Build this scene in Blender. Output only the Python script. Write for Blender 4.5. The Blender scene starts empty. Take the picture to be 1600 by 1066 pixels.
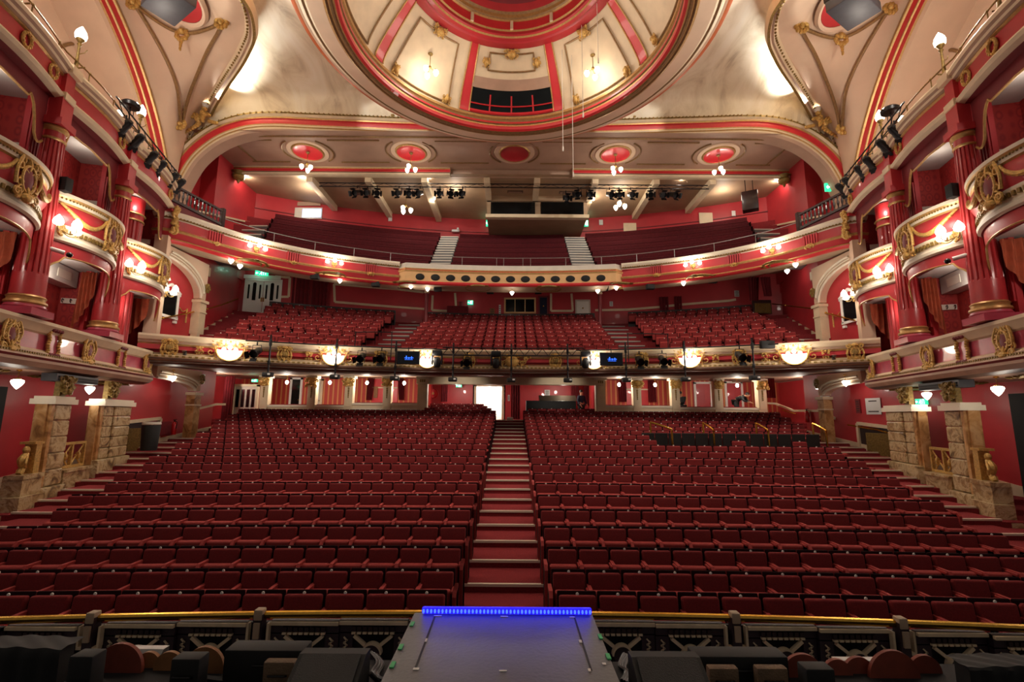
import bpy, bmesh, math, random
from mathutils import Vector as V, Matrix
random.seed(7)
SC = bpy.context.scene
COL = SC.collection
PI = math.pi
# ---------------------------------------------------------------- camera (16.65 mm lens, 1600x1066 frame)
F, PITCH, ROLL, CAM = 740.0, math.radians(8.98), math.radians(0.4), V((0.1, 0.0, 3.2))
cd = bpy.data.cameras.new('camera')
cam = bpy.data.objects.new('camera', cd)
COL.objects.link(cam)
cd.sensor_width = 36.0
cd.lens = 36.0 * F / 1600.0
cd.clip_end = 300
cd.clip_start = 0.05
cam.matrix_world = Matrix.Translation(CAM) @ Matrix.Rotation(PI / 2 + PITCH, 4, 'X') @ Matrix.Rotation(ROLL, 4, 'Z')
SC.camera = cam


def ray(u, v):
    "direction of the sight line through a point of the survey photograph"
    a, b = (u - 800) / F, -(v - 533) / F
    c, s = math.cos(ROLL), math.sin(ROLL)
    a, b = a * c - b * s, b * c + a * s
    return V((a, math.cos(PITCH) - b * math.sin(PITCH), math.sin(PITCH) + b * math.cos(PITCH)))


def pY(u, v, y): d = ray(u, v); return CAM + d * ((y - CAM.y) / d.y)
def pX(u, v, x): d = ray(u, v); return CAM + d * ((x - CAM.x) / d.x)
def pZ(u, v, z): d = ray(u, v); return CAM + d * ((z - CAM.z) / d.z)


def proj(p):
    d = V(p) - CAM
    f = d.y * math.cos(PITCH) + d.z * math.sin(PITCH)
    up = -d.y * math.sin(PITCH) + d.z * math.cos(PITCH)
    if f < .01:
        return -9999, -9999
    a, b = d.x / f, up / f
    c, s = math.cos(ROLL), math.sin(ROLL)
    return 800 + (a * c + b * s) * F, 533 - (b * c - a * s) * F


# ---------------------------------------------------------------- materials
def lin(h):
    h = h.lstrip('#')
    r = []
    for i in (0, 2, 4):
        c = int(h[i:i + 2], 16) / 255
        r.append(c / 12.92 if c <= .04045 else ((c + .055) / 1.055) ** 2.4)
    return (*r, 1)


def mat(name, hx, rough=.5, metal=0, var=.12, scale=3.0, bump=0, bscale=60, spec=.5, emit=0, ehx=None, coat=0):
    m = bpy.data.materials.new(name)
    m.use_nodes = True
    nt = m.node_tree
    b = nt.nodes['Principled BSDF']
    b.inputs['Roughness'].default_value = rough
    b.inputs['Metallic'].default_value = metal
    b.inputs['Specular IOR Level'].default_value = spec
    b.inputs['Coat Weight'].default_value = coat
    c = lin(hx)
    b.inputs['Base Color'].default_value = c
    geo = nt.nodes.new('ShaderNodeNewGeometry')
    if var:
        n = nt.nodes.new('ShaderNodeTexNoise')
        n.inputs['Scale'].default_value = scale
        n.inputs['Detail'].default_value = 4
        nt.links.new(geo.outputs['Position'], n.inputs['Vector'])
        r = nt.nodes.new('ShaderNodeValToRGB')
        r.color_ramp.elements[0].position = .3
        r.color_ramp.elements[1].position = .7
        r.color_ramp.elements[0].color = (c[0] * (1 - var), c[1] * (1 - var), c[2] * (1 - var), 1)
        r.color_ramp.elements[1].color = (min(1, c[0] * (1 + var)), min(1, c[1] * (1 + var)), min(1, c[2] * (1 + var)), 1)
        nt.links.new(n.outputs['Fac'], r.inputs['Fac'])
        nt.links.new(r.outputs['Color'], b.inputs['Base Color'])
    if bump:
        n2 = nt.nodes.new('ShaderNodeTexNoise')
        n2.inputs['Scale'].default_value = bscale
        n2.inputs['Detail'].default_value = 3
        nt.links.new(geo.outputs['Position'], n2.inputs['Vector'])
        bp = nt.nodes.new('ShaderNodeBump')
        bp.inputs['Strength'].default_value = bump
        bp.inputs['Distance'].default_value = .02
        nt.links.new(n2.outputs['Fac'], bp.inputs['Height'])
        nt.links.new(bp.outputs['Normal'], b.inputs['Normal'])
    if emit:
        b.inputs['Emission Color'].default_value = lin(ehx or hx)
        b.inputs['Emission Strength'].default_value = emit
        m.cycles.emission_sampling = 'NONE'
    return m


M = {}
def D(k, *a, **kw): M[k] = mat(k, *a, **kw)
D('red_paint', 'b62e35', .45, var=.10, scale=1.2, coat=.15)
D('red_dark', '762026', .5, var=.14, scale=2)
D('red_bright', 'cc3036', .36, var=.06, coat=.2)
D('red_pink', 'b5485c', .3, var=.12, scale=4, coat=.3)
D('red_column', 'b03034', .36, var=.08, scale=3, coat=.2)
D('red_curtain', '6f0f1a', .85, var=.2, scale=5, bump=.3, bscale=120)
D('carpet', '882e32', .95, var=.22, scale=40, bump=.4, bscale=220, spec=.2)
D('seat_fabric', '7e282a', .9, var=.16, scale=60, bump=.35, bscale=300, spec=.25)
D('seat_edge', 'a63c3a', .7, var=.12, scale=50, spec=.3)
D('seat_shell', '260c10', .9, var=.2, scale=8, spec=.1)
D('bench_fabric', '4e151b', .9, var=.2, scale=12, bump=.3, bscale=120, spec=.2)
D('cream', 'dcc9a8', .55, var=.07, scale=2.5)
D('cream_pale', 'e2d8c2', .55, var=.05, scale=2)
D('cream_pink', 'd9bda2', .85, var=.06, scale=1.1, spec=.15)
D('taupe', 'a88872', .55, var=.1, scale=2)
D('taupe_dark', '5d4638', .5, var=.1, scale=3)
D('moulding', '8f7048', .45, .25, var=.2, scale=9)
D('soffit', 'a89178', .6, var=.1, scale=1.2)
D('ceil_brown', 'b59680', .6, var=.09, scale=1.0)
D('rear_ceiling', 'a88c6e', .65, var=.12, scale=1.0)
D('gold', 'c9a25a', .34, .35, var=.30, scale=22, bump=.5, bscale=70)
D('gold_dark', '8a7038', .42, .3, var=.35, scale=18, bump=.5, bscale=60)
D('gold_line', 'bd965c', .38, .4, var=.15, scale=12)
D('orange_rim', 'c05f22', .4, .2, var=.1, scale=3)
D('brass', 'd3a548', .2, 1.0, var=.12, scale=25)
D('steel', '9a9894', .35, .8, var=.1, scale=12)
D('black', '040405', .7, var=.2, scale=10)
D('black_metal', '121114', .38, .4, var=.2, scale=15)
D('wood_dark', '2a1614', .4, var=.25, scale=9, coat=.3)
D('panel_dark', '2a1a22', .5, var=.2, scale=7)  # shade of the unlit barrier fronts is put into this colour
D('tan_wood', 'd2bd9c', .5, var=.12, scale=9)  # barrier wood lightened to carry the light caught by its top faces
D('drape_orange', 'a04a2c', .8, var=.18, scale=6)
D('terracotta', '7c3626', .6, var=.14, scale=12)
D('ochre_wood', '8a5c34', .6, var=.16, scale=11)
D('tan', 'dcb27c', .5, var=.06)
D('white', 'efebe3', .5, var=.03)
D('offwhite', 'cfc8ba', .55, var=.06)
D('grey_ceiling', 'b9b2ac', .6, var=.06)
D('stage_grey', '5a5858', .48, var=.22, scale=2.2, bump=.15, bscale=40)
D('stage_black', '121014', .8, var=.3, scale=5)
D('case_grey', '141417', .6, var=.2, scale=14, bump=.2, bscale=150)
D('case_tan', '6a543e', .7, var=.2, scale=12, bump=.3, bscale=90)
D('speaker_grey', '3a3a40', .5, var=.12, scale=5)
D('glass_dark', '0e1112', .12, var=.35, scale=2.5)
D('tape_white', 'd8d5cf', .6, var=.04)
D('tape_green', '2fae62', .5, var=.05)
D('skin', 'b98468', .55, var=.05)
D('cloth_navy', '161b33', .85, var=.1, scale=14)
D('cloth_black', '121214', .85, var=.1, scale=14)
D('hair', '1c1310', .6, var=.2, scale=40)
D('plastic_white', 'd9d9d6', .4, var=.03)
D('lamp', 'fff6e6', .3, var=0, emit=7, ehx='fff1dc')
D('lamp_soft', 'fff0d8', .3, var=0, emit=1.1, ehx='ffe8c8')
D('blue_led', '2a4cff', .3, var=0, emit=7, ehx='2035ff')
D('blue_case', '1218a0', .4, var=0, emit=1.3, ehx='2014ff')
D('screen_off', '090b14', .15, var=0)
D('screen_blue', '2c63e0', .3, var=0, emit=1.6, ehx='2f6cff')
D('window_glow', 'b9c8ff', .3, var=0, emit=1.3, ehx='b4c6ff')
D('exit_green', '18a36a', .4, var=0, emit=1.4, ehx='2fd49a')
D('exit_white', 'effff8', .4, var=0, emit=2.5, ehx='e6fff5')
D('corridor', 'f2efe6', .6, var=.02)
D('ink', '3a3030', .6, var=0)
D('exting', 'c3161c', .25, var=.03, coat=.5)


def pattern(name, base, build):
    m = mat(name, base, .6, var=0)
    nt = m.node_tree
    build(nt, nt.nodes['Principled BSDF'], nt.nodes.new)
    M[name] = m


def ramp(nt, stops):
    r = nt.nodes.new('ShaderNodeValToRGB')
    e = r.color_ramp.elements
    e[0].position, e[0].color = stops[0][0], lin(stops[0][1])
    e[1].position, e[1].color = stops[-1][0], lin(stops[-1][1])
    for p, h in stops[1:-1]:
        k = e.new(p)
        k.color = lin(h)
    return r


def _marble(nt, b, N):
    g = N('ShaderNodeNewGeometry')
    n = N('ShaderNodeTexNoise')
    n.inputs['Scale'].default_value = 1.6
    n.inputs['Detail'].default_value = 9
    n.inputs['Roughness'].default_value = .68
    n.inputs['Distortion'].default_value = 1.9
    r = ramp(nt, [(.26, '2e241a'), (.38, '7a6044'), (.45, 'b09468'), (.53, 'cdbb94'), (.60, '8a683e'), (.66, 'b89c6e'), (.78, '5a4630')])
    nt.links.new(g.outputs['Position'], n.inputs['Vector'])
    nt.links.new(n.outputs['Fac'], r.inputs['Fac'])
    nt.links.new(r.outputs['Color'], b.inputs['Base Color'])
    b.inputs['Roughness'].default_value = .3
pattern('marble', 'b59a72', _marble)


def _marble2(nt, b, N):
    g = N('ShaderNodeNewGeometry')
    n = N('ShaderNodeTexNoise')
    n.inputs['Scale'].default_value = 2.6
    n.inputs['Detail'].default_value = 7
    n.inputs['Distortion'].default_value = 1.2
    r = ramp(nt, [(.3, '7a4f28'), (.48, 'b98a54'), (.62, 'd0a878'), (.75, '9a6a3a')])
    nt.links.new(g.outputs['Position'], n.inputs['Vector'])
    nt.links.new(n.outputs['Fac'], r.inputs['Fac'])
    nt.links.new(r.outputs['Color'], b.inputs['Base Color'])
    b.inputs['Roughness'].default_value = .3
pattern('marble_tan', 'b98a54', _marble2)


def _cloud(nt, b, N):
    g = N('ShaderNodeNewGeometry')
    mp = N('ShaderNodeMapping')
    mp.inputs['Rotation'].default_value = (0, 0, .7)
    mp.inputs['Scale'].default_value = (.55, .22, .4)
    n = N('ShaderNodeTexNoise')
    n.inputs['Scale'].default_value = 1.25
    n.inputs['Detail'].default_value = 7
    n.inputs['Roughness'].default_value = .6
    n.inputs['Distortion'].default_value = 1.3
    r = ramp(nt, [(.30, 'b4a288'), (.44, 'dacdb2'), (.55, 'e8dec6'), (.72, 'f0e9d8')])
    nt.links.new(g.outputs['Position'], mp.inputs['Vector'])
    nt.links.new(mp.outputs['Vector'], n.inputs['Vector'])
    nt.links.new(n.outputs['Fac'], r.inputs['Fac'])
    nt.links.new(r.outputs['Color'], b.inputs['Base Color'])
pattern('cloud_paint', 'd8ccb0', _cloud)


def _damask(nt, b, N):
    g = N('ShaderNodeNewGeometry')
    mp = N('ShaderNodeMapping')
    mp.inputs['Scale'].default_value = (3.2, 3.2, 2.0)
    vo = N('ShaderNodeTexVoronoi')
    vo.inputs['Scale'].default_value = 1.6
    vo.inputs['Randomness'].default_value = .12
    r = ramp(nt, [(.12, '8a1c20'), (.26, 'aa3028'), (.40, '861a1e'), (.55, '9e2a26')])
    nt.links.new(g.outputs['Position'], mp.inputs['Vector'])
    nt.links.new(mp.outputs['Vector'], vo.inputs['Vector'])
    nt.links.new(vo.outputs['Distance'], r.inputs['Fac'])
    nt.links.new(r.outputs['Color'], b.inputs['Base Color'])
pattern('damask', '961d1d', _damask)


def _stripe(nt, b, N):
    g = N('ShaderNodeNewGeometry')
    w = N('ShaderNodeTexWave')
    w.bands_direction = 'X'
    w.inputs['Scale'].default_value = 1.15
    w.inputs['Distortion'].default_value = .15
    r = ramp(nt, [(.2, 'b83a30'), (.55, 'b23027'), (.72, 'c4603c'), (.95, 'd08a52')])
    nt.links.new(g.outputs['Position'], w.inputs['Vector'])
    nt.links.new(w.outputs['Fac'], r.inputs['Fac'])
    nt.links.new(r.outputs['Color'], b.inputs['Base Color'])
pattern('stripe_paper', 'b23027', _stripe)


# ---------------------------------------------------------------- mesh builder
MIR = [1]          # +1 builds as written (left-hand side of the house), -1 mirrors across the house's centre line
KIDS = {}          # children of every parent, for copying
WL = {}            # world location of everything that can be a parent


class MB:
    def __init__(s): s.v, s.f, s.m = [], [], []

    def add(s, vs, fs, m=0):
        o = len(s.v)
        s.v += [tuple(p) for p in vs]
        s.f += [tuple(i + o for i in f) for f in fs]
        s.m += [m] * len(fs) if not isinstance(m, list) else m
        return s

    def box(s, x0, x1, y0, y1, z0, z1, m=0):
        return s.add([(x0, y0, z0), (x1, y0, z0), (x1, y1, z0), (x0, y1, z0), (x0, y0, z1), (x1, y0, z1), (x1, y1, z1), (x0, y1, z1)],
                     [(0, 3, 2, 1), (4, 5, 6, 7), (0, 1, 5, 4), (1, 2, 6, 5), (2, 3, 7, 6), (3, 0, 4, 7)], m)

    def obox(s, c, a, b, d, m=0):
        "box about c with half vectors a, b, d"
        c, a, b, d = V(c), V(a), V(b), V(d)
        P = [c + a * i + b * j + d * k for k in (-1, 1) for i, j in ((-1, -1), (1, -1), (1, 1), (-1, 1))]
        return s.add(P, [(0, 3, 2, 1), (4, 5, 6, 7), (0, 1, 5, 4), (1, 2, 6, 5), (2, 3, 7, 6), (3, 0, 4, 7)], m)

    def bar(s, p, q, w, h, m=0, up=(0, 0, 1)):
        p, q = V(p), V(q)
        t = (q - p)
        L = t.length
        t.normalize()
        x = t.cross(V(up))
        if x.length < 1e-4:
            x = V((1, 0, 0))
        x.normalize()
        z = x.cross(t)
        return s.obox((p + q) / 2, t * (L / 2), x * (w / 2), z * (h / 2), m)

    def tube(s, path, r, n=8, m=0, closed=False, caps=True):
        P = [V(p) for p in path]
        N = len(P)
        R = r if isinstance(r, (list, tuple)) else [r] * N
        ref = None
        vs = []
        for i in range(N):
            a = P[i - 1] if (i > 0 or closed) else P[i]
            b = P[(i + 1) % N] if (i < N - 1 or closed) else P[i]
            t = (b - a)
            t = t.normalized() if t.length > 1e-9 else V((0, 0, 1))
            if ref is None:
                ref = V((0, 0, 1)) if abs(t.z) < .9 else V((1, 0, 0))
            x = ref - t * ref.dot(t)
            if x.length < 1e-6:
                x = t.orthogonal()
            x.normalize()
            ref = x
            y = t.cross(x)
            for k in range(n):
                an = 2 * PI * k / n
                vs.append(P[i] + (x * math.cos(an) + y * math.sin(an)) * R[i])
        fs = []
        for i in range(N if closed else N - 1):
            j = (i + 1) % N
            for k in range(n):
                l = (k + 1) % n
                fs.append((i * n + k, i * n + l, j * n + l, j * n + k))
        if caps and not closed:
            fs.append(tuple(range(n))[::-1])
            fs.append(tuple((N - 1) * n + k for k in range(n)))
        return s.add(vs, fs, m)

    def lathe(s, prof, c=(0, 0, 0), n=16, m=0, ms=None, Mx=None, a0=0.0, a1=2 * PI):
        full = abs(a1 - a0 - 2 * PI) < 1e-6
        cols = n if full else n + 1
        c = V(c)
        vs = []
        for r, z in prof:
            for k in range(cols):
                a = a0 + (a1 - a0) * k / n
                p = V((r * math.cos(a), r * math.sin(a), z))
                vs.append((Mx @ p if Mx else p) + c)
        fs, mm = [], []
        for i in range(len(prof) - 1):
            for k in range(n):
                l = (k + 1) % cols
                fs.append((i * cols + k, i * cols + l, (i + 1) * cols + l, (i + 1) * cols + k))
                mm.append(ms[i] if ms else m)
        return s.add(vs, fs, mm)

    def ell(s, c, rx, ry, rz, m=0, nu=10, nv=6, Mx=None):
        c = V(c)
        vs, fs = [], []
        for j in range(nv + 1):
            th = PI * j / nv
            for k in range(nu):
                a = 2 * PI * k / nu
                p = V((rx * math.sin(th) * math.cos(a), ry * math.sin(th) * math.sin(a), rz * math.cos(th)))
                vs.append((Mx @ p if Mx else p) + c)
        for j in range(nv):
            for k in range(nu):
                l = (k + 1) % nu
                fs.append((j * nu + k, (j + 1) * nu + k, (j + 1) * nu + l, j * nu + l))
        return s.add(vs, fs, m)

    def sweep(s, path, prof, ms=None, m=0, closed=False, side=1, caps=True, ring=False):
        "profile points (outward, height) carried along a path; outward = path direction x up, times side"
        P = [V(p) for p in path]
        N, K = len(P), len(prof)
        vs = []
        for i in range(N):
            def nrm(a, b):
                t = b - a
                t.z = 0
                t.normalize()
                return V((t.y, -t.x, 0)) * side
            if closed or 0 < i < N - 1:
                n1, n2 = nrm(P[i - 1], P[i]), nrm(P[i], P[(i + 1) % N])
                n0 = n1 + n2
                n0.normalize()
                n0 = n0 / max(.35, n0.dot(n1))
            else:
                n0 = nrm(P[0], P[1]) if i == 0 else nrm(P[-2], P[-1])
            for o, z in prof:
                vs.append(P[i] + n0 * o + V((0, 0, z)))
        fs, mm = [], []
        KK = K if ring else K - 1
        for i in range(N if closed else N - 1):
            j = (i + 1) % N
            for k in range(KK):
                l = (k + 1) % K
                fs.append((i * K + k, j * K + k, j * K + l, i * K + l) if side > 0 else (i * K + k, i * K + l, j * K + l, j * K + k))
                mm.append(ms[k] if ms else m)
        if caps and not closed:
            fs.append(tuple(range(K)))
            fs.append(tuple((N - 1) * K + k for k in range(K))[::-1])
            mm += [mm[0], mm[0]]
        return s.add(vs, fs, mm)

    def grid(s, fn, nu, nv, m=0, flip=False):
        vs = [fn(i / nu, j / nv) for i in range(nu + 1) for j in range(nv + 1)]
        fs = []
        for i in range(nu):
            for j in range(nv):
                q = (i * (nv + 1) + j, (i + 1) * (nv + 1) + j, (i + 1) * (nv + 1) + j + 1, i * (nv + 1) + j + 1)
                fs.append(q[::-1] if flip else q)
        return s.add(vs, fs, m)

    def slab(s, fn, nu, nv, th, m=0):
        "a curved sheet with thickness th (a vector)"
        th = V(th)
        s.grid(fn, nu, nv, m)
        s.grid(lambda a, b: V(fn(a, b)) + th, nu, nv, m, True)
        for e in (0, 1):
            s.grid(lambda a, b: V(fn(e, a)) + th * b, nv, 1, m, e == 1)
            s.grid(lambda a, b: V(fn(a, e)) + th * b, nu, 1, m, e == 0)
        return s

    def poly(s, pts, th, m=0):
        "flat outline pts extruded by the vector th"
        n = len(pts)
        th = V(th)
        P = [V(p) for p in pts]
        fs = [tuple(range(n))[::-1], tuple(range(n, 2 * n))] + [(i, (i + 1) % n, n + (i + 1) % n, n + i) for i in range(n)]
        return s.add(P + [p + th for p in P], fs, m)

    def rbox(s, c, sx, sy, sz, r, m=0, seg=2, Mx=None):
        bm = bmesh.new()
        bmesh.ops.create_cube(bm, size=1)
        for q in bm.verts:
            q.co = V((q.co.x * sx, q.co.y * sy, q.co.z * sz))
        bmesh.ops.bevel(bm, geom=list(bm.edges), offset=r, segments=seg, affect='EDGES', profile=.5)
        bm.verts.index_update()
        c = V(c)
        vs = [(Mx @ q.co if Mx else q.co) + c for q in bm.verts]
        fs = [tuple(q.index for q in f.verts) for f in bm.faces]
        bm.free()
        return s.add(vs, fs, m)

    def xf(s, Mx):
        s.v = [tuple(Mx @ V(p)) for p in s.v]
        return s

    def join(s, o, Mx=None, dm=0):
        return s.add([Mx @ V(p) if Mx else p for p in o.v], o.f, [k + dm for k in o.m])

    def build(s, name, mats, parent=None, smooth=35, local=False):
        me = bpy.data.meshes.new(name)
        vs, fs = s.v, s.f
        if MIR[0] < 0 and not local:
            vs = [(-p[0], p[1], p[2]) for p in vs]
            fs = [f[::-1] for f in fs]
        o = bpy.data.objects.new(name, me)
        base = WL.get(parent.name, V((0, 0, 0))) if parent else V((0, 0, 0))
        if parent and not local:
            vs = [(p[0] - base.x, p[1] - base.y, p[2] - base.z) for p in vs]
        me.from_pydata(vs, [], fs)
        mats = mats if isinstance(mats, (list, tuple)) else [mats]
        for k in mats:
            me.materials.append(M[k] if isinstance(k, str) else k)
        me.polygons.foreach_set('material_index', s.m)
        bm = bmesh.new()
        bm.from_mesh(me)
        bmesh.ops.recalc_face_normals(bm, faces=bm.faces) if not getattr(s, 'open', False) else None
        bm.to_mesh(me)
        bm.free()
        if smooth:
            me.polygons.foreach_set('use_smooth', [True] * len(me.polygons))
            me.set_sharp_from_angle(angle=math.radians(smooth))
        me.update()
        COL.objects.link(o)
        if parent:
            o.parent = parent
            KIDS.setdefault(parent.name, []).append(o)
        WL[o.name] = base.copy()
        return o


def tag(o, label, cat=None, group=None, kind=None):
    if label: o['label'] = label
    if cat: o['category'] = cat
    if group: o['group'] = group
    if kind: o['kind'] = kind
    return o


def thing(name, label, cat, loc=(0, 0, 0), group=None, kind=None):
    o = bpy.data.objects.new(name, None)
    COL.objects.link(o)
    l = V(loc)
    if MIR[0] < 0: l.x = -l.x
    o.location = l
    o.empty_display_size = .1
    WL[o.name] = l.copy()
    return tag(o, label, cat, group, kind)


def copy_tree(o, parent=None):
    c = o.copy()
    COL.objects.link(c)
    c.parent = parent
    for ch in KIDS.get(o.name, ()):
        copy_tree(ch, c)
    return c


def put(proto, first, loc, rz=0, label=None, group=None, scale=None, rot=None):
    o = proto if first else copy_tree(proto)
    o.location = loc
    o.rotation_euler = rot if rot else (0, 0, rz)
    if scale: o.scale = scale if isinstance(scale, (tuple, list)) else (scale,) * 3
    if label: o['label'] = label
    if group: o['group'] = group
    WL[o.name] = V(loc)
    return o


def struct(o, label=None, cat=None):
    o['kind'] = 'structure'
    if label: o['label'] = label
    if cat: o['category'] = cat
    return o


def lightpt(name, loc, energy, color=(1, .89, .76), r=.15, parent=None):
    l = bpy.data.lights.new(name, 'POINT')
    l.energy, l.color, l.shadow_soft_size = energy, color, r
    o = bpy.data.objects.new(name, l)
    COL.objects.link(o)
    o.location = loc
    if parent:
        o.parent = parent
        KIDS.setdefault(parent.name, []).append(o)
    return o


def spot(name, loc, target, energy, color=(1, .9, .78), size=60, blend=.6, r=.1):
    l = bpy.data.lights.new(name, 'SPOT')
    l.energy, l.color, l.spot_size, l.spot_blend, l.shadow_soft_size = energy, color, math.radians(size), blend, r
    o = bpy.data.objects.new(name, l)
    COL.objects.link(o)
    o.location = loc
    o.rotation_euler = (V(target) - V(loc)).to_track_quat('-Z', 'Y').to_euler()
    return o


def cr(pts, n=8, closed=False):
    "Catmull-Rom through points"
    P = [V(p) for p in pts]
    N = len(P)
    out = []
    for i in range(N if closed else N - 1):
        if closed:
            a, b, c, d = P[i - 1], P[i], P[(i + 1) % N], P[(i + 2) % N]
        else:
            b, c = P[i], P[i + 1]
            a = P[i - 1] if i else b * 2 - c
            d = P[i + 2] if i + 2 < N else c * 2 - b
        for k in range(n):
            t = k / n
            out.append(.5 * ((2 * b) + (c - a) * t + (2 * a - 5 * b + 4 * c - d) * t * t + (3 * b - a - 3 * c + d) * t ** 3))
    if not closed: out.append(P[-1])
    return out


def spiral(c, r0, turns, a0, sgn=1, n=16):
    "scroll in the local x-z plane"
    out = []
    for k in range(n + 1):
        t = k / n
        a = a0 + sgn * turns * 2 * PI * t
        r = r0 * (1 - .85 * t)
        out.append(V((c[0] + r * math.cos(a), c[1], c[2] + r * math.sin(a))))
    return out


def frame_mx(o, xd, out):
    "local x along xd, local -y outwards, z up"
    x = V(xd).normalized()
    y = -V(out).normalized()
    z = x.cross(y).normalized()
    return Matrix.Translation(V(o)) @ Matrix((x, y, z)).transposed().to_4x4()


def scrollwork(seed, w, h, m=0, d=.05, th=None, n=7):
    "symmetric gilt scrolls and leaves inside w x h, in the local x-z plane standing out towards -y"
    rnd = random.Random(seed)
    mb = MB()
    th = th or min(w, h) * .045
    for k in range(n):
        x, z = rnd.uniform(.1, .42) * w, rnd.uniform(-.42, .42) * h
        r = rnd.uniform(.1, .2) * min(w, h)
        a = rnd.uniform(0, 6.28)
        for sg in (-1, 1):
            p = spiral((sg * x, -d * rnd.uniform(.5, 1), z), r, 1.15, a if sg > 0 else PI - a, sg, 12)
            mb.tube(p, [th * (1 - .5 * i / 12) for i in range(13)], 5, m)
        lx, lz, la = rnd.uniform(.05, .4) * w, rnd.uniform(-.4, .45) * h, rnd.uniform(-.9, .9)
        for sg in (-1, 1):
            mb.ell((sg * lx, -d * .6, lz), th * 1.1, d * .6, r * .9, m, 6, 4, Matrix.Rotation(sg * la, 3, 'Y'))
    mb.ell((0, -d * .6, h * .3), th * 2.2, d, h * .16, m, 7, 5)
    mb.ell((0, -d * .5, -h * .3), th * 1.8, d * .8, h * .18, m, 7, 5)
    return mb


def ring_xz(c, rx, rz, t, m=0, n=20, k=6):
    mb = MB()
    mb.tube([V((c[0] + rx * math.cos(a), c[1], c[2] + rz * math.sin(a))) for a in [2 * PI * i / n for i in range(n)]], t, k, m, True)
    return mb


ORD = 'zeroth first second third fourth fifth sixth seventh eighth ninth tenth eleventh twelfth thirteenth fourteenth fifteenth sixteenth seventeenth eighteenth nineteenth twentieth twenty-first twenty-second twenty-third twenty-fourth twenty-fifth'.split()

# ================================================================ stalls: raked floor, aisle, seats
RAKE = .147
def fz(y): return max(.17, RAKE * (y - 6.2))
def bow(x): return -x * x / 220
PITCHY = .87
def rowy(i): return 6.15 + PITCHY * i
def rowz(i): return (.17, .16, .235)[i] if i < 3 else .36 + .128 * (i - 3)
def xend(y): return 8.8 if y < 9.5 else 8.77 + .30 * (y - 9.5)

mb = MB()
XS = [-15.4, -12, -9, -6, -3, 0, 3, 6, 9, 12, 15.4]
prev = None
def frow(y, z): return [V((x, y + bow(x), z)) for x in XS]
tiers = [(4.2, .16)] + [(rowy(i) - .29, rowz(i)) for i in range(2, 24)] + [(26.2, 2.95)]
for k, (y, z) in enumerate(tiers):
    y2 = tiers[k + 1][0] if k + 1 < len(tiers) else 31.5
    z2 = tiers[k + 1][1] if k + 1 < len(tiers) else z
    a, b = frow(y, z), frow(y2, z)
    c = frow(y2, z2)
    n = len(XS)
    mb.add(a + b + c, [(i, i + 1, n + i + 1, n + i) for i in range(n - 1)] + [(n + i, n + i + 1, 2 * n + i + 1, 2 * n + i) for i in range(n - 1)])
struct(mb.build('floor', 'carpet', smooth=0))

# central aisle staircase: one carpeted step with a pale nosing per row
st = thing('aisle_staircase', 'long red carpeted central aisle stairs with pale nosings climbing between the stalls seats', 'stairs', (0, 8.4, .2))
for k in range(-2, 21):
    y = 8.42 + .87 * k
    z = max(.2, RAKE * (y + .2 - 6.2) + .07)
    hw = .70 if k < 18 else .95
    s_ = MB()
    s_.box(-hw, hw, y, y + .88, z - .14, z)
    so = s_.build('step', 'carpet', st, smooth=0)
    n_ = MB()
    n_.box(-hw, hw, y - .012, y + .05, z - .035, z + .008)
    n_.build('nosing', 'cream_pale', so, smooth=0)

# ---- one tip-up seat, facing the stage (-y); the origin is on the floor under the backrest
def make_seat():
    t = thing('theatre_seat', 'seat', 'seat')
    tilt = Matrix.Rotation(-.13, 3, 'X')
    mb = MB()
    mb.rbox((0, -.035, .715), .445, .085, .36, .028, 0, 3, tilt)
    mb.build('backrest', 'seat_fabric', t, local=True)
    mb = MB()
    mb.rbox((0, .03, .605), .478, .035, .63, .016, 0, 2, tilt)
    mb.build('back_shell', 'seat_shell', t, local=True)
    mb = MB()
    mb.lathe([(0, .004), (.017, .004), (.019, 0), (.019, -.006)], (0, -.016, .906), 10, 0, None, Matrix.Rotation(PI / 2, 3, 'X'))
    mb.build('number_plate', 'white', t, local=True)
    mb = MB()
    mb.rbox((0, -.175, .545), .43, .11, .36, .04, 0, 3, Matrix.Rotation(.16, 3, 'X'))
    mb.build('tip_up_seat', 'seat_edge', t, local=True)
    mb = MB()
    mb.rbox((.245, -.20, .715), .055, .20, .045, .016, 0, 2)
    mb.build('armrest', 'seat_edge', t, local=True)
    mb = MB()
    mb.poly([(.232, -.27, .66), (.232, -.05, .70), (.232, .02, .70), (.232, .03, 0), (.232, -.24, 0), (.232, -.16, .30)], (.026, 0, 0))
    mb.box(.215, .275, -.27, .05, 0, .03)
    mb.build('side_frame', 'black_metal', t, local=True)
    return t


def seat_lowpoly(mb, x, y, z, rz):
    "the same seat, lighter, for the mass at the back"
    q = Matrix.Translation((x, y, z)) @ Matrix.Rotation(rz, 4, 'Z')
    for o in LOW:
        mb.join(o, q)


def low_seat():
    tilt = Matrix.Rotation(-.13, 3, 'X')
    a = MB()
    a.rbox((0, -.035, .715), .445, .085, .36, .028, 0, 1, tilt)
    a.rbox((0, .03, .605), .478, .035, .63, .014, 1, 1, tilt)
    a.box(-.018, .018, -.026, -.008, .888, .924, 2)
    a.rbox((0, -.175, .545), .43, .11, .36, .035, 3, 1, Matrix.Rotation(.16, 3, 'X'))
    a.box(.217, .272, -.32, -.06, .695, .735, 3)
    a.box(.232, .258, -.26, .03, 0, .64, 1)
    return a


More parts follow.
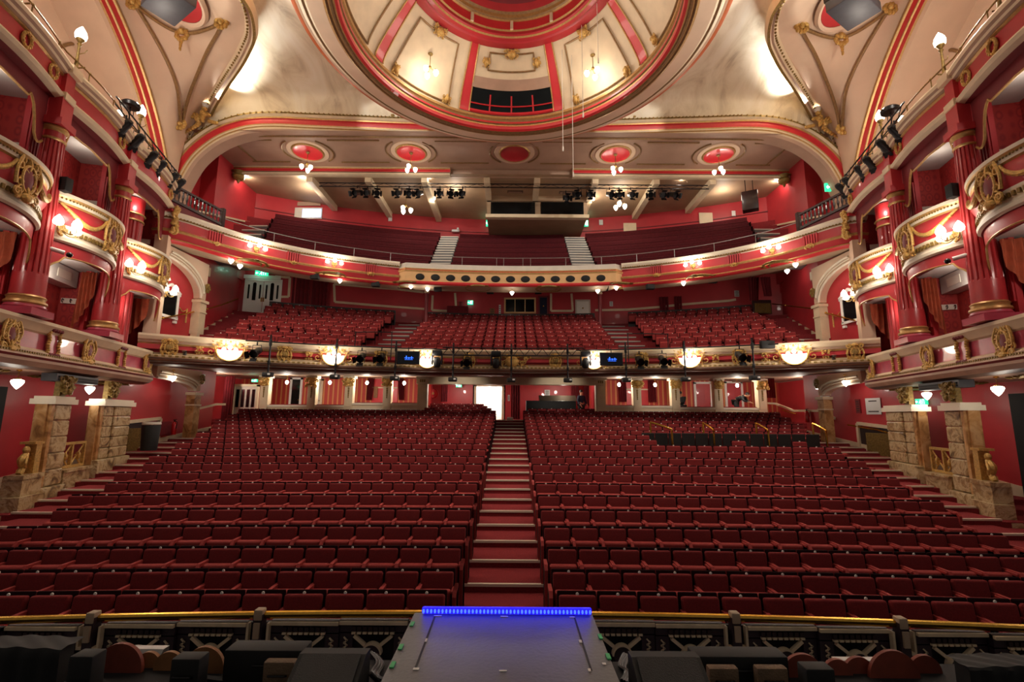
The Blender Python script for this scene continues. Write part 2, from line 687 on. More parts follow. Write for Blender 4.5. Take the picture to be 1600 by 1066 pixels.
LOW = [low_seat()]
SW, X0 = .49, .665
seats = []
for i in range(24):
    y = rowy(i)
    for s in (-1, 1):
        xe = xend(y)
        x0 = X0
        if i > 20:
            xe = 4.6
            x0 = X0 + .25 * (i - 20)
            if s > 0 and i > 21: continue
        n = int((xe - x0) / SW)
        for k in range(n):
            x = s * (x0 + SW * (k + .5))
            if s > 0 and i == 13 and x > 5.0: continue
            if s > 0 and i == 12 and 5.0 < x < 11.2 and not (7.7 < x < 8.2 or 9.6 < x < 10.1): continue
            seats.append((i, s, k, n, x, y + bow(x), rowz(i)))
vis, rest = [], []
for q in seats:
    u, v = proj((q[4], q[5], q[6] + .8))
    (vis if -6 < u < 1606 and v < 1040 else rest).append(q)
vis.sort(key=lambda q: (q[0], abs(q[4])))
rest += vis[300:]
vis = vis[:300]
seat0 = make_seat()
SIDE_TXT = {-1: 'block without brass rails', 1: 'block with the brass hoop rails'}
for j, (i, s, k, n, x, y, z) in enumerate(vis):
    r = 'front row' if i == 0 else ORD[i + 1] + ' row'
    lab = f'red tip-up seat {ORD[k + 1]} from the centre aisle, {r}, {SIDE_TXT[s]}'
    o = put(seat0, j == 0, (x, y, z), -x / 110, lab, 'tip-up seats in the front stalls rows')
    if k == 0:
        # aisle end standard with a padded edge
        mb = MB()
        xx = -s * .262
        mb.poly([(xx, -.30, 0), (xx, -.34, .66), (xx, -.30, .72), (xx, .02, .72), (xx, .05, 0)], (-s * .03, 0, 0), 0)
        mb.poly([(xx - s * .032, -.33, .05), (xx - s * .032, -.36, .68), (xx - s * .032, -.30, .75), (xx - s * .032, -.02, .75), (xx - s * .032, -.02, .70), (xx - s * .032, -.28, .70), (xx - s * .032, -.31, .66), (xx - s * .032, -.28, .05)], (s * .05, 0, 0), 1)
        mb.build('end_panel', ['seat_shell', 'seat_edge'], o, local=True)
# dress circle seats share the kind: they are added to the same mass further down
MASS = MB()
for (i, s, k, n, x, y, z) in rest:
    seat_lowpoly(MASS, x, y, z, -x / 110)

# ---- pit rail
def pit_y(x): return 5.08 + bow(x) * 2.2
rail = MB()
rail.tube([V((x * .25, pit_y(x * .25), 1.25)) for x in range(-30, 31)], .035, 10)
tag(rail.build('brass_handrail', 'brass'), 'long polished brass handrail running along the top of the orchestra pit barrier', 'handrail')

mb = MB(); mb.sweep([V((x * .5, pit_y(x * .5) + .10, 0)) for x in range(-16, 17)], [(0, .16), (.04, .16), (.04, 1.16), (0, 1.16)], ring=True)  # added dark sheet keeping the gaps between barrier panels dark
struct(mb.build('wall_pit', 'black', smooth=30))
def pit_panel(name, label, x):
    y = pit_y(x)
    t = thing(name, label, 'barrier panel', (x, y, .16), 'ornamental panels of the orchestra pit barrier')
    c = .666 / 2
    mb = MB()
    mb.box(x - c, x + c, y - .02, y + .03, 1.08, 1.20, 0)
    mb.box(x - c, x - c + .13, y - .02, y + .03, .16, 1.09, 0)
    mb.box(x + c - .13, x + c, y - .02, y + .03, .16, 1.09, 0)
    mb.box(x - c, x + c, y - .02, y + .03, .16, .30, 0)
    mb.box(x - c, x + c, y + .03, y + .05, .2, 1.19, 1)
    mb.build('frame', ['panel_dark', 'black'], t, smooth=0)
    mb = MB()
    mb.box(x - c, x + c, y - .05, y + .02, 1.165, 1.195)
    mb.build('top_ledge', 'tan_wood', t, smooth=0)
    mb = MB()
    for k in range(8):
        xx = x - .19 + k * .054
        mb.box(xx - .019, xx + .019, y - .05, y - .015, 1.082, 1.100, 0)
        mb.box(xx - .019, xx + .019, y - .04, y - .015, 1.102, 1.145, 1)
    mb.build('dentil_course', ['tan_wood', 'wood_dark'], t, smooth=0)
    for sg in (-1, 1):
        mb = MB()
        for zz, dz in ((1.065, -.085), (.74, .085)):
            mb.bar((x + sg * .185, y - .03, zz), (x + sg * .075, y - .03, zz + dz), .030, .03, 0, (0, 1, 0))
        mb.build('diagonal_spoke', 'tan_wood', t, smooth=0)
        mb = MB()
        for k in range(7):
            for g in (-1, 1):
                zz = 1.02 - k * .045 + g * .012
                mb.bar((x + sg * (c - .065) - .018, y - .03, zz + g * .018), (x + sg * (c - .065) + .018, y - .03, zz - g * .018), .012, .012, 0, (0, 1, 0))
        mb.build('lattice_strip', 'tan_wood', t, smooth=0)
    mb = MB()
    mb.lathe([(0, .05), (.082, .05), (.085, .045), (.085, 0)], (x, y - .005, .915), 24, 0, None, Matrix.Rotation(PI / 2, 3, 'X'))
    mb.lathe([(.084, .065), (.098, .065), (.098, 0), (.084, 0)], (x, y - .02, .915), 24, 1, None, Matrix.Rotation(PI / 2, 3, 'X'), 0, PI)  # pale upper half rim stands for the lit top edge
    mb.build('roundel', ['panel_dark', 'tan_wood'], t)


def pit_post(name, label, x):
    y = pit_y(x)
    t = thing(name, label, 'post', (x, y, .16), 'posts of the orchestra pit barrier')
    mb = MB()
    mb.box(x - .045, x + .045, y - .06, y + .03, .16, 1.27)
    mb.build('shaft', 'panel_dark', t, smooth=0)
    mb = MB()
    mb.rbox((x, y - .02, 1.265), .088, .09, .10, .014)
    mb.box(x - .028, x + .028, y - .08, y - .06, 1.06, 1.20)
    mb.build('cap', 'soffit', t)
    mb = MB()
    for sg in (-1, 1):
        mb.box(x + sg * .075 - .03, x + sg * .075 + .03, y - .05, y, .985, 1.01)
        mb.box(x + sg * .098 - .011, x + sg * .098 + .011, y - .05, y, 1.01, 1.19)
        mb.box(x + sg * .07 - .012, x + sg * .07 + .012, y - .05, y, .16, .80)
    mb.build('bracket', 'tan_wood', t, smooth=0)


for k in range(-4, 5):
    x = -.80 + 1.55 * (k)
    if k in (0, 1): continue
    if abs(x) > 5.6: continue
    side = 'left' if x < 0 else 'right'
    n = -k if k < 0 else k - 1
    pit_post('pit_barrier_post', f'square steel-capped post of the pit barrier, {ORD[n]} one {side} of the grey platform', x)
for k in range(-4, 5):
    for j, dx in enumerate((.44, 1.11)):
        x = -.80 + 1.55 * k + dx
        if -.75 < x < .75 or abs(x) > 5.6: continue
        side = 'left' if x < 0 else 'right'
        n = int(abs(x - (-.14 if x < 0 else .09)) / .775)
        pit_panel('pit_barrier_section', f'ornamental pit barrier panel with roundel and spokes, {ORD[max(1, n)]} panel {side} of the grey platform', x)

# ---- stage front
SZ = 1.60
mb = MB()
mb.box(-9, 9, -3, 3.42, SZ - .12, SZ)
mb.box(-9, 9, 3.36, 3.42, .16, SZ - .12, 0)
struct(mb.build('stage_floor', 'stage_black', smooth=0), 'dark stage boards along the foot of the picture', 'stage floor')

# grey platform with hatch lines and tape
t = thing('stage_platform', 'grey painted platform with a blue lit far edge jutting from the stage', 'platform', (.05, 2.3, SZ))
mb = MB()
mb.rbox((.055, 2.2, SZ + .15), 1.19, 2.42, .30, .012, 0, 2)
mb.build('deck', 'stage_grey', t)
mb = MB()
TZ = SZ + .3005
for u0, v0, u1, v1 in ((680, 962, 648, 1047), (897, 963, 924, 1048)):
    mb.bar(pZ(u0, v0, TZ), pZ(u1, v1, TZ), .010, .004)
mb.build('hatch_seam', 'black', t, smooth=0)
for (u, v, w, h) in ((684, 963, .05, .012), (788, 964, .05, .012), (894, 965, .035, .012), (666, 1001, .012, .04), (907, 1003, .016, .035), (650, 1046, .03, .02), (921, 1048, .014, .03), (786, 1049, .04, .012), (944, 1038, .02, .02)):
    p = pZ(u, v, TZ)
    mb = MB()
    mb.box(p.x - w / 2, p.x + w / 2, p.y - h / 2, p.y + h / 2, TZ, TZ + .003)
    mb.build('tape_mark', 'tape_white', t, smooth=0)
for (u, v) in ((641, 976), (623, 1012), (610, 1040), (941, 996), (954, 1027)):
    p = pZ(u, v, TZ)
    p.x += .012 if u < 800 else -.012
    mb = MB()
    mb.box(p.x - .011, p.x + .011, p.y - .03, p.y + .03, TZ, TZ + .006)
    mb.build('green_tape', 'tape_green', t, smooth=0)
t = thing('led_strip', 'glowing blue LED light strip along the far edge of the grey platform', 'light strip', (.05, 3.38, TZ))
a, b = pZ(660, 958, TZ), pZ(924, 960, TZ)
mb = MB()
mb.rbox(((a.x + b.x) / 2, 3.385, TZ + .022), b.x - a.x, .03, .042, .01)
mb.build('housing', 'blue_case', t)
mb = MB()
for k in range(45):
    x = a.x + (b.x - a.x) * (k + .5) / 45
    mb.ell((x, 3.366, TZ + .022), .0075, .008, .014, 0, 6, 4)
mb.build('diode_beads', 'blue_led', t)
for k in range(8):
    lightpt('led_glow', (a.x + (b.x - a.x) * (k + .5) / 8, 3.44, TZ + .12), .09, (.12, .16, 1), .15)

# monitor wedges
def wedge(u0, u1, v, label, flip):
    z = SZ + .30
    a, b = pZ(u0, v, z), pZ(u1, v, z)
    t = thing('monitor_wedge', label, 'stage monitor', ((a.x + b.x) / 2, a.y - .2, SZ))
    xa, xb, y = a.x, b.x, a.y
    mb = MB()
    prof = [(y + .02, SZ), (y + .02, z), (y - .06, z + .005), (y - .46, SZ + .10), (y - .46, SZ)]
    mb.poly([(xa - .01, p, q) for p, q in prof], (xb - xa + .02, 0, 0))
    mb.build('cabinet', 'black', t, smooth=0)
    mb = MB()
    prof = [(y - .07, z + .012), (y - .45, SZ + .115), (y - .46, SZ + .10), (y - .08, z - .01)]
    mb.poly([(xa + .015, p, q) for p, q in prof], (xb - xa - .03, 0, 0))
    mb.build('grille', 'case_grey', t, smooth=0)
    mb = MB()
    mb.tube(cr([(xb + .02, y, z - .12), (xb + .07, y + .02, z - .2), (xb + .03, y - .1, SZ + .02), (xb + .1, y - .3, SZ + .02)], 5), .012, 6)
    mb.build('cable', 'black', t)
wedge(478, 575, 1015, 'black floor monitor speaker left of the grey platform', 1)
wedge(985, 1084, 1020, 'black floor monitor speaker right of the grey platform', -1)

# scalloped wooden shields along the stage edge
def scallop(u, v, rpx, mt, label, y=3.27):
    c = pY(u, v, y)
    r = rpx / F * (y * .98 + (c.z - 3.2) * .156)
    th = .024
    mb = MB()
    pts = [(c.x + r * math.cos(a), y, max(SZ, c.z) - .0 + r * math.sin(a)) for a in [PI * k / 24 for k in range(25)]]
    mb.poly([(c.x - r, y, SZ)] + pts[::-1] + [(c.x + r, y, SZ)], (0, th, 0))
    tag(mb.build('footlight_shield', mt, smooth=0), label, 'wooden shield', 'scalloped wooden shields on the stage edge')
SCAL = [(130, 1040, 18, 'ochre_wood', 'small ochre scalloped wooden shield beside the black drum case', 3.30),
        (184, 1046, 37, 'terracotta', 'large terracotta scalloped shield below the leftmost barrier post', 3.24),
        (230, 1040, 19, 'ochre_wood', 'small ochre scalloped shield just right of the large terracotta one', 3.30),
        (262, 1044, 23, 'ochre_wood', 'ochre scalloped shield behind the small black box near the terracotta shield', 3.27),
        (317, 1046, 32, 'ochre_wood', 'large ochre scalloped shield between the black box and the black batten case', 3.24),
        (1257, 1062, 34, 'terracotta', 'large brown scalloped shield behind the small black box right of the platform', 3.24),
        (1311, 1062, 23, 'terracotta', 'small brown scalloped shield in front of the grey fluorescent batten', 3.27),
        (1345, 1062, 24, 'terracotta', 'brown scalloped shield just left of the largest one beside the grey batten', 3.29),
        (1400, 1066, 40, 'terracotta', 'largest brown scalloped shield below the rightmost barrier post', 3.24),
        (1449, 1064, 26, 'terracotta', 'brown scalloped shield next to the black drape at the right edge', 3.30)]
for u, v, r, mt, lab, y in SCAL: scallop(u, v, r, mt, lab, y)
for u0, u1, v, lab in ((204, 258, 1013, 'short grey metal batten behind the ochre shields on the left of the stage edge'), (1305, 1372, 1031, 'short grey metal batten behind the brown shields on the right of the stage edge')):
    a, b = pY(u0, v, 3.36), pY(u1, v, 3.36)
    t = thing('footlight_batten', lab, 'footlight', ((a.x + b.x) / 2, 3.36, SZ))
    mb = MB()
    mb.poly([(a.x, 3.32, SZ), (a.x, 3.32, a.z - .03), (a.x, 3.35, a.z), (a.x, 3.40, a.z), (a.x, 3.40, SZ)], (b.x - a.x, 0, 0))
    mb.build('housing', 'steel', t, smooth=0)
    mb = MB()
    mb.box(a.x + .02, b.x - .02, 3.312, 3.325, SZ + .05, a.z - .06)
    mb.build('lens', 'offwhite', t, smooth=0)

def stage_box(name, u0, u1, v, y, d, mt, label, cat, extra=None):
    a, b = pY(u0, v, y), pY(u1, v, y)
    t = thing(name, label, cat, ((a.x + b.x) / 2, y, SZ))
    mb = MB()
    h = a.z - SZ
    mb.rbox(((a.x + b.x) / 2, y + d / 2, SZ + h / 2), b.x - a.x, d, h, .012)
    mb.build('case', mt, t)
    mb = MB()
    x = (a.x + b.x) / 2
    mb.tube([(x - .05, y - .004, SZ + h * .55), (x - .05, y - .022, SZ + h * .6), (x + .05, y - .022, SZ + h * .6), (x + .05, y - .004, SZ + h * .55)], .006, 6)
    mb.build('handle', 'black_metal', t)
    return t
stage_box('flight_case', 350, 474, 1016, 3.12, .14, 'black', 'long black lighting case left of the left floor monitor', 'case')
stage_box('flight_case', 1086, 1232, 1026, 3.12, .14, 'black', 'long black lighting case right of the right floor monitor', 'case')
stage_box('equipment_case', 411, 460, 1035, 3.04, .06, 'case_tan', 'tan fronted case in front of the long black lighting case left of the platform', 'case')
stage_box('equipment_case', 1108, 1155, 1045, 3.03, .06, 'case_tan', 'tan fronted case beside the right floor monitor', 'case')
stage_box('equipment_case', 1183, 1232, 1045, 3.03, .06, 'case_tan', 'tan fronted case touching the large brown scalloped shield', 'case')
stage_box('small_speaker', 267, 312, 1030, 2.95, .10, 'black', 'small black box in front of the ochre shields', 'speaker')
stage_box('small_speaker', 1260, 1305, 1046, 2.95, .10, 'black', 'small black box in front of the large brown shield right of the platform', 'speaker')
stage_box('small_speaker', 107, 145, 1026, 2.80, .10, 'black', 'small black box next to the black covered case at the left edge', 'speaker')

# covered piles of kit at both ends: a draped case
for u0, u1, v, lab in ((-40, 112, 1003, 'large case under a black cloth at the left end of the stage edge'), (1496, 1640, 1032, 'large case under a black cloth at the right end of the stage edge')):
    a, b = pY(u0, v, 3.0), pY(u1, v, 3.0)
    t = thing('covered_case', lab, 'covered case', ((a.x + b.x) / 2, 3.0, SZ))
    h = a.z - SZ
    w = b.x - a.x
    mb = MB()
    mb.box(a.x + .03, b.x - .03, 2.96, 3.06, SZ, a.z - .02)
    mb.build('case', 'black', t, smooth=0)
    mb = MB()
    def cloth(i, j):
        x = a.x + w * i
        if j < .4:
            return (x, 2.93 - .015 * math.sin(i * 31) * (1 - j * 2), SZ + h * j / .4 * .97)
        return (x, 2.93 + .16 * (j - .4) / .6, a.z + .004 * math.sin(i * 23 + j * 17) - .02 * abs(i - .5))
    mb.grid(cloth, 40, 16)
    mb.build('cloth', 'black', t)
# cables on the stage edge
for k, (pts, lab) in enumerate((([(580, 1020), (590, 1035), (582, 1052), (598, 1062)], 'black cable bundle lying beside the left floor monitor'), ([(975, 1022), (968, 1040), (978, 1050), (972, 1064)], 'black cable bundle lying beside the right floor monitor'), ([(308, 1056), (345, 1060), (372, 1050), (392, 1058)], 'black cable looped in front of the ochre shields'))):
    mb = MB()
    for j in range(3):
        mb.tube(cr([pZ(u + 4 * j, v + 2 * j, SZ + .016) for u, v in pts], 6), .012, 6)
    tag(mb.build('cable', 'black_metal'), lab, 'cable')

# ================================================================ shared light fittings (built once at the origin, then copied)
def make_bulb(mb, c, r=.06, down=False, m=0):
    s = -1 if down else 1
    mb.lathe([(.25 * r, 0), (.75 * r, .3 * r * s), (r, 1.0 * r * s), (.8 * r, 1.7 * r * s), (.35 * r, 2.4 * r * s), (0, 2.9 * r * s)], c, 10, m)


class Proto:
    "keeps the prototype; the first use takes the original, later ones copy it"
    def __init__(s, fn): s.fn, s.o, s.n = fn, None, 0

    def at(s, loc, label, rz=0, group=None, scale=None, rot=None):
        if s.o is None:
            k = MIR[0]
            MIR[0] = 1
            s.o = s.fn()
            MIR[0] = k
        o = put(s.o, s.n == 0, loc, rz, label, group, scale, rot)
        s.n += 1
        return o


def _pendant():      # heart-shaped glass shade hanging point down
    t = thing('pendant_lamp', 'x', 'lamp')
    mb = MB(); mb.lathe([(0, 0), (.05, -.005), (.06, -.03), (.012, -.05)], (0, 0, 0), 12); mb.tube([(0, 0, -.04), (0, 0, -.22)], .008, 6)
    mb.lathe([(.012, -.2), (.06, -.215), (.065, -.24)], (0, 0, 0), 12)
    mb.build('stem', 'brass', t, local=True)
    mb = MB(); mb.lathe([(.05, -.235), (.115, -.26), (.125, -.30), (.10, -.36), (.05, -.43), (0, -.48)], (0, 0, 0), 14)
    mb.build('glass_shade', 'lamp', t, local=True)
    lightpt('bulb_light', (0, 0, -.56), 10, r=.1, parent=t)
    return t


def _triple():       # three-branch pendant
    t = thing('triple_pendant', 'x', 'pendant light')
    mb = MB(); mb.lathe([(0, 0), (.12, -.01), (.10, -.05), (.02, -.08)], (0, 0, 0), 14); mb.tube([(0, 0, -.05), (0, 0, -.75)], .018, 8); mb.ell((0, 0, -.72), .07, .07, .09)
    mb.build('stem', 'gold_dark', t, local=True)
    for k in range(3):
        a = PI / 2 + k * 2 * PI / 3 + .2
        d = V((math.cos(a), math.sin(a), 0))
        mb = MB(); mb.tube(cr([d * .03 + V((0, 0, -.74)), d * .16 + V((0, 0, -.86)), d * .27 + V((0, 0, -.78)), d * .29 + V((0, 0, -.88))], 4), .013, 6)
        arm = mb.build('arm', 'gold_dark', t, local=True)
        mb = MB(); q = d * .29 + V((0, 0, -.86)); mb.lathe([(.05, 0), (.11, -.04), (.125, -.11), (.10, -.2), (.05, -.28), (0, -.32)], q, 12)
        mb.build('glass_shade', 'lamp', arm, local=True)
    lightpt('bulb_light', (0, 0, -1.25), 38, r=.25, parent=t)
    return t


def _sconce():       # wall bracket with three shades, back to local +y
    t = thing('triple_sconce', 'x', 'wall light')
    mb = MB(); mb.ell((0, 0, 0), .09, .05, .15); mb.join(scrollwork(3, .34, .34, 0, .05, .014, 4))
    mb.build('wall_plate', 'gold', t, local=True)
    for k, (x, y, z) in enumerate(((-.38, -.16, .0), (0, -.36, .06), (.38, -.16, .0))):
        mb = MB(); mb.tube(cr([(0, -.03, 0), (x * .5, y * .6, -.10), (x, y, -.05), (x, y, z)], 4), .013, 6)
        arm = mb.build('arm', 'gold_dark', t, local=True)
        mb = MB(); mb.lathe([(.035, 0), (.10, .035), (.115, .10), (.09, .18), (.045, .25), (0, .30)], (x, y, z), 12)
        mb.build('glass_shade', 'lamp', arm, local=True)
    lightpt('bulb_light', (0, -.55, .25), 45, r=.2, parent=t)
    return t


def _shell():        # scallop shell bowl full of light
    t = thing('shell_lamp', 'x', 'wall light')
    mb = MB()
    vs = lambda i, j: (.42 * math.cos(PI * (1 + i)) * (j ** .8), -.16 * (j ** 2) - .02 + .012 * math.cos(i * 2 * PI * 7), .40 * math.sin(PI * (1 + i)) * (j ** .8) + .10)
    mb.grid(vs, 42, 6)
    mb.build('shell_bowl', 'lamp_soft', t, local=True)
    mb = MB()
    mb.tube([V((.44 * math.cos(a), -.19, .10 + .42 * math.sin(a))) for a in [PI + PI * k / 16 for k in range(17)]], .025, 6)
    sw = scrollwork(11, 1.35, .34, 0, .05, .022, 8)
    sw.xf(Matrix.Translation((0, -.03, .32)))
    mb.join(sw)
    for sg in (-1, 1):
        mb.tube(spiral((sg * .62, -.05, .0), .16, 1.3, PI / 2, sg), .02, 5)
        mb.tube(cr([(sg * .5, -.06, .25), (sg * .47, -.08, 0), (sg * .5, -.06, -.25)], 4), .022, 5)
    mb.build('gilt_surround', 'gold', t, local=True)
    for x, z in ((-.2, .10), (0, .2), (.2, .10)):
        mb = MB(); mb.ell((x, -.16, z), .075, .075, .095, 0, 10, 6)
        mb.build('bulb', 'lamp', t, local=True)
    lightpt('bulb_light', (0, -.55, .12), 48, r=.2, parent=t)
    return t


def _torch():        # lamp standard with flame shade
    t = thing('torch_lamp', 'x', 'lamp standard')
    mb = MB(); mb.lathe([(.10, 0), (.12, .06), (.06, .10), (.05, .2), (.035, .5), (.03, .8), (.06, .86), (.03, .9), (.09, .98), (.10, 1.02)], (0, 0, 0), 12)
    mb.build('standard', 'gold_dark', t, local=True)
    mb = MB(); mb.tube([(0, 0, .55), (.16, .02, .62), (.2, .04, .72)], .012, 6); mb.tube([(0, 0, .12), (-.16, .02, .14), (.2, .05, .2)], .02, 6)
    mb.build('crossbar', 'gold_dark', t, local=True)
    mb = MB(); mb.lathe([(.07, 1.0), (.125, 1.05), (.14, 1.14), (.115, 1.24), (.06, 1.34), (0, 1.42)], (0, 0, 0), 12)
    mb.build('glass_shade', 'lamp', t, local=True)
    lightpt('bulb_light', (.0, 0, 1.6), 200, r=.12, parent=t)
    return t


def _lantern():      # theatre lantern hanging from a bar
    t = thing('stage_lantern', 'x', 'stage light')
    R = Matrix.Rotation(math.radians(62), 3, 'X')
    mb = MB(); mb.lathe([(0, .22), (.07, .21), (.10, .14), (.105, -.06), (.12, -.10), (.125, -.2), (.11, -.2), (.10, -.1), (0, -.09)], (0, 0, 0), 14, 0, None, R)
    mb.build('body', 'black_metal', t, local=True)
    mb = MB(); mb.tube([(-.13, 0, 0), (-.13, 0, .2), (.13, 0, .2), (.13, 0, 0)], .012, 6); mb.tube([(0, 0, .2), (0, 0, .30)], .022, 6)
    mb.build('yoke', 'black_metal', t, local=True)
    mb = MB()
    for a in (0, PI / 2, PI, 3 * PI / 2):
        mb.add([R @ V((.12 * math.cos(a) + k * .10 * math.sin(a), .12 * math.sin(a) - k * .10 * math.cos(a), -.2)) for k in (-1, 1)] + [R @ V((.19 * math.cos(a) + k * .11 * math.sin(a), .19 * math.sin(a) - k * .11 * math.cos(a), -.32)) for k in (1, -1)], [(0, 1, 2, 3)])
    mb.build('barn_door', 'black_metal', t, local=True)
    return t


PEND, TRI, SCON, SHELL, TORCH, LANT = Proto(_pendant), Proto(_triple), Proto(_sconce), Proto(_shell), Proto(_torch), Proto(_lantern)


def mx(p):
    p = V(p)
    if MIR[0] < 0: p.x = -p.x
    return p


# ================================================================ the side boxes, both sides of the house
def Lx(y): return -11.3 - (y - 10.4) * .2742
LT = V((-.2644, .9644, 0))
LN = V((.9644, .2644, 0))
def LP(y, o=0, z=0): return V((Lx(y) + LN.x * o, y + LN.y * o, z))
def LMX(y, o, z): return frame_mx(LP(y, o, z), -LT, LN)    # local x runs towards the stage, -y out into the house
COLY = (7.65, 10.95, 14.15)
BAYS = ((7.65, 10.95), (10.95, 14.15), (14.15, 17.4))
BAYNAME = ('nearest the stage', 'in the middle', 'nearest the dress circle')
COLNAME = ('nearest the stage', 'second from the stage', 'nearest the dress circle')


def jewel_cartouche(seed, w=.56, h=.78):
    g = scrollwork(seed, w, h, 0, .09, .022, 8)
    g.join(ring_xz((0, -.08, 0), w * .27, h * .30, .028, 0))
    g.ell((0, -.04, 0), w * .26, .07, h * .29, 1, 14, 8)
    g.ell((0, -.10, h * .42), w * .22, .09, h * .11, 0, 8, 5)
    for sg in (-1, 1):
        g.tube(spiral((sg * w * .38, -.08, h * .36), w * .17, 1.4, PI / 2, sg), .028, 6)
        g.tube(cr([(sg * w * .42, -.05, h * .2), (sg * w * .5, -.08, -h * .1), (sg * w * .3, -.06, -h * .46)], 5), [.035] * 10 + [.02], 6)
    return g


def dentils(path_fn, n, w, d, z0, z1):
    mb = MB()
    for k in range(n):
        o, t, nn = path_fn((k + .5) / n)
        mb.obox(o + V((0, 0, (z0 + z1) / 2)), t * w / 2, nn * d / 2, V((0, 0, (z1 - z0) / 2)))
    return mb


def build_side(S):
    MIR[0] = 1 if S == 'left' else -1
    sd = -1 if S == 'left' else 1
    hs = f'on the {S}'
    # ---- shell of the boxes: back wall, partitions, slabs
    mb = MB()
    mb.add([LP(5.5, -1.15, 4.3), LP(17.5, -1.15, 4.3), LP(17.5, -1.15, 11.0), LP(5.5, -1.15, 11.0)], [(0, 1, 2, 3)])
    struct(mb.build(f'wall_{S}_boxes', 'damask', smooth=0))
    for j, y in enumerate(COLY + (17.55,)):
        mb = MB()
        mb.obox(LP(y, -.80, 7.65), LT * .07, LN * .36, V((0, 0, 3.35)))
        struct(mb.build(f'wall_{S}_partition', 'damask', smooth=0))
    for nm, z0, z1, mt in (('floor_box', 4.30, 4.45, ['carpet', 'taupe']), ('ceiling_box', 7.42, 7.60, ['carpet', 'grey_ceiling']), ('ceiling_box_upper', 10.92, 11.06, ['carpet', 'grey_ceiling'])):
        mb = MB()
        a, b, c, d = LP(5.5, -.1), LP(17.5, -.1), LP(17.5, -3.6), LP(5.5, -3.6)
        P = [a, b, c, d]
        mb.add([V((p.x, p.y, z1)) for p in P], [(0, 1, 2, 3)], 0)
        mb.add([V((p.x, p.y, z0)) for p in P], [(0, 3, 2, 1)], 1)
        mb.add([V((p.x, p.y, z)) for z in (z0, z1) for p in P], [(0, 1, 5, 4), (1, 2, 6, 5), (2, 3, 7, 6), (3, 0, 4, 7)], 1)
        struct(mb.build(f'{nm}_{S}', mt, smooth=0))
    # ---- lower parapet
    path = [LP(6.6 + k * .5) for k in range(21)] + [LP(16.9), LP(17.2, -.04), LP(17.42, -.2), LP(17.5, -.45), LP(17.5, -.8)]
    t = thing('box_parapet', f'long cream and pink parapet carrying the theatre boxes {hs}', 'balcony', LP(12, 0, 4.3))
    prof = [(-.9, 4.24), (0, 4.24), (.14, 4.29), (.24, 4.40), (.22, 4.47), (.27, 4.52), (.20, 4.60), (.16, 4.66), (.08, 4.70), (.04, 4.74), (.04, 5.12), (.10, 5.16), (.17, 5.28), (.22, 5.34), (.22, 5.42), (-.12, 5.45), (-.26, 5.45), (-.26, 4.5)]
    ms = [4, 4, 1, 1, 2, 1, 1, 0, 0, 3, 0, 0, 0, 0, 2, 2, 2]
    mb = MB(); mb.sweep(path, prof, ms)
    mb.build('moulded_front', ['cream', 'taupe', 'red_dark', 'red_pink', 'taupe_dark'], t, smooth=25)
    mb = dentils(lambda f: (LP(6.8 + f * 10.3, .205), LT, LN), 130, .045, .05, 4.555, 4.625)
    mb.build('dentil_course', 'gold_dark', t, smooth=0)
    for k, y in enumerate((7.7, 10.5, 13.4, 16.85)):
        g = jewel_cartouche(20 + k); g.xf(LMX(y, .08, 4.95))
        g.build('gilt_cartouche', ['gold', 'red_dark'], t)
    for k, y in enumerate((9.1, 11.95, 15.15)):
        g = MB()
        for sg in (-1, 1):
            for j in range(9):
                g.ell((sg * .20 + .02 * math.sin(j * 1.6), -.06, -.27 + j * .065), .045, .05, .05, 0, 7, 4)
        for zz in (.30, -.33):
            for j in range(4):
                g.ell((-.16 + j * .105, -.09, zz), .065, .06, .055, 1, 8, 5)
        g.box(-.17, .17, -.035, .03, -.3, .28, 2)
        g.xf(LMX(y, .06, 4.94))
        g.build('garland_frame', ['gold', 'red_dark', 'red_pink'], t)
    # ---- soffit ornaments, air slot and lamps under the boxes
    mb = MB(); mb.add([LP(5.5, -.05, 4.235), LP(17.5, -.05, 4.235), LP(17.5, -3, 4.235), LP(5.5, -3, 4.235)], [(0, 3, 2, 1)])
    struct(mb.build(f'ceiling_under_boxes_{S}', 'taupe', smooth=0))
    for k, y in enumerate((10.9, 13.9, 16.4)):
        g = scrollwork(40 + k, 1.5, .8, 0, .05, .03, 9)
        g.join(ring_xz((0, -.03, 0), .55, .3, .05, 0))
        q = Matrix.Translation(LP(y, -.75, 4.22)) @ Matrix((LT, -LN, V((0, 0, 1)))).transposed().to_4x4() @ Matrix.Rotation(PI / 2, 4, 'X')
        g.xf(q)
        tag(g.build('soffit_ornament', 'gold_dark'), f'gilt scrolled soffit ornament under the boxes {hs}, {("nearest the stage", "in the middle", "nearest the dress circle")[k]}', 'ornament')
    t = thing('air_grille', f'long grey slotted air outlet under the theatre boxes {hs}', 'vent', LP(13.3, .0, 4.15))
    mb = MB(); mb.obox(LP(13.3, -.12, 4.12), LT * .95, LN * .17, V((0, 0, .10))); mb.build('casing', 'speaker_grey', t, smooth=0)
    mb = MB()
    for zz in (.0, .07): mb.obox(LP(13.3, .06, 4.07 + zz), LT * .88, LN * .012, V((0, 0, .022)))
    mb.build('slots', 'black', t, smooth=0)
    for k, (y, z) in enumerate(((8.6, 4.23), (11.55, 4.23), (14.45, 4.23))):
        if k: PEND.at(mx(LP(y, -.25, z)), f'heart-shaped pendant lamp under the boxes {hs}, {("", "the one nearer the stage", "the one nearer the dress circle")[k]}', group=None)
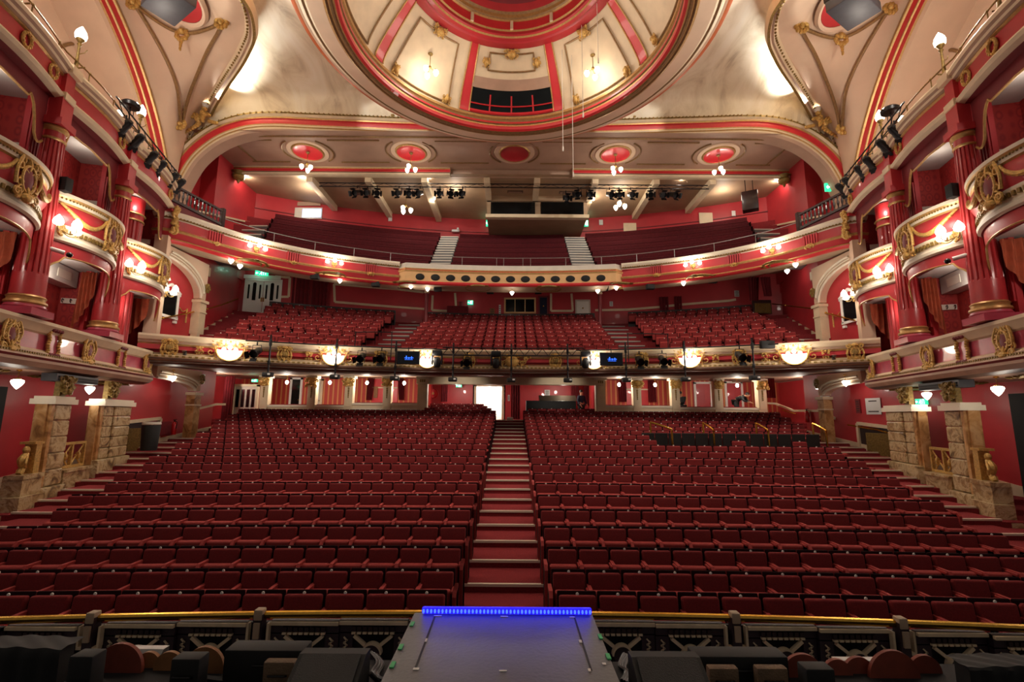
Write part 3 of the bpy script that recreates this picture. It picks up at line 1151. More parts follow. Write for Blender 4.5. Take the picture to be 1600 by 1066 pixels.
    # ---- upper box balconies with cartouche, valances, curtains
    for b, (y0, y1) in enumerate(BAYS):
        bn = BAYNAME[b]
        ya, yb = y0 + .22, y1 - .22
        def bp(f, o=0, z=0, y0=ya, y1=yb):
            return LP(y0 + (y1 - y0) * f, .05 + .52 * max(0, math.sin(PI * f)) ** .75 + o, z)
        NP = 24
        t = thing('box_balcony', f'bowed red and gold upper box balcony {bn}, {hs}', 'balcony', LP((y0 + y1) / 2, 0, 7.5))
        prof = [(-.6, 7.44), (.02, 7.46), (.08, 7.50), (.09, 7.58), (.03, 7.63), (.02, 7.68), (.06, 7.86), (.05, 7.92), (.13, 8.12), (.11, 8.34), (.06, 8.44), (.10, 8.48), (.12, 8.56), (.17, 8.62), (.18, 8.70), (.08, 8.75), (-.12, 8.75), (-.15, 7.7)]
        ms = [2, 0, 0, 0, 0, 3, 0, 1, 1, 1, 4, 0, 4, 0, 0, 2, 2]
        mb = MB(); mb.sweep([bp(k / NP) for k in range(NP + 1)], prof, ms)
        mb.build('bowed_front', ['cream_pale', 'red_paint', 'red_dark', 'cream', 'gold_line'], t, smooth=30)
        def pf(f):
            q = bp(f)
            tt = (bp(min(1, f + .02)) - bp(max(0, f - .02))).normalized()
            return q, tt, V((tt.y, -tt.x, 0))
        mb = MB()
        for k in range(26):
            o, tt, nn = pf((k + .5) / 26)
            mb.obox(o + nn * .06 + V((0, 0, 7.77)), tt * .03, nn * .025, V((0, 0, .05)))
        for k in range(44):
            o, tt, nn = pf((k + .5) / 44)
            mb.ell(o + nn * .135 + V((0, 0, 8.56)), .022, .022, .028, 0, 6, 4)
        mb.build('bead_course', 'gold_dark', t, smooth=0)
        o, tt, nn = pf(.5)
        g = jewel_cartouche(60 + b, .72, 1.0); g.xf(frame_mx(o + nn * .10 + V((0, 0, 8.12)), -tt, nn))
        g.build('gilt_cartouche', ['gold', 'red_dark'], t)
        for sg, f0, f1 in ((-1, .40, .03), (1, .60, .97)):
            mb = MB()
            pts = []
            for k in range(19):
                h = k / 18
                q, tt, nn = pf(f0 + (f1 - f0) * h)
                pts.append(q + nn * .15 + V((0, 0, 8.42 - .38 * math.sin(PI * (h ** .8)))))
            mb.tube(pts, [.03 + .035 * math.sin(PI * k / 18) for k in range(19)], 7)
            for k in range(2, 17):
                mb.ell(pts[k] + V((0, 0, -.01)), .05, .05, .05, 0, 6, 4)
            mb.build('garland', 'gold', t)
        # lower valance (hangs below the bowed front)
        vt = thing('box_valance', f'deep red gold-edged valance below the box balcony {bn}, {hs}', 'valance', LP((y0 + y1) / 2, 0, 7.2))
        zb = lambda f: 7.02 + .16 * math.sin(PI * f) ** .6 - (.10 if (f < .12 or f > .88) else 0) - .35 * max(0, (abs(f - .5) - .36) / .14) ** 2
        mb = MB(); mb.grid(lambda i, j: bp(i, -.02 - .02 * j, 7.47 + (zb(i) - 7.47) * j), 30, 4)
        mb.build('cloth', 'red_paint', vt)
        mb = MB(); mb.tube([bp(k / 30, -.03, zb(k / 30)) for k in range(31)], .022, 6)
        mb.build('gold_edge', 'gold_line', vt)
        # upper valance, under the top parapet
        vt = thing('box_valance', f'dark red gold-edged valance above the upper box {bn}, {hs}', 'valance', LP((y0 + y1) / 2, 0, 10.7))
        def zu(f):
            e = abs(2 * f - 1)
            k = max(0, min(1, (e - .66) / .16))
            lobe = max(0, 1 - ((e - .90) / .16) ** 2) if e > .76 else 0
            return 10.62 - .10 * e + (.10 * math.sin((e - .55) / .11 * PI) if .55 < e < .66 else 0) - .55 * k * k * (3 - 2 * k) - .30 * lobe
        mb = MB(); mb.grid(lambda i, j: LP(ya + (yb - ya) * i, -.08, 11.02 + (zu(i) - 11.02) * j), 40, 4)
        mb.build('cloth', 'red_dark', vt)
        mb = MB(); mb.tube([LP(ya + (yb - ya) * k / 40, -.07, zu(k / 40)) for k in range(41)], .03, 6)
        mb.build('gold_edge', 'gold_line', vt)
        # curtain drawn to the far column in the lower box
        if b < 3:
            mb = MB()
            def cur(i, j):
                zb_ = 6.95 - 1.35 * i ** .65
                return LP(y1 - .34 - .04 * math.sin(i * 30 + j * 2) - .10 * i * j, -.14 - (.42 if b == 1 else .85) * i, 7.36 + (zb_ - 7.36) * j)
            mb.grid(cur, 34, 14)
            tag(mb.build('box_curtain', 'drape_orange'), f'tied-back orange red curtain in the lower box {bn}, {hs}', 'curtain')
        # ---- coat rails and duct
        t = thing('coat_rail', f'white coat hook rail inside the upper box {bn}, {hs}', 'coat rail', LP(y1 - .9, -1.1, 9.6))
        mb = MB(); mb.obox(LP(y1 - .80, -1.12, 9.62), LT * .75, LN * .02, V((0, 0, .09))); mb.obox(LP(y1 - .10, -.80, 9.62), LT * .02, LN * .32, V((0, 0, .09))); mb.build('board', 'offwhite', t, smooth=0)
        for k in range(4):
            q = LP(y1 - 1.3 + k * .32, -1.10, 9.62)
            mb = MB(); mb.tube(cr([q, q + LN * .09 + V((0, 0, .02)), q + LN * .10 + V((0, 0, -.05)), q + LN * .05 + V((0, 0, -.08))], 3), .012, 5); mb.build('hook', 'black_metal', t)
        t = thing('coat_rail', f'white coat hook rail inside the lower box {bn}, {hs}', 'coat rail', LP(y1 - .1, -.8, 6.6))
        mb = MB(); mb.obox(LP(y1 - .10, -.78, 6.50), LT * .02, LN * .30, V((0, 0, .08))); mb.build('board', 'offwhite', t, smooth=0)
        for k in range(3):
            q = LP(y1 - .13, -1.0 + k * .2, 6.52)
            mb = MB(); mb.tube(cr([q, q - LT * .07 + V((0, 0, .02)), q - LT * .08 + V((0, 0, -.05)), q - LT * .04 + V((0, 0, -.08))], 3), .012, 5); mb.build('hook', 'black_metal', t)
        if b < 2:
            t = thing('air_duct', f'boxed white air duct in the lower box {bn}, {hs}', 'duct', LP(y1 - .95, -.95, 7.1))
            mb = MB(); mb.obox(LP(y1 - .90, -.93, 7.14), LT * .80, LN * .2, V((0, 0, .25))); mb.build('casing', 'grey_ceiling', t, smooth=0)
            mb = MB(); mb.obox(LP(y1 - .75, -.725, 7.14), LT * .3, LN * .012, V((0, 0, .12))); mb.build('access_panel', 'offwhite', t, smooth=0)
        PEND.at(mx(LP(y0 + 1.0, -.42, 7.40)), f'heart-shaped pendant lamp inside the lower box {bn}, {hs}')
        lightpt('box_lamp', mx(LP((y0 + y1) / 2 + .3, -.5, 10.5)), 12, r=.1)  # added light to brighten the box interior, no fitting of its own
        lightpt('box_lamp', mx(LP((y0 + y1) / 2, -.5, 6.9)), 16, r=.1)
    # ---- fluted columns
    for j, y in enumerate(COLY):
        t = thing('fluted_column', f'tall red fluted column with gilt rings {hs}, {COLNAME[j]}', 'column', LP(y, .02, 5.45))
        c = LP(y, .02, 0)
        mb = MB(); mb.obox(c + V((0, 0, 5.53)), LT * .40, LN * .37, V((0, 0, .08)))
        mb.lathe([(.37, 5.61), (.39, 5.65), (.36, 5.70), (.355, 5.74)], c, 32)
        mb.build('plinth', 'red_pink', t)
        mb = MB(); mb.lathe([(.355, 5.70), (.39, 5.74), (.375, 5.79), (.34, 5.80), (.34, 5.86), (.36, 5.89), (.325, 5.93)], c, 32); mb.build('base_ring', 'gold_line', t)
        zz = [5.9, 6.45, 6.5, 7.2, 8.0, 8.8, 9.4, 9.88]
        mb = MB()
        n = 72
        rr = lambda z: .322 - .105 * ((z - 5.9) / 4.4) ** 1.15
        vs, fs = [], []
        for z in zz:
            for k in range(n):
                a = 2 * PI * k / n
                g = 0 if z < 6.47 else .13 * max(0, math.cos(a * 18)) ** .7
                r = rr(z) * (1 - g)
                vs.append(c + V((r * math.cos(a), r * math.sin(a), z)))
        for i in range(len(zz) - 1):
            for k in range(n):
                fs.append((i * n + k, i * n + (k + 1) % n, (i + 1) * n + (k + 1) % n, (i + 1) * n + k))
        mb.add(vs, fs); mb.build('shaft', 'red_column', t, smooth=25)
        mb = MB(); mb.lathe([(r_, z_ - .32) for r_, z_ in ((.22, 10.2), (.25, 10.22), (.25, 10.26), (.22, 10.28), (.215, 10.44), (.25, 10.47), (.27, 10.53), (.25, 10.58), (.23, 10.6))], c, 28, 0, [0, 0, 0, 1, 0, 0, 0, 1]); mb.build('capital', ['gold_line', 'red_column'], t)
        mb = MB(); mb.obox(c + V((0, 0, 10.36)), LT * .29, LN * .27, V((0, 0, .09))); mb.obox(c + V((0, 0, 10.74)), LT * .22, LN * .18, V((0, 0, .30))); mb.build('abacus', 'red_paint', t, smooth=0)
        # red pilaster behind
        mb = MB(); mb.obox(LP(y, -.42, 8.2), LT * .26, LN * .06, V((0, 0, 2.75)))
        for k in (-2, -1, 0, 1, 2): mb.obox(LP(y, -.35, 8.2) + LT * k * .10, LT * .025, LN * .03, V((0, 0, 2.3)))
        struct(mb.build(f'trim_{S}_pilaster', 'red_paint', smooth=0))
    # inner red columns by the end pier, lower and upper
    for lo, z0, z1 in (('lower', 5.45, 7.42), ('upper', 7.6, 10.9)):
        c = LP(16.45, -.75, 0)
        t = thing('fluted_column', f'short red fluted column in the {lo} box by the dress circle, {hs}', 'column', c + V((0, 0, z0)))
        mb = MB(); n = 48; vs = []; fs = []
        zz = [z0 + .12, z0 + .9, z1 - .9 if z1 > 8 else z1]
        for z in zz:
            for k in range(n):
                a = 2 * PI * k / n
                r = .34 * (1 - .09 * max(0, math.cos(a * 16)) ** .7)
                vs.append(c + V((r * math.cos(a), r * math.sin(a), z)))
        for i in range(len(zz) - 1):
            for k in range(n): fs.append((i * n + k, i * n + (k + 1) % n, (i + 1) * n + (k + 1) % n, (i + 1) * n + k))
        mb.add(vs, fs); mb.build('shaft', 'red_column', t, smooth=25)
        mb = MB(); mb.lathe([(.40, z0), (.42, z0 + .06), (.36, z0 + .12)], c, 24)
        if z1 > 8: mb.lathe([(.34, z1 - .9), (.38, z1 - .88), (.36, z1 - .82)], c, 24); mb.lathe([(.36, z1 - .66), (.40, z1 - .63), (.36, z1 - .58)], c, 24)
        mb.build('gilt_ring', 'gold_line', t)
        if z1 > 8:
            mb = MB(); mb.lathe([(.34, z1 - .84), (.34, z1 - .02)], c, 24); mb.build('neck', 'red_bright', t)
    # end pier of cream plaster and gilt console
    t = thing('end_pier', f'plain cream plaster pier ending the boxes beside the dress circle, {hs}', 'pier', LP(17.42, 0, 5.45))
    mb = MB(); mb.obox(LP(17.42, -.12, 7.7), LT * .15, LN * .22, V((0, 0, 2.25))); mb.build('shaft', 'cream_pink', t, smooth=0)
    g = scrollwork(71, .62, 1.25, 0, .16, .04, 10); g.xf(LMX(17.42, .12, 10.6)); g.build('gilt_console', 'gold', t)
    # ---- top parapet (slips level)
    def tp(y, o=0, z=0):
        for y0, y1 in ((4.4, 7.65),) + BAYS:
            if y0 <= y <= y1 + 1e-6: return LP(y, o + .16 * math.sin(PI * (y - y0) / (y1 - y0)), z)
        return LP(y, o, z)
    path = [tp(5.5 + k * .25) for k in range(48)] + [LP(17.45, -.12), LP(17.6, -.4), LP(17.62, -.9)]
    t = thing('slips_parapet', f'sweeping red and cream top parapet with wreaths above the boxes {hs}', 'balcony', LP(12, 0, 11.0))
    prof = [(-.6, 10.99), (.0, 10.98), (.12, 11.03), (.17, 11.10), (.12, 11.18), (.04, 11.22), (.04, 11.62), (.09, 11.65), (.08, 11.69), (.15, 11.72), (.17, 11.78), (.23, 11.82), (.25, 11.90), (.22, 11.97), (.10, 12.0), (.02, 12.02), (.02, 12.14), (-.18, 12.14), (-.2, 11.1)]
    ms = [2, 0, 0, 0, 0, 1, 3, 3, 4, 0, 4, 0, 0, 0, 2, 2, 2, 2]
    mb = MB(); mb.sweep(path, prof, ms); mb.build('moulded_front', ['cream', 'red_paint', 'red_dark', 'gold_line', 'taupe'], t, smooth=25)
    for k, y in enumerate((9.35, 10.35, 13.4, 16.9)):
        g = ring_xz((0, -.03, 0), .13, .17, .035, 0, 18, 6)
        for j in range(12):
            a = 2 * PI * j / 12
            g.ell((.13 * math.cos(a), -.05, .17 * math.sin(a)), .035, .03, .035, 0, 6, 4)
        g.xf(Matrix.Translation(tp(y, .05, 11.42) - LP(y, .05, 11.42)) @ LMX(y, .05, 11.42))
        g.build('gilt_wreath', 'gold', t)
    for y in COLY:
        mb = MB(); mb.obox(LP(y, .06, 11.5), LT * .17, LN * .12, V((0, 0, .50))); mb.obox(LP(y, .12, 11.1), LT * .2, LN * .12, V((0, 0, .09)), 1); mb.obox(LP(y, .16, 11.86), LT * .2, LN * .14, V((0, 0, .12)), 1)
        mb.build('pier_block', ['red_paint', 'cream'], t, smooth=0)
    rt = thing('guard_rail', f'slim dark brass guard rail above the top parapet {hs}', 'railing', LP(12, -.05, 12.14))
    mb = MB(); mb.tube([tp(6.5 + k * .25, -.06, 12.46) for k in range(44)], .022, 7); mb.build('rail', 'gold_dark', rt)
    for k in range(10):
        mb = MB(); mb.tube([tp(7.3 + 1.12 * k, -.06, 12.13), tp(7.3 + 1.12 * k, -.06, 12.47)], .016, 6); mb.ell(tp(7.3 + 1.12 * k, -.06, 12.47), .035, .035, .035); mb.build('post', 'gold_dark', rt)
    for k, y in enumerate((9.35, 11.35, 14.62)):
        TORCH.at(mx(LP(y, -.02, 12.14)), f'flame-topped torch lamp on the top parapet {hs}, {("nearest the stage", "second from the stage", "nearest the dress circle")[k]}', 0, None, .98)
    bt = MB(); bt.tube([LP(12.6, .30, 12.42), LP(17.3, .22, 12.42)], .025, 8)
    bt.tube([LP(12.6, .30, 12.18), LP(17.3, .22, 12.18)], .02, 8)
    for k in range(9): bt.tube([LP(12.8 + .5 * k, .28, 12.42), LP(13.05 + .5 * k, .28, 12.18)], .012, 6)
    tag(bt.build('lighting_bar', 'black_metal'), f'black lattice lighting bar along the top parapet {hs}', 'lighting bar')
    for k, (y, z) in enumerate(((13.15, 11.85), (13.9, 11.85), (14.85, 11.82), (15.5, 11.85), (16.5, 11.95), (17.1, 12.0))):
        LANT.at(mx(LP(y, .34, z)), f'black stage lantern on the parapet lighting bar {hs}, {ORD[k + 1]} from the stage', rz=(PI / 2 + .3) * (1 if sd > 0 else -1) + PI, scale=1.15)
    t = thing('floodlight', f'flat black floodlight standing above the lighting bar {hs}', 'stage light', LP(13.75, .1, 12.4))
    c = LP(13.75, .1, 12.95)
    mb = MB(); mb.lathe([(0, .07), (.2, .06), (.26, 0), (.25, -.10), (.2, -.12), (0, -.1)], c, 18); mb.build('head', 'black_metal', t)
    mb = MB(); mb.tube([c, LP(13.75, .1, 12.42)], .02, 6); mb.tube([c + LT * .2, c + LT * .2 + V((0, 0, -.3))], .012, 5); mb.build('stand', 'black_metal', t)
    lightpt('slip_lamp', mx(LP(13.9, -1.2, 12.9)), 30, r=.1)
    t = thing('globe_lamp', f'small round lamp behind the top parapet lighting bar {hs}', 'lamp', LP(14.0, -.3, 12.5))
    mb = MB(); mb.ell(LP(14.0, -.3, 12.72), .10, .10, .11, 0, 12, 8); mb.build('globe', 'lamp', t)
    mb = MB(); mb.tube([LP(14.0, -.3, 12.1), LP(14.0, -.3, 12.62)], .02, 6); mb.build('stem', 'gold_dark', t)
    # ---- sconces on the columns, camera, small speaker
    for k, y in enumerate((11.2, 14.5, 17.45)):
        SCON.at(mx(LP(y, .30 if k < 2 else .14, 7.72)), f'gilt three-branch wall light {hs}, {("on the column nearest the stage", "on the middle column", "on the cream end pier")[k]}', (math.atan2(LN.x, -LN.y)) * 1 if sd < 0 else -math.atan2(LN.x, -LN.y), scale=.95)
    t = thing('security_camera', f'white dome-ended security camera on the column nearest the stage {hs}', 'camera', LP(11.0, .35, 7.15))
    mb = MB(); mb.tube([LP(10.98, .2, 7.18), LP(11.15, .5, 7.12)], .055, 10); mb.build('body', 'plastic_white', t)
    mb = MB(); mb.ell(LP(11.2, .58, 7.09), .07, .07, .07); mb.build('lens_dome', 'glass_dark', t)
    tag(MB().rbox(LP(11.05, .36, 8.85), .2, .2, .36, .02).build('small_speaker', 'black'), f'small black speaker on the column nearest the stage {hs}', 'speaker')
    # ---- stalls level: side wall, marble piers and balustrade
    mb = MB(); mb.box(-14.25, -14.0, 5, 17.6, 0, 4.32); mb.box(-14.25, -14.0, 17.6, 22.6, 0, 5.25); struct(mb.build(f'wall_{S}_stalls', 'red_paint', smooth=0))
    mb = MB(); mb.poly([(-14.0, y, z) for y, z in ((8, .2), (22.6, 2.3), (22.6, 2.62), (17, 1.95), (8, .6))], (.06, 0, 0)); struct(mb.build(f'baseboard_{S}', 'cream', smooth=0))
    def marble_pier(y0, y1, which, zb, dp):
        t = thing('marble_pier', f'veined marble pier carrying the boxes {hs}, the one {which}', 'pillar', LP((y0 + y1) / 2, -.3, zb))
        h0, h1 = zb, 3.42
        mb = MB()
        nrow = 5
        hh = (h1 - h0 - .55) / nrow
        for r in range(nrow):
            zc = h0 + .55 + hh * (r + .5)
            nb = 1 if y1 - y0 < 1.5 else 3
            for c in range(nb):
                yy = y0 + .10 + (y1 - y0 - .10) * (c + .5) / nb
                q = LP(yy, -dp / 2 + .04 * (c % 2), zc)
                mb.rbox(q, dp, (y1 - y0 - .10) / nb - .012, hh - .012, .03, 0, 1, Matrix.Rotation(.2676, 3, 'Z'))
        mb.build('block_courses', 'marble', t)
        mb = MB(); mb.obox(LP(y0 + .05, -dp * .5, (h0 + h1) / 2 + .2), LT * .06, LN * dp * .46, V((0, 0, (h1 - h0) / 2 - .2))); mb.obox(LP(y0 - .02, -dp * .5, (h0 + h1) / 2 + .2), LT * .05, LN * dp * .28, V((0, 0, (h1 - h0) / 2 - .2)))
        mb.build('pilaster', 'marble_tan', t, smooth=0)
        mb = MB(); mb.obox(LP((y0 + y1) / 2, -dp / 2, h1 + .07), LT * ((y1 - y0) / 2 + .09), LN * (dp / 2 + .08), V((0, 0, .07))); mb.obox(LP((y0 + y1) / 2, -dp / 2, h1 + .17), LT * ((y1 - y0) / 2 + .03), LN * (dp / 2 + .03), V((0, 0, .04))); mb.build('cap', 'cream_pale', t, smooth=0)
        g = scrollwork(77, .5, .55, 0, .15, .035, 8); g.box(-.12, .12, -.02, .12, -.28, .3); g.xf(LMX(y0 + .3, -.02, h1 + .5)); g.build('gilt_console', 'gold_dark', t)
        mb = MB(); mb.rbox(LP((y0 + y1) / 2, -dp / 2 + .03, h0 + .18), dp + .14, y1 - y0 + .16, .72, .04, 0, 2, Matrix.Rotation(.2676, 3, 'Z')); mb.build('base', 'marble', t)
    marble_pier(12.5, 13.3, 'nearer the stage', .75, .40)
    marble_pier(14.75, 16.5, 'farther from the stage', 1.25, .36)
    t = thing('marble_balustrade', f'low marble wall with a gilt open panel between the two piers {hs}', 'balustrade', LP(13.9, -.2, .9))
    mb = MB(); mb.obox(LP(13.9, -.2, 1.25), LT * .62, LN * .22, V((0, 0, .38))); mb.obox(LP(13.9, -.2, 1.62), LT * .62, LN * .28, V((0, 0, .035))); mb.build('dwarf_wall', 'marble', t, smooth=0)
    mb = MB()
    for zz in (1.70, 2.34): mb.obox(LP(13.9, -.2, zz), LT * .6, LN * .05, V((0, 0, .035)))
    for dy in (-.57, 0, .57): mb.obox(LP(13.9 + dy, -.2, 2.02), LT * .035, LN * .04, V((0, 0, .30)))
    for dy in (-.29, .29):
        mb.tube([LP(13.9 + dy - .24, -.2, 1.76), LP(13.9 + dy + .24, -.2, 2.28)], .022, 6)
        mb.ell(LP(13.9 + dy, -.18, 1.98), .09, .05, .12, 0, 8, 5)
        mb.tube([LP(13.9 + dy + .15, -.2, 1.76), LP(13.9 + dy - .1, -.2, 2.0)], .022, 6)
    mb.build('gilt_panel', 'gold', t)
    t = thing('marble_newel', f'stepped marble newel with a gilt figure before the nearer pier {hs}', 'newel', LP(11.5, 0, .5))
    mb = MB()
    for (a, b, z0, z1, o) in ((11.6, 12.5, .45, 1.20, .12), (11.75, 12.45, 1.1, 1.62, .04), (11.7, 12.45, 1.6, 1.70, .08), (11.3, 13.4, .40, .85, .18)):
        mb.obox(LP((a + b) / 2, o - .2, (z0 + z1) / 2), LT * (b - a) / 2, LN * .2, V((0, 0, (z1 - z0) / 2)))
    mb.build('base', 'marble', t, smooth=0)
    g = MB()
    q = LP(12.1, -.15, 1.70)
    g.obox(LP(12.28, -.15, 2.06), LT * .10, LN * .12, V((0, 0, .36)))
    g.ell(q - LT * .05 + V((0, 0, .58)), .075, .075, .095, 0, 10, 8)
    g.tube(cr([q - LT * .03 + V((0, 0, .5)), q - LT * .14 + V((0, 0, .32)), q - LT * .10 + V((0, 0, .15)), q - LT * .2 + V((0, 0, .02))], 5), [.06, .07, .08, .09, .10, .10, .09, .08, .08, .07, .07, .07, .08, .08, .07, .06], 8)
    g.tube([V(p) for p in cr([q - LT * .12 + LN * .08 + V((0, 0, .42)), q - LT * .22 + LN * .12 + V((0, 0, .28)), q - LT * .16 + LN * .1 + V((0, 0, .16))], 5)], .03, 6)
    g.obox(LP(12.22, -.15, 2.45), LT * .17, LN * .16, V((0, 0, .03)))
    g.build('gilt_figure', 'gold', t)
    # framed panel on the side wall near the stage
    t = thing('wall_panel_frame', f'gilt framed red wall panel near the stage {hs}', 'panel', (-13.95, 11.2, 1.2))
    mb = MB()
    for (a, b) in (((9.2, 1.25), (12.35, 1.55)), ((12.35, 1.55), (12.35, 3.75)), ((12.35, 3.75), (9.2, 3.75)), ((9.2, 3.75), (9.2, 1.25))):
        mb.bar((-13.93, a[0], a[1]), (-13.93, b[0], b[1]), .16, .10, 0, (1, 0, 0))
    mb.build('frame', 'gold_dark', t, smooth=0)
    tag(MB().poly([(-13.98, y, z) for y, z in ((12.75, 1.0), (13.25, 1.05), (13.25, 3.9), (12.75, 3.9))], (.05, 0, 0)).build('door_gap', 'black', smooth=0), f'narrow dark doorway edge beside the gilt framed panel {hs}', 'doorway')
    # radiator recess
    t = thing('radiator', f'gold painted grille radiator in a cream framed recess {hs}', 'radiator', (-13.9, 18.0, 1.7))
    mb = MB()
    for (a, b) in (((17.2, 1.75), (17.2, 2.85)), ((17.2, 2.85), (19.2, 3.0)), ((19.2, 3.0), (19.2, 1.9))): mb.bar((-13.95, *a), (-13.95, *b), .12, .12, 0, (1, 0, 0))
    mb.build('recess_frame', 'cream', t, smooth=0)
    mb = MB(); mb.box(-13.99, -13.96, 17.25, 19.15, 1.75, 2.85); mb.build('recess_back', 'wood_dark', t, smooth=0)
    mb = MB()
    for k in range(22): mb.rbox((-13.86, 17.35 + k * .062, 2.2), .1, .04, .9, .015, 0, 1)
    mb.build('fins', 'gold_dark', t)
    # arched bracket and pilaster beyond the boxes at stalls level, then at circle level
    def arch_bracket(z_sp, z_top, zb, mt_shaft, lab, y0=17.7, y1=20.2, xw=-13.62):
        t = thing('arched_bracket', lab, 'arch', (xw, 19.5, zb))
        mb = MB()
        N = 18
        arc = [(y1 - .25 - (y1 - y0 - .25) * (1 - math.cos(PI / 2 * k / N)), z_sp + (z_top - z_sp) * math.sin(PI / 2 * k / N)) for k in range(N + 1)]
        pts = [(xw, a, b) for a, b in arc] + [(xw, y0, z_top + .45), (xw, y1 + .1, z_top + .45), (xw, y1 + .1, z_sp)]
        mb.poly(pts, (.30, 0, 0)); mb.build('spandrel', 'cream_pink', t, smooth=0)
        mb = MB()
        for off, r in ((.0, .05), (.13, .028), (.24, .05)):
            mb.tube([V((xw + .32, a + off * .7, b + off)) for a, b in arc], r, 7, 0)
        mb.build('archivolt', 'cream_pale', t)
        mb = MB(); mb.box(xw, xw + .36, y1 - .28, y1 + .12, zb, z_sp - .18); mb.build('pilaster', mt_shaft, t, smooth=0)
        mb = MB(); mb.box(xw - .02, xw + .42, y1 - .34, y1 + .18, z_sp - .18, z_sp - .06); mb.box(xw - .02, xw + .39, y1 - .30, y1 + .15, z_sp - .62, z_sp - .56); mb.build('impost', 'cream', t, smooth=0)
        g = scrollwork(91, .3, .42, 0, .08, .03, 5); g.xf(Matrix.Translation((xw + .36, y1 + .0, z_sp + .5)) @ Matrix.Rotation(PI / 2, 4, 'Z')); g.build('console', 'gold_dark', t)
    arch_bracket(4.15, 4.55, 1.95, 'marble_tan', f'small moulded plaster arch over a marble pilaster at stalls level {hs}', 17.9, 20.4)
    arch_bracket(8.1, 9.25, 5.9, 'cream', f'plaster arch on a cream pilaster above the circle side steps {hs}', 17.7, 20.1)
    PEND.at(mx((-13.2, 18.6, 4.9)), f'heart-shaped pendant lamp under the small arch at stalls level {hs}')
    MIR[0] = 1


build_side('left')
build_side('right')

# ================================================================ rear stalls (under the circle)
def arc_pts(cy, R, x0, x1, n): return [V((x0 + (x1 - x0) * k / n, cy + math.sqrt(R * R - (x0 + (x1 - x0) * k / n) ** 2), 0)) for k in range(n + 1)]
CC = -3.47                                   # centre of the circle-tier curves
def cfy(x, R=24.3): return CC + math.sqrt(max(1, R * R - x * x))

# soffit under the dress circle
mb = MB()
mb.grid(lambda i, j: ((-14.2 + 28.4 * i), cfy(-14.2 + 28.4 * i) * (1 - j) + 30 * j - .1 * (1 - j), 4.99 + .40 * j), 30, 6)
struct(mb.build('ceiling_under_circle', 'soffit', smooth=60))
mb = MB()
for s in (-1, 1): mb.box(min(s * 12.9, s * 16), max(s * 12.9, s * 16), 17.45, 30, 5.22, 5.32)
struct(mb.build('ceiling_under_circle_ends', 'soffit', smooth=0))
# rear side walls with the corner towards the corridor doors
for s, S in ((-1, 'left'), (1, 'right')):
    mb = MB(); mb.add([(s * 14.0, 22.6, 0), (s * 15.6, 24.6, 0), (s * 15.6, 24.6, 5.1), (s * 14.0, 22.6, 5.1)], [(0, 1, 2, 3)])
    mb.add([(s * 15.6, 24.6, 0), (s * 15.6, 30, 0), (s * 15.6, 30, 5.2), (s * 15.6, 24.6, 5.2)], [(0, 1, 2, 3)])
    struct(mb.build(f'wall_{S}_rear', 'red_paint', smooth=0))
BW = 27.6
mb = MB(); mb.add([(-15.6, BW, 1), (-4.6, BW, 1), (-4.6, BW, 5.6), (-15.6, BW, 5.6)], [(0, 1, 2, 3)]); mb.add([(4.6, BW, 1), (15.6, BW, 1), (15.6, BW, 5.6), (4.6, BW, 5.6)], [(0, 1, 2, 3)])
struct(mb.build('wall_back_boxes', 'stripe_paper', smooth=0))
CB = 29.0
mb = MB()
def wallq(mb, x0, x1, z0, z1, y, m=0): mb.add([(x0, y, z0), (x1, y, z0), (x1, y, z1), (x0, y, z1)], [(0, 1, 2, 3)], m)
da, db = pY(743, 604, CB), pY(786, 604, CB)
wallq(mb, -4.8, da.x, 2, 5.4, CB); wallq(mb, db.x, 4.8, 2, 5.4, CB); wallq(mb, da.x, db.x, da.z, 5.4, CB)
for x in (-4.7, 4.7): mb.add([(x, 24.6, 2), (x, CB, 2), (x, CB, 5.4), (x, 24.6, 5.4)], [(0, 1, 2, 3)])
struct(mb.build('wall_back', 'red_paint', smooth=0))
# lit white corridor behind the doorway
mb = MB(); mb.box(da.x - .05, db.x + .05, CB + 1.4, CB + 1.5, 2.5, da.z + .2); mb.box(da.x - .15, da.x, CB, CB + 1.5, 2.5, da.z + .2); mb.box(db.x, db.x + .15, CB, CB + 1.5, 2.5, da.z + .2); mb.box(da.x - .1, db.x + .1, CB, CB + 1.5, da.z + .1, da.z + .25)
struct(mb.build('wall_corridor', 'corridor', smooth=0))
lightpt('corridor_lamp', ((da.x + db.x) / 2, CB + .75, da.z - .35), 130, (1, .95, .88), .2)
mb = MB()
for x in (da.x, db.x): mb.box(x - .07, x + .07, CB - .06, CB, 2.6, da.z + .07)
mb.box(da.x - .07, db.x + .07, CB - .06, CB, da.z, da.z + .12)
struct(mb.build('door_1', 'cream', smooth=0), 'open doorway into the bright white corridor behind the stalls', 'doorway')
# beam over the centre part
mb = MB(); mb.box(-4.8, 4.8, 24.4, 24.9, 4.86, 5.3); mb.box(-4.8, 4.8, 24.36, 24.95, 4.79, 4.88)
struct(mb.build('beam_back', 'cream', smooth=0))
mb = MB()
a = pY(690, 596, 28.2); b = pY(800, 596, 28.2)
mb.box(a.x, b.x, 28.1, 28.3, a.z - .12, 5.2)
struct(mb.build('beam_lintel', 'red_dark', smooth=0))

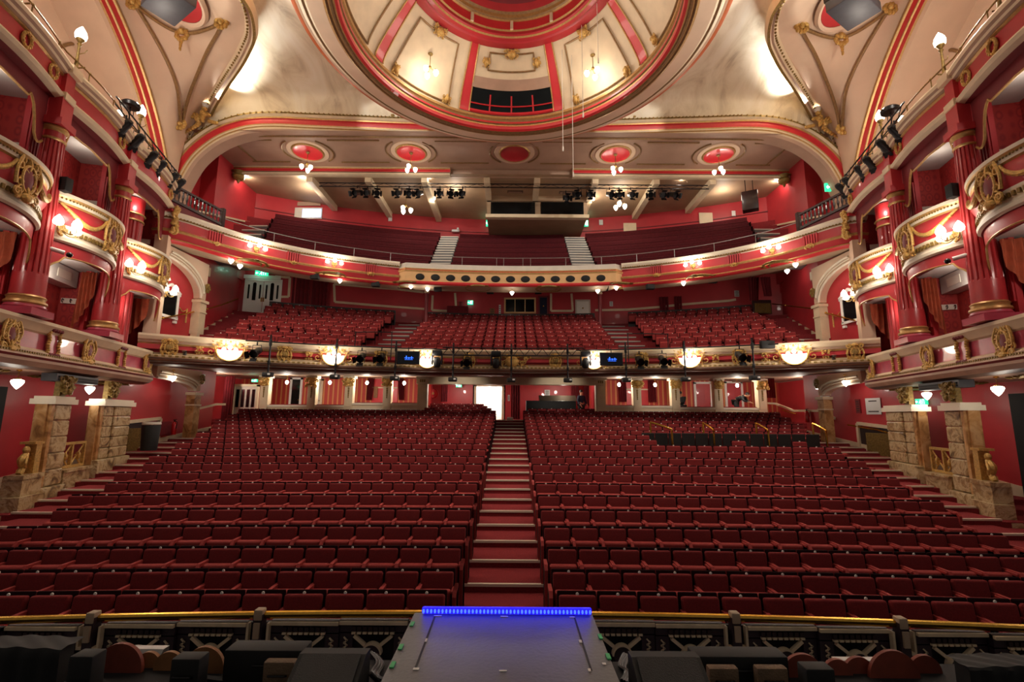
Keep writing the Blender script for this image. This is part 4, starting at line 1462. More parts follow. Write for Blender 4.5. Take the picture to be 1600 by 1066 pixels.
# arcade of cream pilasters with gilt capitals and a cream parapet
AY = 24.6
PIL = [(413, 'end'), (487, 'mid'), (545, 'mid'), (605, 'mid'), (660, 'big'), (938, 'big'), (995, 'mid'), (1055, 'mid'), (1122, 'mid'), (1190, 'end')]
PNAME = {413: 'outermost on the left, beside the glazed corridor door', 487: 'between the two left doorways', 545: 'left of the curtained left opening', 605: 'in the middle of the curtained left opening', 660: 'left of the fire hose reel', 938: 'right of the sound desk', 995: 'in the middle of the curtained right opening', 1055: 'left of the seated dark figure', 1122: 'between the two right box doors', 1190: 'outermost on the right, beside the bending person'}
for u, kind in PIL:
    p = pY(u, 640, AY)
    x = p.x
    t = thing('arcade_pilaster', f'slim cream rear stalls pilaster {PNAME[u]}', 'pilaster', (x, AY, 2.9), 'pilasters of the rear arcade')
    w = .21 if kind != 'big' else .25
    mb = MB(); mb.box(x - w, x + w, AY - .18, AY + .18, 2.5, 5.15); mb.box(x - w + .06, x + w - .06, AY - .2, AY - .17, 3.6, 4.7, 0)
    mb.build('shaft', 'cream', t, smooth=0)
    mb = MB(); mb.box(x - w - .08, x + w + .08, AY - .26, AY + .2, 5.05, 5.17); mb.build('abacus', 'cream_pale', t, smooth=0)
    if kind != 'big':
        g = scrollwork(u, .62, .48, 0, .14, .035, 7); g.ell((0, -.1, .05), .16, .12, .17); g.xf(Matrix.Translation((x, AY - .2, 4.84))); g.build('gilt_capital', 'gold', t)
        g = MB()
        for k in range(6): g.ell((x, AY - .22, 4.54 - .09 * k), .055 - .005 * k, .04, .05, 0, 6, 4)
        g.build('husk_drop', 'gold_dark', t)
    else:
        g = MB()
        for k in range(3): g.obox((x - .1 + .1 * k, AY - .2, 4.90), (.03, 0, 0), (0, .03, 0), (0, 0, .12))
        g.build('triglyph', 'gold_dark', t, smooth=0)
for us, lab in (((413, 549), 'long left'), ((549, 660), 'short left'), ((938, 1051), 'short right'), ((1051, 1190), 'long right')):
    long = 'long' in lab
    zt = (pY(480, 633, AY) if long else pY(600, 630, AY)).z - .06 if us[0] < 800 else (pY(1120, 637, AY) if long else pY(990, 634, AY)).z - .06
    a, b = pY(us[0], 632, AY), pY(us[1], 632, AY)
    t = thing('stalls_box_parapet', f'cream parapet of the rear stalls boxes, the {"outer" if long else "inner"} one on the {lab.split()[1]}', 'parapet', ((a.x + b.x) / 2, AY, 2.4))
    mb = MB(); mb.box(a.x, b.x, AY - .1, AY + .1, 2.4, zt, 0); mb.box(a.x, b.x, AY - .16, AY + .16, zt - .05, zt + .06, 1); mb.box(a.x, b.x, AY - .13, AY + .1, zt - .28, zt - .2, 1)
    mb.build('panel', ['cream', 'cream_pale'], t, smooth=0)
    mb = MB(); mb.box(a.x + .2, b.x - .2, AY + .05, AY + .2, zt + .06, zt + .1); mb.build('padded_top', 'red_curtain', t, smooth=0)

def door(name_n, u0, u1, v0, zb, y, mt, lab, trim='cream', panels=True, half=False, leafm=None):
    a, b = pY(u0, v0, y), pY(u1, v0, y)
    t = thing(name_n, lab, 'door', ((a.x + b.x) / 2, y, zb), kind='structure')
    mb = MB()
    for x in (a.x, b.x): mb.box(x - .06, x + .06, y - .06, y + .02, zb, a.z + .06)
    mb.box(a.x - .06, b.x + .06, y - .06, y + .02, a.z - .04, a.z + .08)
    mb.build('frame', trim, t, smooth=0)
    mb = MB()
    mb.box(a.x, b.x, y - .03, y + .03, zb, a.z, 0)
    if panels:
        xm = (a.x + b.x) / 2
        for x0, x1 in ((a.x + .1, xm - .05), (xm + .05, b.x - .1)):
            for z0, z1 in ((zb + .15, zb + (a.z - zb) * .45), (zb + (a.z - zb) * .52, a.z - .12)):
                mb.box(x0, x1, y - .045, y - .03, z0, z1, 0)
    mb.build('leaf', mt, t, smooth=0)
    mb = MB(); mb.ell((b.x - .1, y - .07, (zb + a.z) / 2 - .05), .035, .04, .035); mb.build('handle', 'brass', t)
    return t
door('door_2', 456, 472, 592, 2.9, BW - .02, 'glass_dark', 'narrow dark doorway with a cream frame in the left rear stalls box', 'white', False)
door('door_3', 488, 504, 594, 2.9, BW - .02, 'offwhite', 'plain off-white panelled door in the left rear stalls box')
door('door_4', 1085, 1110, 599, 2.9, BW - .02, 'red_paint', 'red door in a cream frame behind the seated figure', 'white')
door('door_5', 1133, 1158, 598, 2.9, BW - .02, 'red_paint', 'red door in a cream frame behind the bending person', 'white')

def curtain(u0, u1, v0, v1, y, lab, mt='red_curtain', sway=0, n=7, depth=.07):
    a, b = pY(u0, v0, y), pY(u1, v0, y)
    c = pY((u0 + u1) / 2, v1, y)
    mb = MB()
    w = b.x - a.x
    def fn(i, j):
        ww = w * (1 - .25 * abs(sway) * j)
        x = a.x + (w - ww) * (0 if sway < 0 else 1 if sway > 0 else .5) + ww * i
        return (x, y + depth * math.sin(i * n * 2 * PI) - .02 * j, a.z + (c.z - a.z) * j)
    mb.grid(fn, n * 8, 6)
    return tag(mb.build('curtain', mt), lab, 'curtain')
for k, (u0, u1, v0, v1, lab, sw) in enumerate(((574, 586, 589, 625, 'maroon curtain left of the curtained left opening in the rear stalls', -1), (622, 633, 589, 625, 'maroon curtain right of the curtained left opening in the rear stalls', 1), (966, 978, 589, 628, 'maroon curtain left of the curtained right opening in the rear stalls', 0), (1012, 1024, 589, 628, 'maroon curtain right of the curtained right opening in the rear stalls', 0))):
    curtain(u0, u1, v0, v1, BW - .12, lab, 'red_curtain', sw, 4)
for u0, u1 in ((583, 622), (978, 1012)):
    a, b = pY(u0, 592, BW - .03), pY(u1, 592, BW - .03)
    t = thing('curtained_opening', f'red curtained opening to the foyer {"left" if u0 < 800 else "right"} of the centre in the rear stalls boxes', 'doorway', ((a.x + b.x) / 2, BW - .03, 2.6))
    mb = MB(); mb.box(a.x, b.x, BW - .04, BW - .02, 2.6, a.z); mb.build('back_panel', 'red_bright', t, smooth=0)
    mb = MB(); mb.box(a.x - .05, b.x + .05, BW - .09, BW - .02, a.z, a.z + .12); mb.build('lintel', 'cream', t, smooth=0)
    mb = MB(); mb.box(a.x, b.x, BW - .07, BW - .03, pY(600, 607, BW).z, pY(600, 605, BW).z); mb.build('dado_rail', 'cream', t, smooth=0)
tag(MB().box(pY(585, 604, BW).x, pY(591, 604, BW).x, BW - .1, BW - .04, pY(585, 622, BW).z, pY(585, 604, BW).z).build('noticeboard', 'ochre_wood', smooth=0), 'narrow brown noticeboard inside the left curtained opening', 'noticeboard')
for u0, u1 in ((690, 700), (799, 813), (852, 864), (872, 880)):
    nm = {690: 'maroon drape beside the hose reel alcove', 799: 'maroon drape on the right of the white corridor doorway', 852: 'no'}
    lab = {690: 'maroon drape between the hose reel and the white corridor', 799: 'maroon drape right of the white corridor doorway', 852: 'maroon drape left of the standing person', 872: 'maroon drape right of the standing person'}[u0]
    if u0 > 840: curtain(u0 + 40, u1 + 40, 603, 634, 28.3, lab, 'red_curtain', 0, 4)
    else: curtain(u0, u1, 598, 655 if u0 > 790 else 628, 28.0, lab, 'red_curtain', 0, 4)

# fire hose reel
p = pY(677, 615, CB - .1)
t = thing('hose_reel', 'round red fire hose reel on the rear stalls wall', 'fire hose', p)
RX = Matrix.Rotation(PI / 2, 3, 'X')
mb = MB(); mb.lathe([(0, .12), (.26, .12), (.28, .08), (.28, -.02), (0, -.02)], p, 20, 0, None, RX); mb.build('drum', 'exting', t)
mb = MB(); mb.lathe([(.30, .15), (.33, .10), (.30, .04)], p, 24, 0, None, RX); mb.build('rim', 'red_bright', t)
mb = MB(); mb.lathe([(0, .15), (.07, .15), (.08, .11)], p, 12, 0, None, RX); mb.build('hub', 'gold_line', t)
# sound desk and its screen
t = thing('sound_desk', 'long dark sound desk standing at the back of the right stalls block', 'mixing desk', pY(860, 636, 25.4))
a, b = pY(822, 626, 25.2), pY(900, 626, 25.2)
mb = MB(); mb.rbox(((a.x + b.x) / 2, 25.5, a.z - .55), b.x - a.x, .55, 1.1, .03); mb.build('front_panel', 'case_grey', t)
c, d = pY(842, 620, 25.7), pY(900, 620, 25.7)
mb = MB(); mb.poly([(c.x, 25.35, a.z), (c.x, 25.9, c.z + .08), (c.x, 26.1, c.z), (c.x, 26.1, a.z)], (d.x - c.x, 0, 0)); mb.build('console', 'glass_dark', t, smooth=0)
for k in range(14):
    mb = MB(); x = c.x + (d.x - c.x) * (k + .5) / 14; mb.rbox((x, 25.55, a.z + .085), .05, .035, .02, .006, 0, 1); mb.build('fader', 'steel', t)
tag(MB().rbox(pY(797, 655, 25.6), .34, .3, .2, .04).build('bag', 'offwhite'), 'small pale bag on the floor by the white corridor doorway', 'bag')

# signs, notices: small boards with printed lines
def notice(u, v, w, h, y, lab, nrm='y', x=None, lines=4, mt='plastic_white', big=False):
    p = pY(u, v, y) if nrm == 'y' else pX(u, v, x)
    t = thing('notice', lab, 'sign', p)
    ax = V((w / 2, 0, 0)) if nrm == 'y' else V((0, w / 2, 0))
    n = V((0, -1, 0)) if nrm == 'y' else V((-1 if p.x > 0 else 1, 0, 0))
    mb = MB(); mb.obox(p + n * .012, ax, n * .012, V((0, 0, h / 2))); mb.build('board', mt, t, smooth=0)
    mb = MB()
    for k in range(lines):
        mb.obox(p + n * .026 + V((0, 0, h * (.32 - .64 * (k / max(1, lines - 1))))), ax * (.7 if k % 2 else .55), n * .003, V((0, 0, h * .035)))
    mb.build('print', 'ink', t, smooth=0)
    return t


def exit_sign(u, v, w, h, y, lab, x=None, rot=0, arrow=-1):
    p = pY(u, v, y) if x is None else pX(u, v, x)
    t = thing('exit_sign', lab, 'exit sign', p)
    ux = V((1, 0, 0)) if x is None else V((0, -1 if x > 0 else 1, 0))
    n = V((0, -1, 0)) if x is None else V((-1 if x > 0 else 1, 0, 0))
    up = V((0, 0, 1))
    mb = MB(); mb.obox(p, ux * w / 2, n * .04, up * h / 2); mb.build('lightbox', 'exit_green', t, smooth=0)
    mb = MB()
    q = lambda a, b: p + n * .045 + ux * (a * w) + up * (b * h)
    def seg(a, b, c, d, th): mb.bar(q(a, b), q(c, d), th * h, .006, 0, n)
    # running figure
    mb.ell(q(.03, .30), .075 * h, .01, .075 * h, 0, 8, 5) if x is None else mb.ell(q(.03, .30), .01, .075 * h, .075 * h, 0, 8, 5)
    for s_ in ((.02, .2, -.02, -.08, .13), (-.02, -.06, -.09, -.2, .09), (-.09, -.2, -.15, -.22, .08), (-.02, -.06, .05, -.2, .09), (.05, -.2, .03, -.38, .08), (.02, .16, -.07, .06, .07), (.02, .16, .09, .03, .07)): seg(*s_)
    # door and arrow
    seg(.18, -.38, .18, .38, .07); seg(.18, .38, .34, .38, .07); seg(.34, -.38, .34, .38, .07)
    s = arrow
    seg(-.42, 0, -.24, 0, .12); seg(-.42 if s < 0 else -.24, 0, -.34 if s < 0 else -.32, .18, .10); seg(-.42 if s < 0 else -.24, 0, -.34 if s < 0 else -.32, -.18, .10)
    mb.build('pictogram', 'exit_white', t, smooth=0)
    lightpt('sign_glow', p + n * .35, 2.5, (.5, 1, .8), .15)
    return t
exit_sign(717, 603, .34, .17, 28.2, 'small green exit sign above the alcove left of the white corridor doorway')
exit_sign(1440, 628, .42, .2, None, 'green exit sign with an arrow on the right side wall by the marble piers', x=13.95)
exit_sign(398, 595, .3, .15, 24.8, 'small green exit sign above the glazed doors at the left rear corner')
t = thing('monitor', 'small pale blue lit screen above the standing person in the rear stalls', 'screen', pY(904, 598, 28.2))
p = pY(904, 598, 28.2); mb = MB(); mb.rbox(p, .3, .06, .24, .02); mb.build('case', 'black', t)
mb = MB(); mb.box(p.x - .12, p.x + .12, p.y - .04, p.y - .03, p.z - .09, p.z + .09); mb.build('screen', 'exit_white', t, smooth=0)
notice(855, 614, .32, .36, CB - .02, 'square white notice on the rear wall behind the sound desk', lines=5)
notice(795, 622, .12, .36, CB - .02, 'narrow white notice beside the white corridor doorway', lines=6)
notice(1365, 635, .75, .62, None, 'large white notice on the right side wall beyond the marble piers', 'x', 13.98, 2)
notice(1341, 635, .25, .55, None, 'slim dark red notice on the right side wall beside the large white notice', 'x', 13.98, 5, 'red_dark')
for (u, v, lab) in ((1291, 598, 'upper'), (1292, 628, 'lower')):
    notice(u, v, .42, .5, None, f'white notice on the right wall left of the plaster arch, {lab} one', 'x', 13.96, 4)
notice(1284, 622, .16, .38, None, 'narrow white card beside the lower white notice on the right wall', 'x', 13.96, 3)
notice(316, 592, .3, .42, None, 'white notice on the left wall next to the marble pilaster', 'x', -13.96, 4)
# glazed corridor doors at the left rear corner
t = thing('door_6', 'pale double doors with coloured dark glass at the left rear corner of the stalls', 'door', (-14.9, 25.0, 2.6), kind='structure')
a, b = pY(368, 604, 25.0), pY(402, 604, 25.0)
mb = MB(); mb.box(a.x, b.x, 25.0, 25.06, 2.5, a.z); mb.build('leaf', 'offwhite', t, smooth=0)
mb = MB(); mb.box(a.x - .1, a.x, 24.95, 25.08, 2.5, a.z + .1); mb.box(b.x, b.x + .1, 24.95, 25.08, 2.5, a.z + .1); mb.box(a.x - .1, b.x + .1, 24.95, 25.08, a.z, a.z + .12); mb.build('frame', 'cream', t, smooth=0)
for k in range(4):
    mb = MB(); x = a.x + (b.x - a.x) * (.14 + .24 * k); mb.box(x - .08, x + .08, 24.985, 25.0, 3.55, a.z - .15); mb.build('pane', 'glass_dark', t, smooth=0)
curtain(352, 368, 588, 660, 24.6, 'maroon drape beside the glazed doors at the left rear corner', 'red_curtain', 0, 4)
curtain(1196, 1209, 588, 622, 24.6, 'maroon drape beside the outermost right pilaster', 'red_curtain', 0, 4)
# dado rails, handrails, extinguishers, bin along the side walls
def wall_rail(name, pts, x, r, mt, lab, cat, brackets=0):
    P = [pX(u, v, x) for u, v in pts]
    t = thing(name, lab, cat, P[0])
    mb = MB(); mb.tube(P, r, 8); mb.build('rail', mt, t)
    for k in range(brackets):
        f = (k + .5) / brackets * (len(P) - 1)
        q = P[int(f)].lerp(P[min(len(P) - 1, int(f) + 1)], f - int(f))
        mb = MB(); mb.tube([q, q + V((.07 if x > 0 else -.07, 0, -.03))], .016, 6); mb.ell(q, .045, .045, .045); mb.build('bracket', mt, t)
wall_rail('handrail', ((1325, 664), (1352, 669), (1372, 672), (1396, 679)), 13.92, .035, 'brass', 'bright brass handrail on the right wall leading down to the radiator', 'handrail', 3)
wall_rail('handrail', ((1222, 641), (1232, 644), (1244, 647)), 13.92, .03, 'brass', 'short brass handrail on the right wall at the top of the side steps', 'handrail', 2)
wall_rail('handrail', ((1289, 652), (1303, 658)), 13.92, .03, 'brass', 'short brass handrail on the right wall just left of the marble pilaster', 'handrail', 1)
for (pts, x, lab) in ((((296, 642), (338, 632), (352, 632)), -13.97, 'cream dado rail along the left stalls wall'), (((1195, 630), (1212, 631), (1240, 642), (1285, 642), (1305, 654)), 13.97, 'cream dado rail along the right stalls wall')):
    P = [pX(u, v, x) for u, v in pts]
    mb = MB()
    for a, b in zip(P, P[1:]): mb.bar(a, b, .05, .10)
    tag(mb.build('trim_dado', 'cream', smooth=0), lab, 'trim', kind='structure')
def extinguisher(x, y, z, lab):
    t = thing('fire_extinguisher', lab, 'fire extinguisher', (x, y, z))
    mb = MB(); mb.lathe([(0, 0), (.085, .0), (.09, .03), (.09, .42), (.06, .50), (.03, .53)], (x, y, z), 14); mb.build('cylinder', 'exting', t)
    mb = MB(); mb.lathe([(.03, .53), (.035, .58), (0, .6)], (x, y, z), 8); mb.bar((x - .06, y, z + .6), (x + .08, y, z + .63), .03, .02); mb.tube(cr([(x + .03, y, z + .57), (x + .12, y - .02, z + .5), (x + .1, y - .03, z + .25)], 4), .014, 6); mb.build('valve', 'black', t)
p = pX(272, 668, -13.85); extinguisher(p.x, p.y, p.z - .3, 'red fire extinguisher on the left wall beside the marble pilaster')
p = pX(1261, 650, 13.85); extinguisher(p.x, p.y, p.z - .3, 'red fire extinguisher against the right wall under the dado rail')
p = pZ(232, 704, 1.92)
t = thing('litter_bin', 'black litter bin with a pale liner by the left wall radiator', 'bin', p)
mb = MB(); mb.lathe([(0, .02), (.24, 0), (.28, .85), (.25, .9), (.22, .88), (.2, .3), (0, .3)], p, 18); mb.build('bin_body', 'black', t)
mb = MB(); mb.lathe([(.25, .86), (.29, .9), (.27, .98), (.12, .93), (.0, .82)], p, 14); mb.build('liner', 'offwhite', t)
p = pX(255, 670, -13.8); mb = MB(); mb.rbox(p, .14, .75, .55, .03); tag(mb.build('flip_seat', 'red_curtain'), 'folded maroon usher seat fixed to the left wall by the litter bin', 'seat')
# side staircases between the seats and the walls
for s, S in ((-1, 'left'), (1, 'right')):
    t = thing('side_stairs', f'carpeted stairs with pale nosings along the {S} wall of the stalls', 'stairs', (s * 12.4, 14, 1.2))
    for k in range(1, 16):
        y = 8.42 + .87 * k
        x0, x1 = xend(y) + .15, (13.95 if y > 16.6 else -Lx(y) - .32)
        z = max(.2, RAKE * (y + .2 - 6.2) + .06)
        yb = bow(x0 + 1)
        mb = MB(); mb.box(min(s * x0, s * x1), max(s * x0, s * x1), y + yb, y + yb + .9, z - .16, z); so = mb.build('step', 'carpet', t, smooth=0)
        mb = MB(); mb.box(min(s * x0, s * x1), max(s * x0, s * x1), y + yb - .012, y + yb + .05, z - .035, z + .008); mb.build('nosing', 'cream_pale', so, smooth=0)
# platform gap in the right block with four brass hoops
t = thing('accessible_platform_front', 'dark panelled front behind the seat gap in the right stalls block', 'partition', (8.4, 17.9, rowz(13)))
mb = MB()
for k in range(13):
    x = 5.15 + .485 * k
    mb.rbox((x, 17.95 + bow(x), rowz(13) + .42), .47, .05, 1.1, .012, 0, 1)
mb.build('panels', 'black', t)
HOOPN = ('nearest the aisle', 'second from the aisle', 'third from the aisle', 'farthest from the aisle')
for k, (u, v) in enumerate(((1033, 676), (1107, 678), (1191, 678), (1281, 682))):
    p = pY(u, v, 17.7)
    t = thing('brass_hoop', f'polished brass hoop rail at the seat gap, the one {HOOPN[k]}', 'rail', (p.x, 17.7, rowz(13)))
    mb = MB()
    z0 = rowz(13)
    dx = .32 if k == 0 else .10
    mb.tube(cr([(p.x - dx, 17.9, z0), (p.x - dx, 17.9, z0 + 1.22), (p.x - dx * .9, 17.88, z0 + 1.34), (p.x + dx * .9, 17.5, z0 + 1.12), (p.x + dx, 17.48, z0 + 1.0), (p.x + dx, 17.48, z0)], 5), .036, 8)
    mb.build('hoop', 'brass', t)
    mb = MB()
    for q in ((p.x - dx, 17.9), (p.x + dx, 17.48)): mb.lathe([(.05, 0), (.05, .015), (.03, .03)], (q[0], q[1], z0), 10)
    mb.build('foot_flange', 'brass', t)

# ================================================================ dress circle
path = arc_pts(CC, 24.3, -13.35, 13.35, 60)
t = thing('circle_balcony', 'curved red and cream front of the dress circle spanning the auditorium', 'balcony', (0, 20.83, 4.8))
prof = [(-.9, 4.98), (.0, 4.97), (.14, 4.99), (.22, 5.04), (.20, 5.09), (.28, 5.13), (.30, 5.20), (.20, 5.23), (.22, 5.30), (.12, 5.33), (.06, 5.36), (.06, 5.40), (.04, 5.70), (.06, 5.74), (.10, 5.77), (.10, 5.82), (.16, 5.86), (.22, 5.98), (.20, 6.06), (.05, 6.08), (-.25, 6.08), (-.3, 5.0)]
ms = [3, 3, 3, 3, 4, 3, 4, 0, 0, 5, 0, 1, 5, 0, 4, 0, 0, 0, 0, 6, 6]
mb = MB(); mb.sweep(path, prof, ms)
mb.build('moulded_front', ['cream', 'red_paint', 'orange_rim', 'taupe_dark', 'taupe', 'gold_line', 'red_dark'], t, smooth=25)
def cpt(x, o, z, R=24.3):
    y = cfy(x, R)
    n = V((-x, -(y - CC), 0)).normalized()
    return V((x, y, z)) + n * o, V((-n.y, n.x, 0)), n
def cpix(u, z, o=0):
    "point of the circle front seen at column u"
    lo, hi = -13.3, 13.3
    for _ in range(40):
        m = (lo + hi) / 2
        if proj(cpt(m, o, z)[0])[0] < u: lo = m
        else: hi = m
    return (lo + hi) / 2
mb = MB()
for k in range(150):
    q, tt, n = cpt(-13.2 + 26.4 * k / 149, .235, 5.265)
    mb.obox(q, tt * .05, n * .03, V((0, 0, .03)))
mb.build('dentil_course', 'gold_dark', t, smooth=0)
for k, u in enumerate((265, 312, 400, 445, 483, 565, 595, 640, 705, 733, 868, 897, 962, 1003, 1037, 1118, 1155, 1196, 1290, 1336)):
    x = cpix(u, 5.55)
    big = u in (265, 445, 595, 733, 868, 1003, 1155, 1336)
    q, tt, n = cpt(x, .10, 5.57)
    g = jewel_cartouche(100 + k, .50, .66) if big else scrollwork(100 + k, .28, .34, 0, .05, .02, 4)
    if u in (640, 705, 897, 962): continue
    g.xf(frame_mx(q, -tt if False else V((1, 0, 0)) if abs(x) < .01 else (tt if tt.x > 0 else -tt), n))
    g.build('gilt_cartouche', ['gold', 'gold_dark'], t)
for k, (u0, u1) in enumerate(((275, 340), (382, 435), (456, 500), (545, 585), (605, 650), (690, 722), (745, 795), (805, 858), (880, 915), (945, 993), (1013, 1055), (1100, 1144), (1166, 1218), (1262, 1325))):
    xa, xb = cpix(u0, 5.55), cpix(u1, 5.55)
    mb = MB()
    P = []
    for (xx, z) in [(xa + (xb - xa) * j / 6, 5.69) for j in range(7)] + [(xb - (xb - xa) * j / 6, 5.42) for j in range(7)]:
        P.append(cpt(xx, .065, z)[0])
    mb.tube(P, .016, 5, 0, True); mb.build('panel_moulding', 'gold_line', t)
SHN = ('leftmost of the six', 'second from the left', 'left of centre beside the left screen', 'right of centre beside the right screen', 'second from the right', 'rightmost of the six')
for k, u in enumerate((360, 522, 668, 927, 1077, 1240)):
    x = cpix(u, 5.6)
    q, tt, n = cpt(x, .14, 5.52)
    SHELL.at(q, f'glowing gilt shell lamp on the circle front, {SHN[k]}', math.atan2(n.x, -n.y))
# gilt trophy in the centre
q, tt, n = cpt(cpix(800, 5.55), .12, 5.55)
g = scrollwork(333, 1.7, .62, 0, .10, .035, 10); g.ell((0, -.08, 0), .3, .1, .26); g.xf(frame_mx(q, (1, 0, 0), n))
tag(g.build('gilt_trophy', 'gold'), 'wide gilt scrolled trophy at the centre of the circle front', 'ornament')
# lighting bars along the front
for u0, u1, lab in ((385, 700, 'left'), (900, 1215, 'right')):
    xa, xb = cpix(u0, 6.1), cpix(u1, 6.1)
    mb = MB(); mb.tube([cpt(xa + (xb - xa) * j / 24, .38, 6.02)[0] for j in range(25)], .028, 8)
    tag(mb.build('lighting_bar', 'black_metal'), f'long black lighting bar along the {lab} half of the circle front', 'lighting bar')
t = thing('lighting_truss', 'black lattice truss across the centre of the circle front', 'lighting truss', (0, 20.3, 5.8))
xa, xb = cpix(692, 6.0), cpix(912, 6.0)
mb = MB()
for dz in (6.10, 5.78): mb.tube([cpt(xa + (xb - xa) * j / 12, .42, dz)[0] for j in range(13)], .03, 8)
mb.build('chord', 'black_metal', t)
mb = MB()
for j in range(24): mb.tube([cpt(xa + (xb - xa) * j / 24, .42, 6.10 if j % 2 else 5.78)[0], cpt(xa + (xb - xa) * (j + 1) / 24, .42, 5.78 if j % 2 else 6.10)[0]], .014, 6)
mb.build('lacing', 'black_metal', t)
# hanging pipes with small black lamp boxes
PIPE = (421, 525, 618, 708, 799, 887, 978, 1070, 1177)
for k, u in enumerate(PIPE):
    x = cpix(u, 5.4, .4)
    q, tt, n = cpt(x, .44, 0)
    t = thing('drop_pipe_lamp', f'black drop pipe lamp on the circle front, {ORD[k + 1]} of nine from the left', 'lamp', q + V((0, 0, 4.6)))
    mb = MB(); mb.tube([q + V((0, 0, 6.3)), q + V((0, 0, 4.80))], .035, 8); mb.rbox(q + V((0, 0, 5.98)), .1, .1, .25, .02); mb.rbox(q + V((0, 0, 5.2)), .1, .1, .16, .02); mb.build('pipe', 'black_metal', t)
    mb = MB(); mb.rbox(q + V((0, 0, 4.72)), .36, .26, .18, .03); mb.build('lamp_box', 'black', t)
    mb = MB(); mb.rbox(q + V((.10, -.135, 4.73)), .10, .02, .07, .008); mb.build('lens', 'plastic_white', t)
def lantern_at(u, v, lab, sc=1.3, o=.40, rz=PI):
    z = 5.75
    x = cpix(u, z, o)
    for _ in range(6):
        q, tt, n = cpt(x, o, z)
        uu, vv = proj(q)
        z += (vv - v) * .03
        x = cpix(u, z, o)
    q, tt, n = cpt(x, o, z)
    LANT.at(q, lab, rz, scale=sc)
for u, v, lab in ((401, 550, 'just right of the leftmost shell lamp'), (565, 558, 'second lantern left of the left screen'), (596, 558, 'just left of the left screen'), (730, 564, 'under the truss left of centre'), (999, 563, 'just right of the right screen'), (1035, 562, 'left of the second shell lamp from the right'), (1156, 556, 'in front of the rightmost dark cartouche')):
    lantern_at(u, v, f'black stage lantern on the circle front, {lab}')
for u, lab in ((683, 'beside the left screen'), (775, 'left of the centre pipe'), (915, 'beside the right screen')):
    x = cpix(u, 5.6, .45)
    q, tt, n = cpt(x, .48, 5.5)
    t = thing('moving_light', f'large black moving head light on the circle front {lab}', 'stage light', q)
    mb = MB(); mb.rbox(q + V((0, 0, .34)), .42, .28, .24, .04); mb.build('base', 'black_metal', t)
    mb = MB()
    for sg in (-1, 1): mb.rbox(q + V((sg * .2, 0, .06)), .07, .16, .46, .025)
    mb.rbox(q + V((0, 0, .26)), .46, .16, .07, .02)
    mb.build('yoke', 'black_metal', t)
    mb = MB(); mb.lathe([(0, .17), (.12, .16), (.16, .02), (.15, -.2), (.12, -.24), (0, -.22)], q + V((0, 0, -.02)), 16, 0, None, Matrix.Rotation(math.radians(25), 3, 'X')); mb.build('head', 'black', t)
for u, lab in ((638, 'left'), (955, 'right')):
    x = cpix(u, 5.6, .5)
    q, tt, n = cpt(x, .52, 5.60)
    t = thing('display_screen', f'black flat screen with blue lettering on the {lab} half of the circle front', 'screen', q)
    mb = MB(); mb.rbox(q, .98, .06, .56, .015); mb.build('bezel', 'black', t)
    mb = MB(); mb.box(q.x - .46, q.x + .46, q.y - .036, q.y - .03, q.z - .25, q.z + .25); mb.build('panel', 'screen_off', t, smooth=0)
    mb = MB()
    for k in range(7):
        xx = q.x - .15 + k * .055
        mb.box(xx, xx + .04, q.y - .042, q.y - .037, q.z - .05, q.z + .02 + .03 * ((k * 5) % 3)) if k % 2 else mb.lathe([(.016, 0), (.026, .003), (.016, .004)], (xx + .02, q.y - .04, q.z - .01), 8, 0, None, RX)
    mb.box(q.x - .14, q.x + .2, q.y - .042, q.y - .037, q.z - .09, q.z - .075)
    mb.build('lettering', 'screen_blue', t, smooth=0)
    mb = MB(); mb.tube([q + V((0, 0, .28)), q + V((0, 0, .46))], .02, 6); mb.build('hanger', 'black_metal', t)
p = cpt(cpix(1198, 6.0), .3, 6.02)[0]
tag(MB().rbox(p, .52, .2, .3, .02).build('small_speaker', 'black'), 'small black speaker box on the circle front left of the rightmost shell lamp', 'speaker')

# ---- circle floor, seats and stairs
CR0, CP = 25.1, .8
def crow_y(x, i): return cfy(x, CR0 + CP * i)
def crow_z(i): return 5.5 + .349 * i
mb = MB()
XC = [-15 + 1.5 * k for k in range(21)]
for i in range(10):
    n = len(XC)
    a = [V((x, cfy(x, CR0 + CP * i - .55 - (.5 if i == 0 else 0)), crow_z(i))) for x in XC]
    b = [V((x, cfy(x, CR0 + CP * i + .25 + (2.5 if i == 9 else 0)), crow_z(i))) for x in XC]
    c = [V((p.x, p.y, crow_z(i + 1))) for p in b]
    mb.add(a + b + c, [(k, k + 1, n + k + 1, n + k) for k in range(n - 1)] + [(n + k, n + k + 1, 2 * n + k + 1, 2 * n + k) for k in range(n - 1)])
struct(mb.build('floor_circle', 'carpet', smooth=0))
def aisle_x(u, i):
    "gangway column of the circle"
    p = pZ(u, 520, 7); return p.x / p.y
GANG = [(-6.6, -5.05), (5.05, 6.75)]
cseat = []
for i in range(9):
    R = CR0 + CP * i
    xe = 11.95 + .15 * i
    sp = .52
    for (lo, hi) in ((-xe, GANG[0][0] - .015 * i), (GANG[0][1], GANG[1][0]), (GANG[1][1] + .015 * i, xe)):
        n = int((hi - lo) / sp)
        for k in range(n):
            x = lo + (hi - lo - n * sp) / 2 + sp * (k + .5)
            cseat.append((x, cfy(x, R), crow_z(i), math.asin(-x / R)))
LOW[0] = low_seat()
for (x, y, z, rz) in cseat: seat_lowpoly(MASS, x, y, z, rz)
o = MASS.build('theatre_seats', ['seat_fabric', 'seat_shell', 'white', 'seat_edge'])
tag(o, 'remaining rows of small red tip-up seats in the rear stalls and the dress circle', 'seats', kind='stuff')
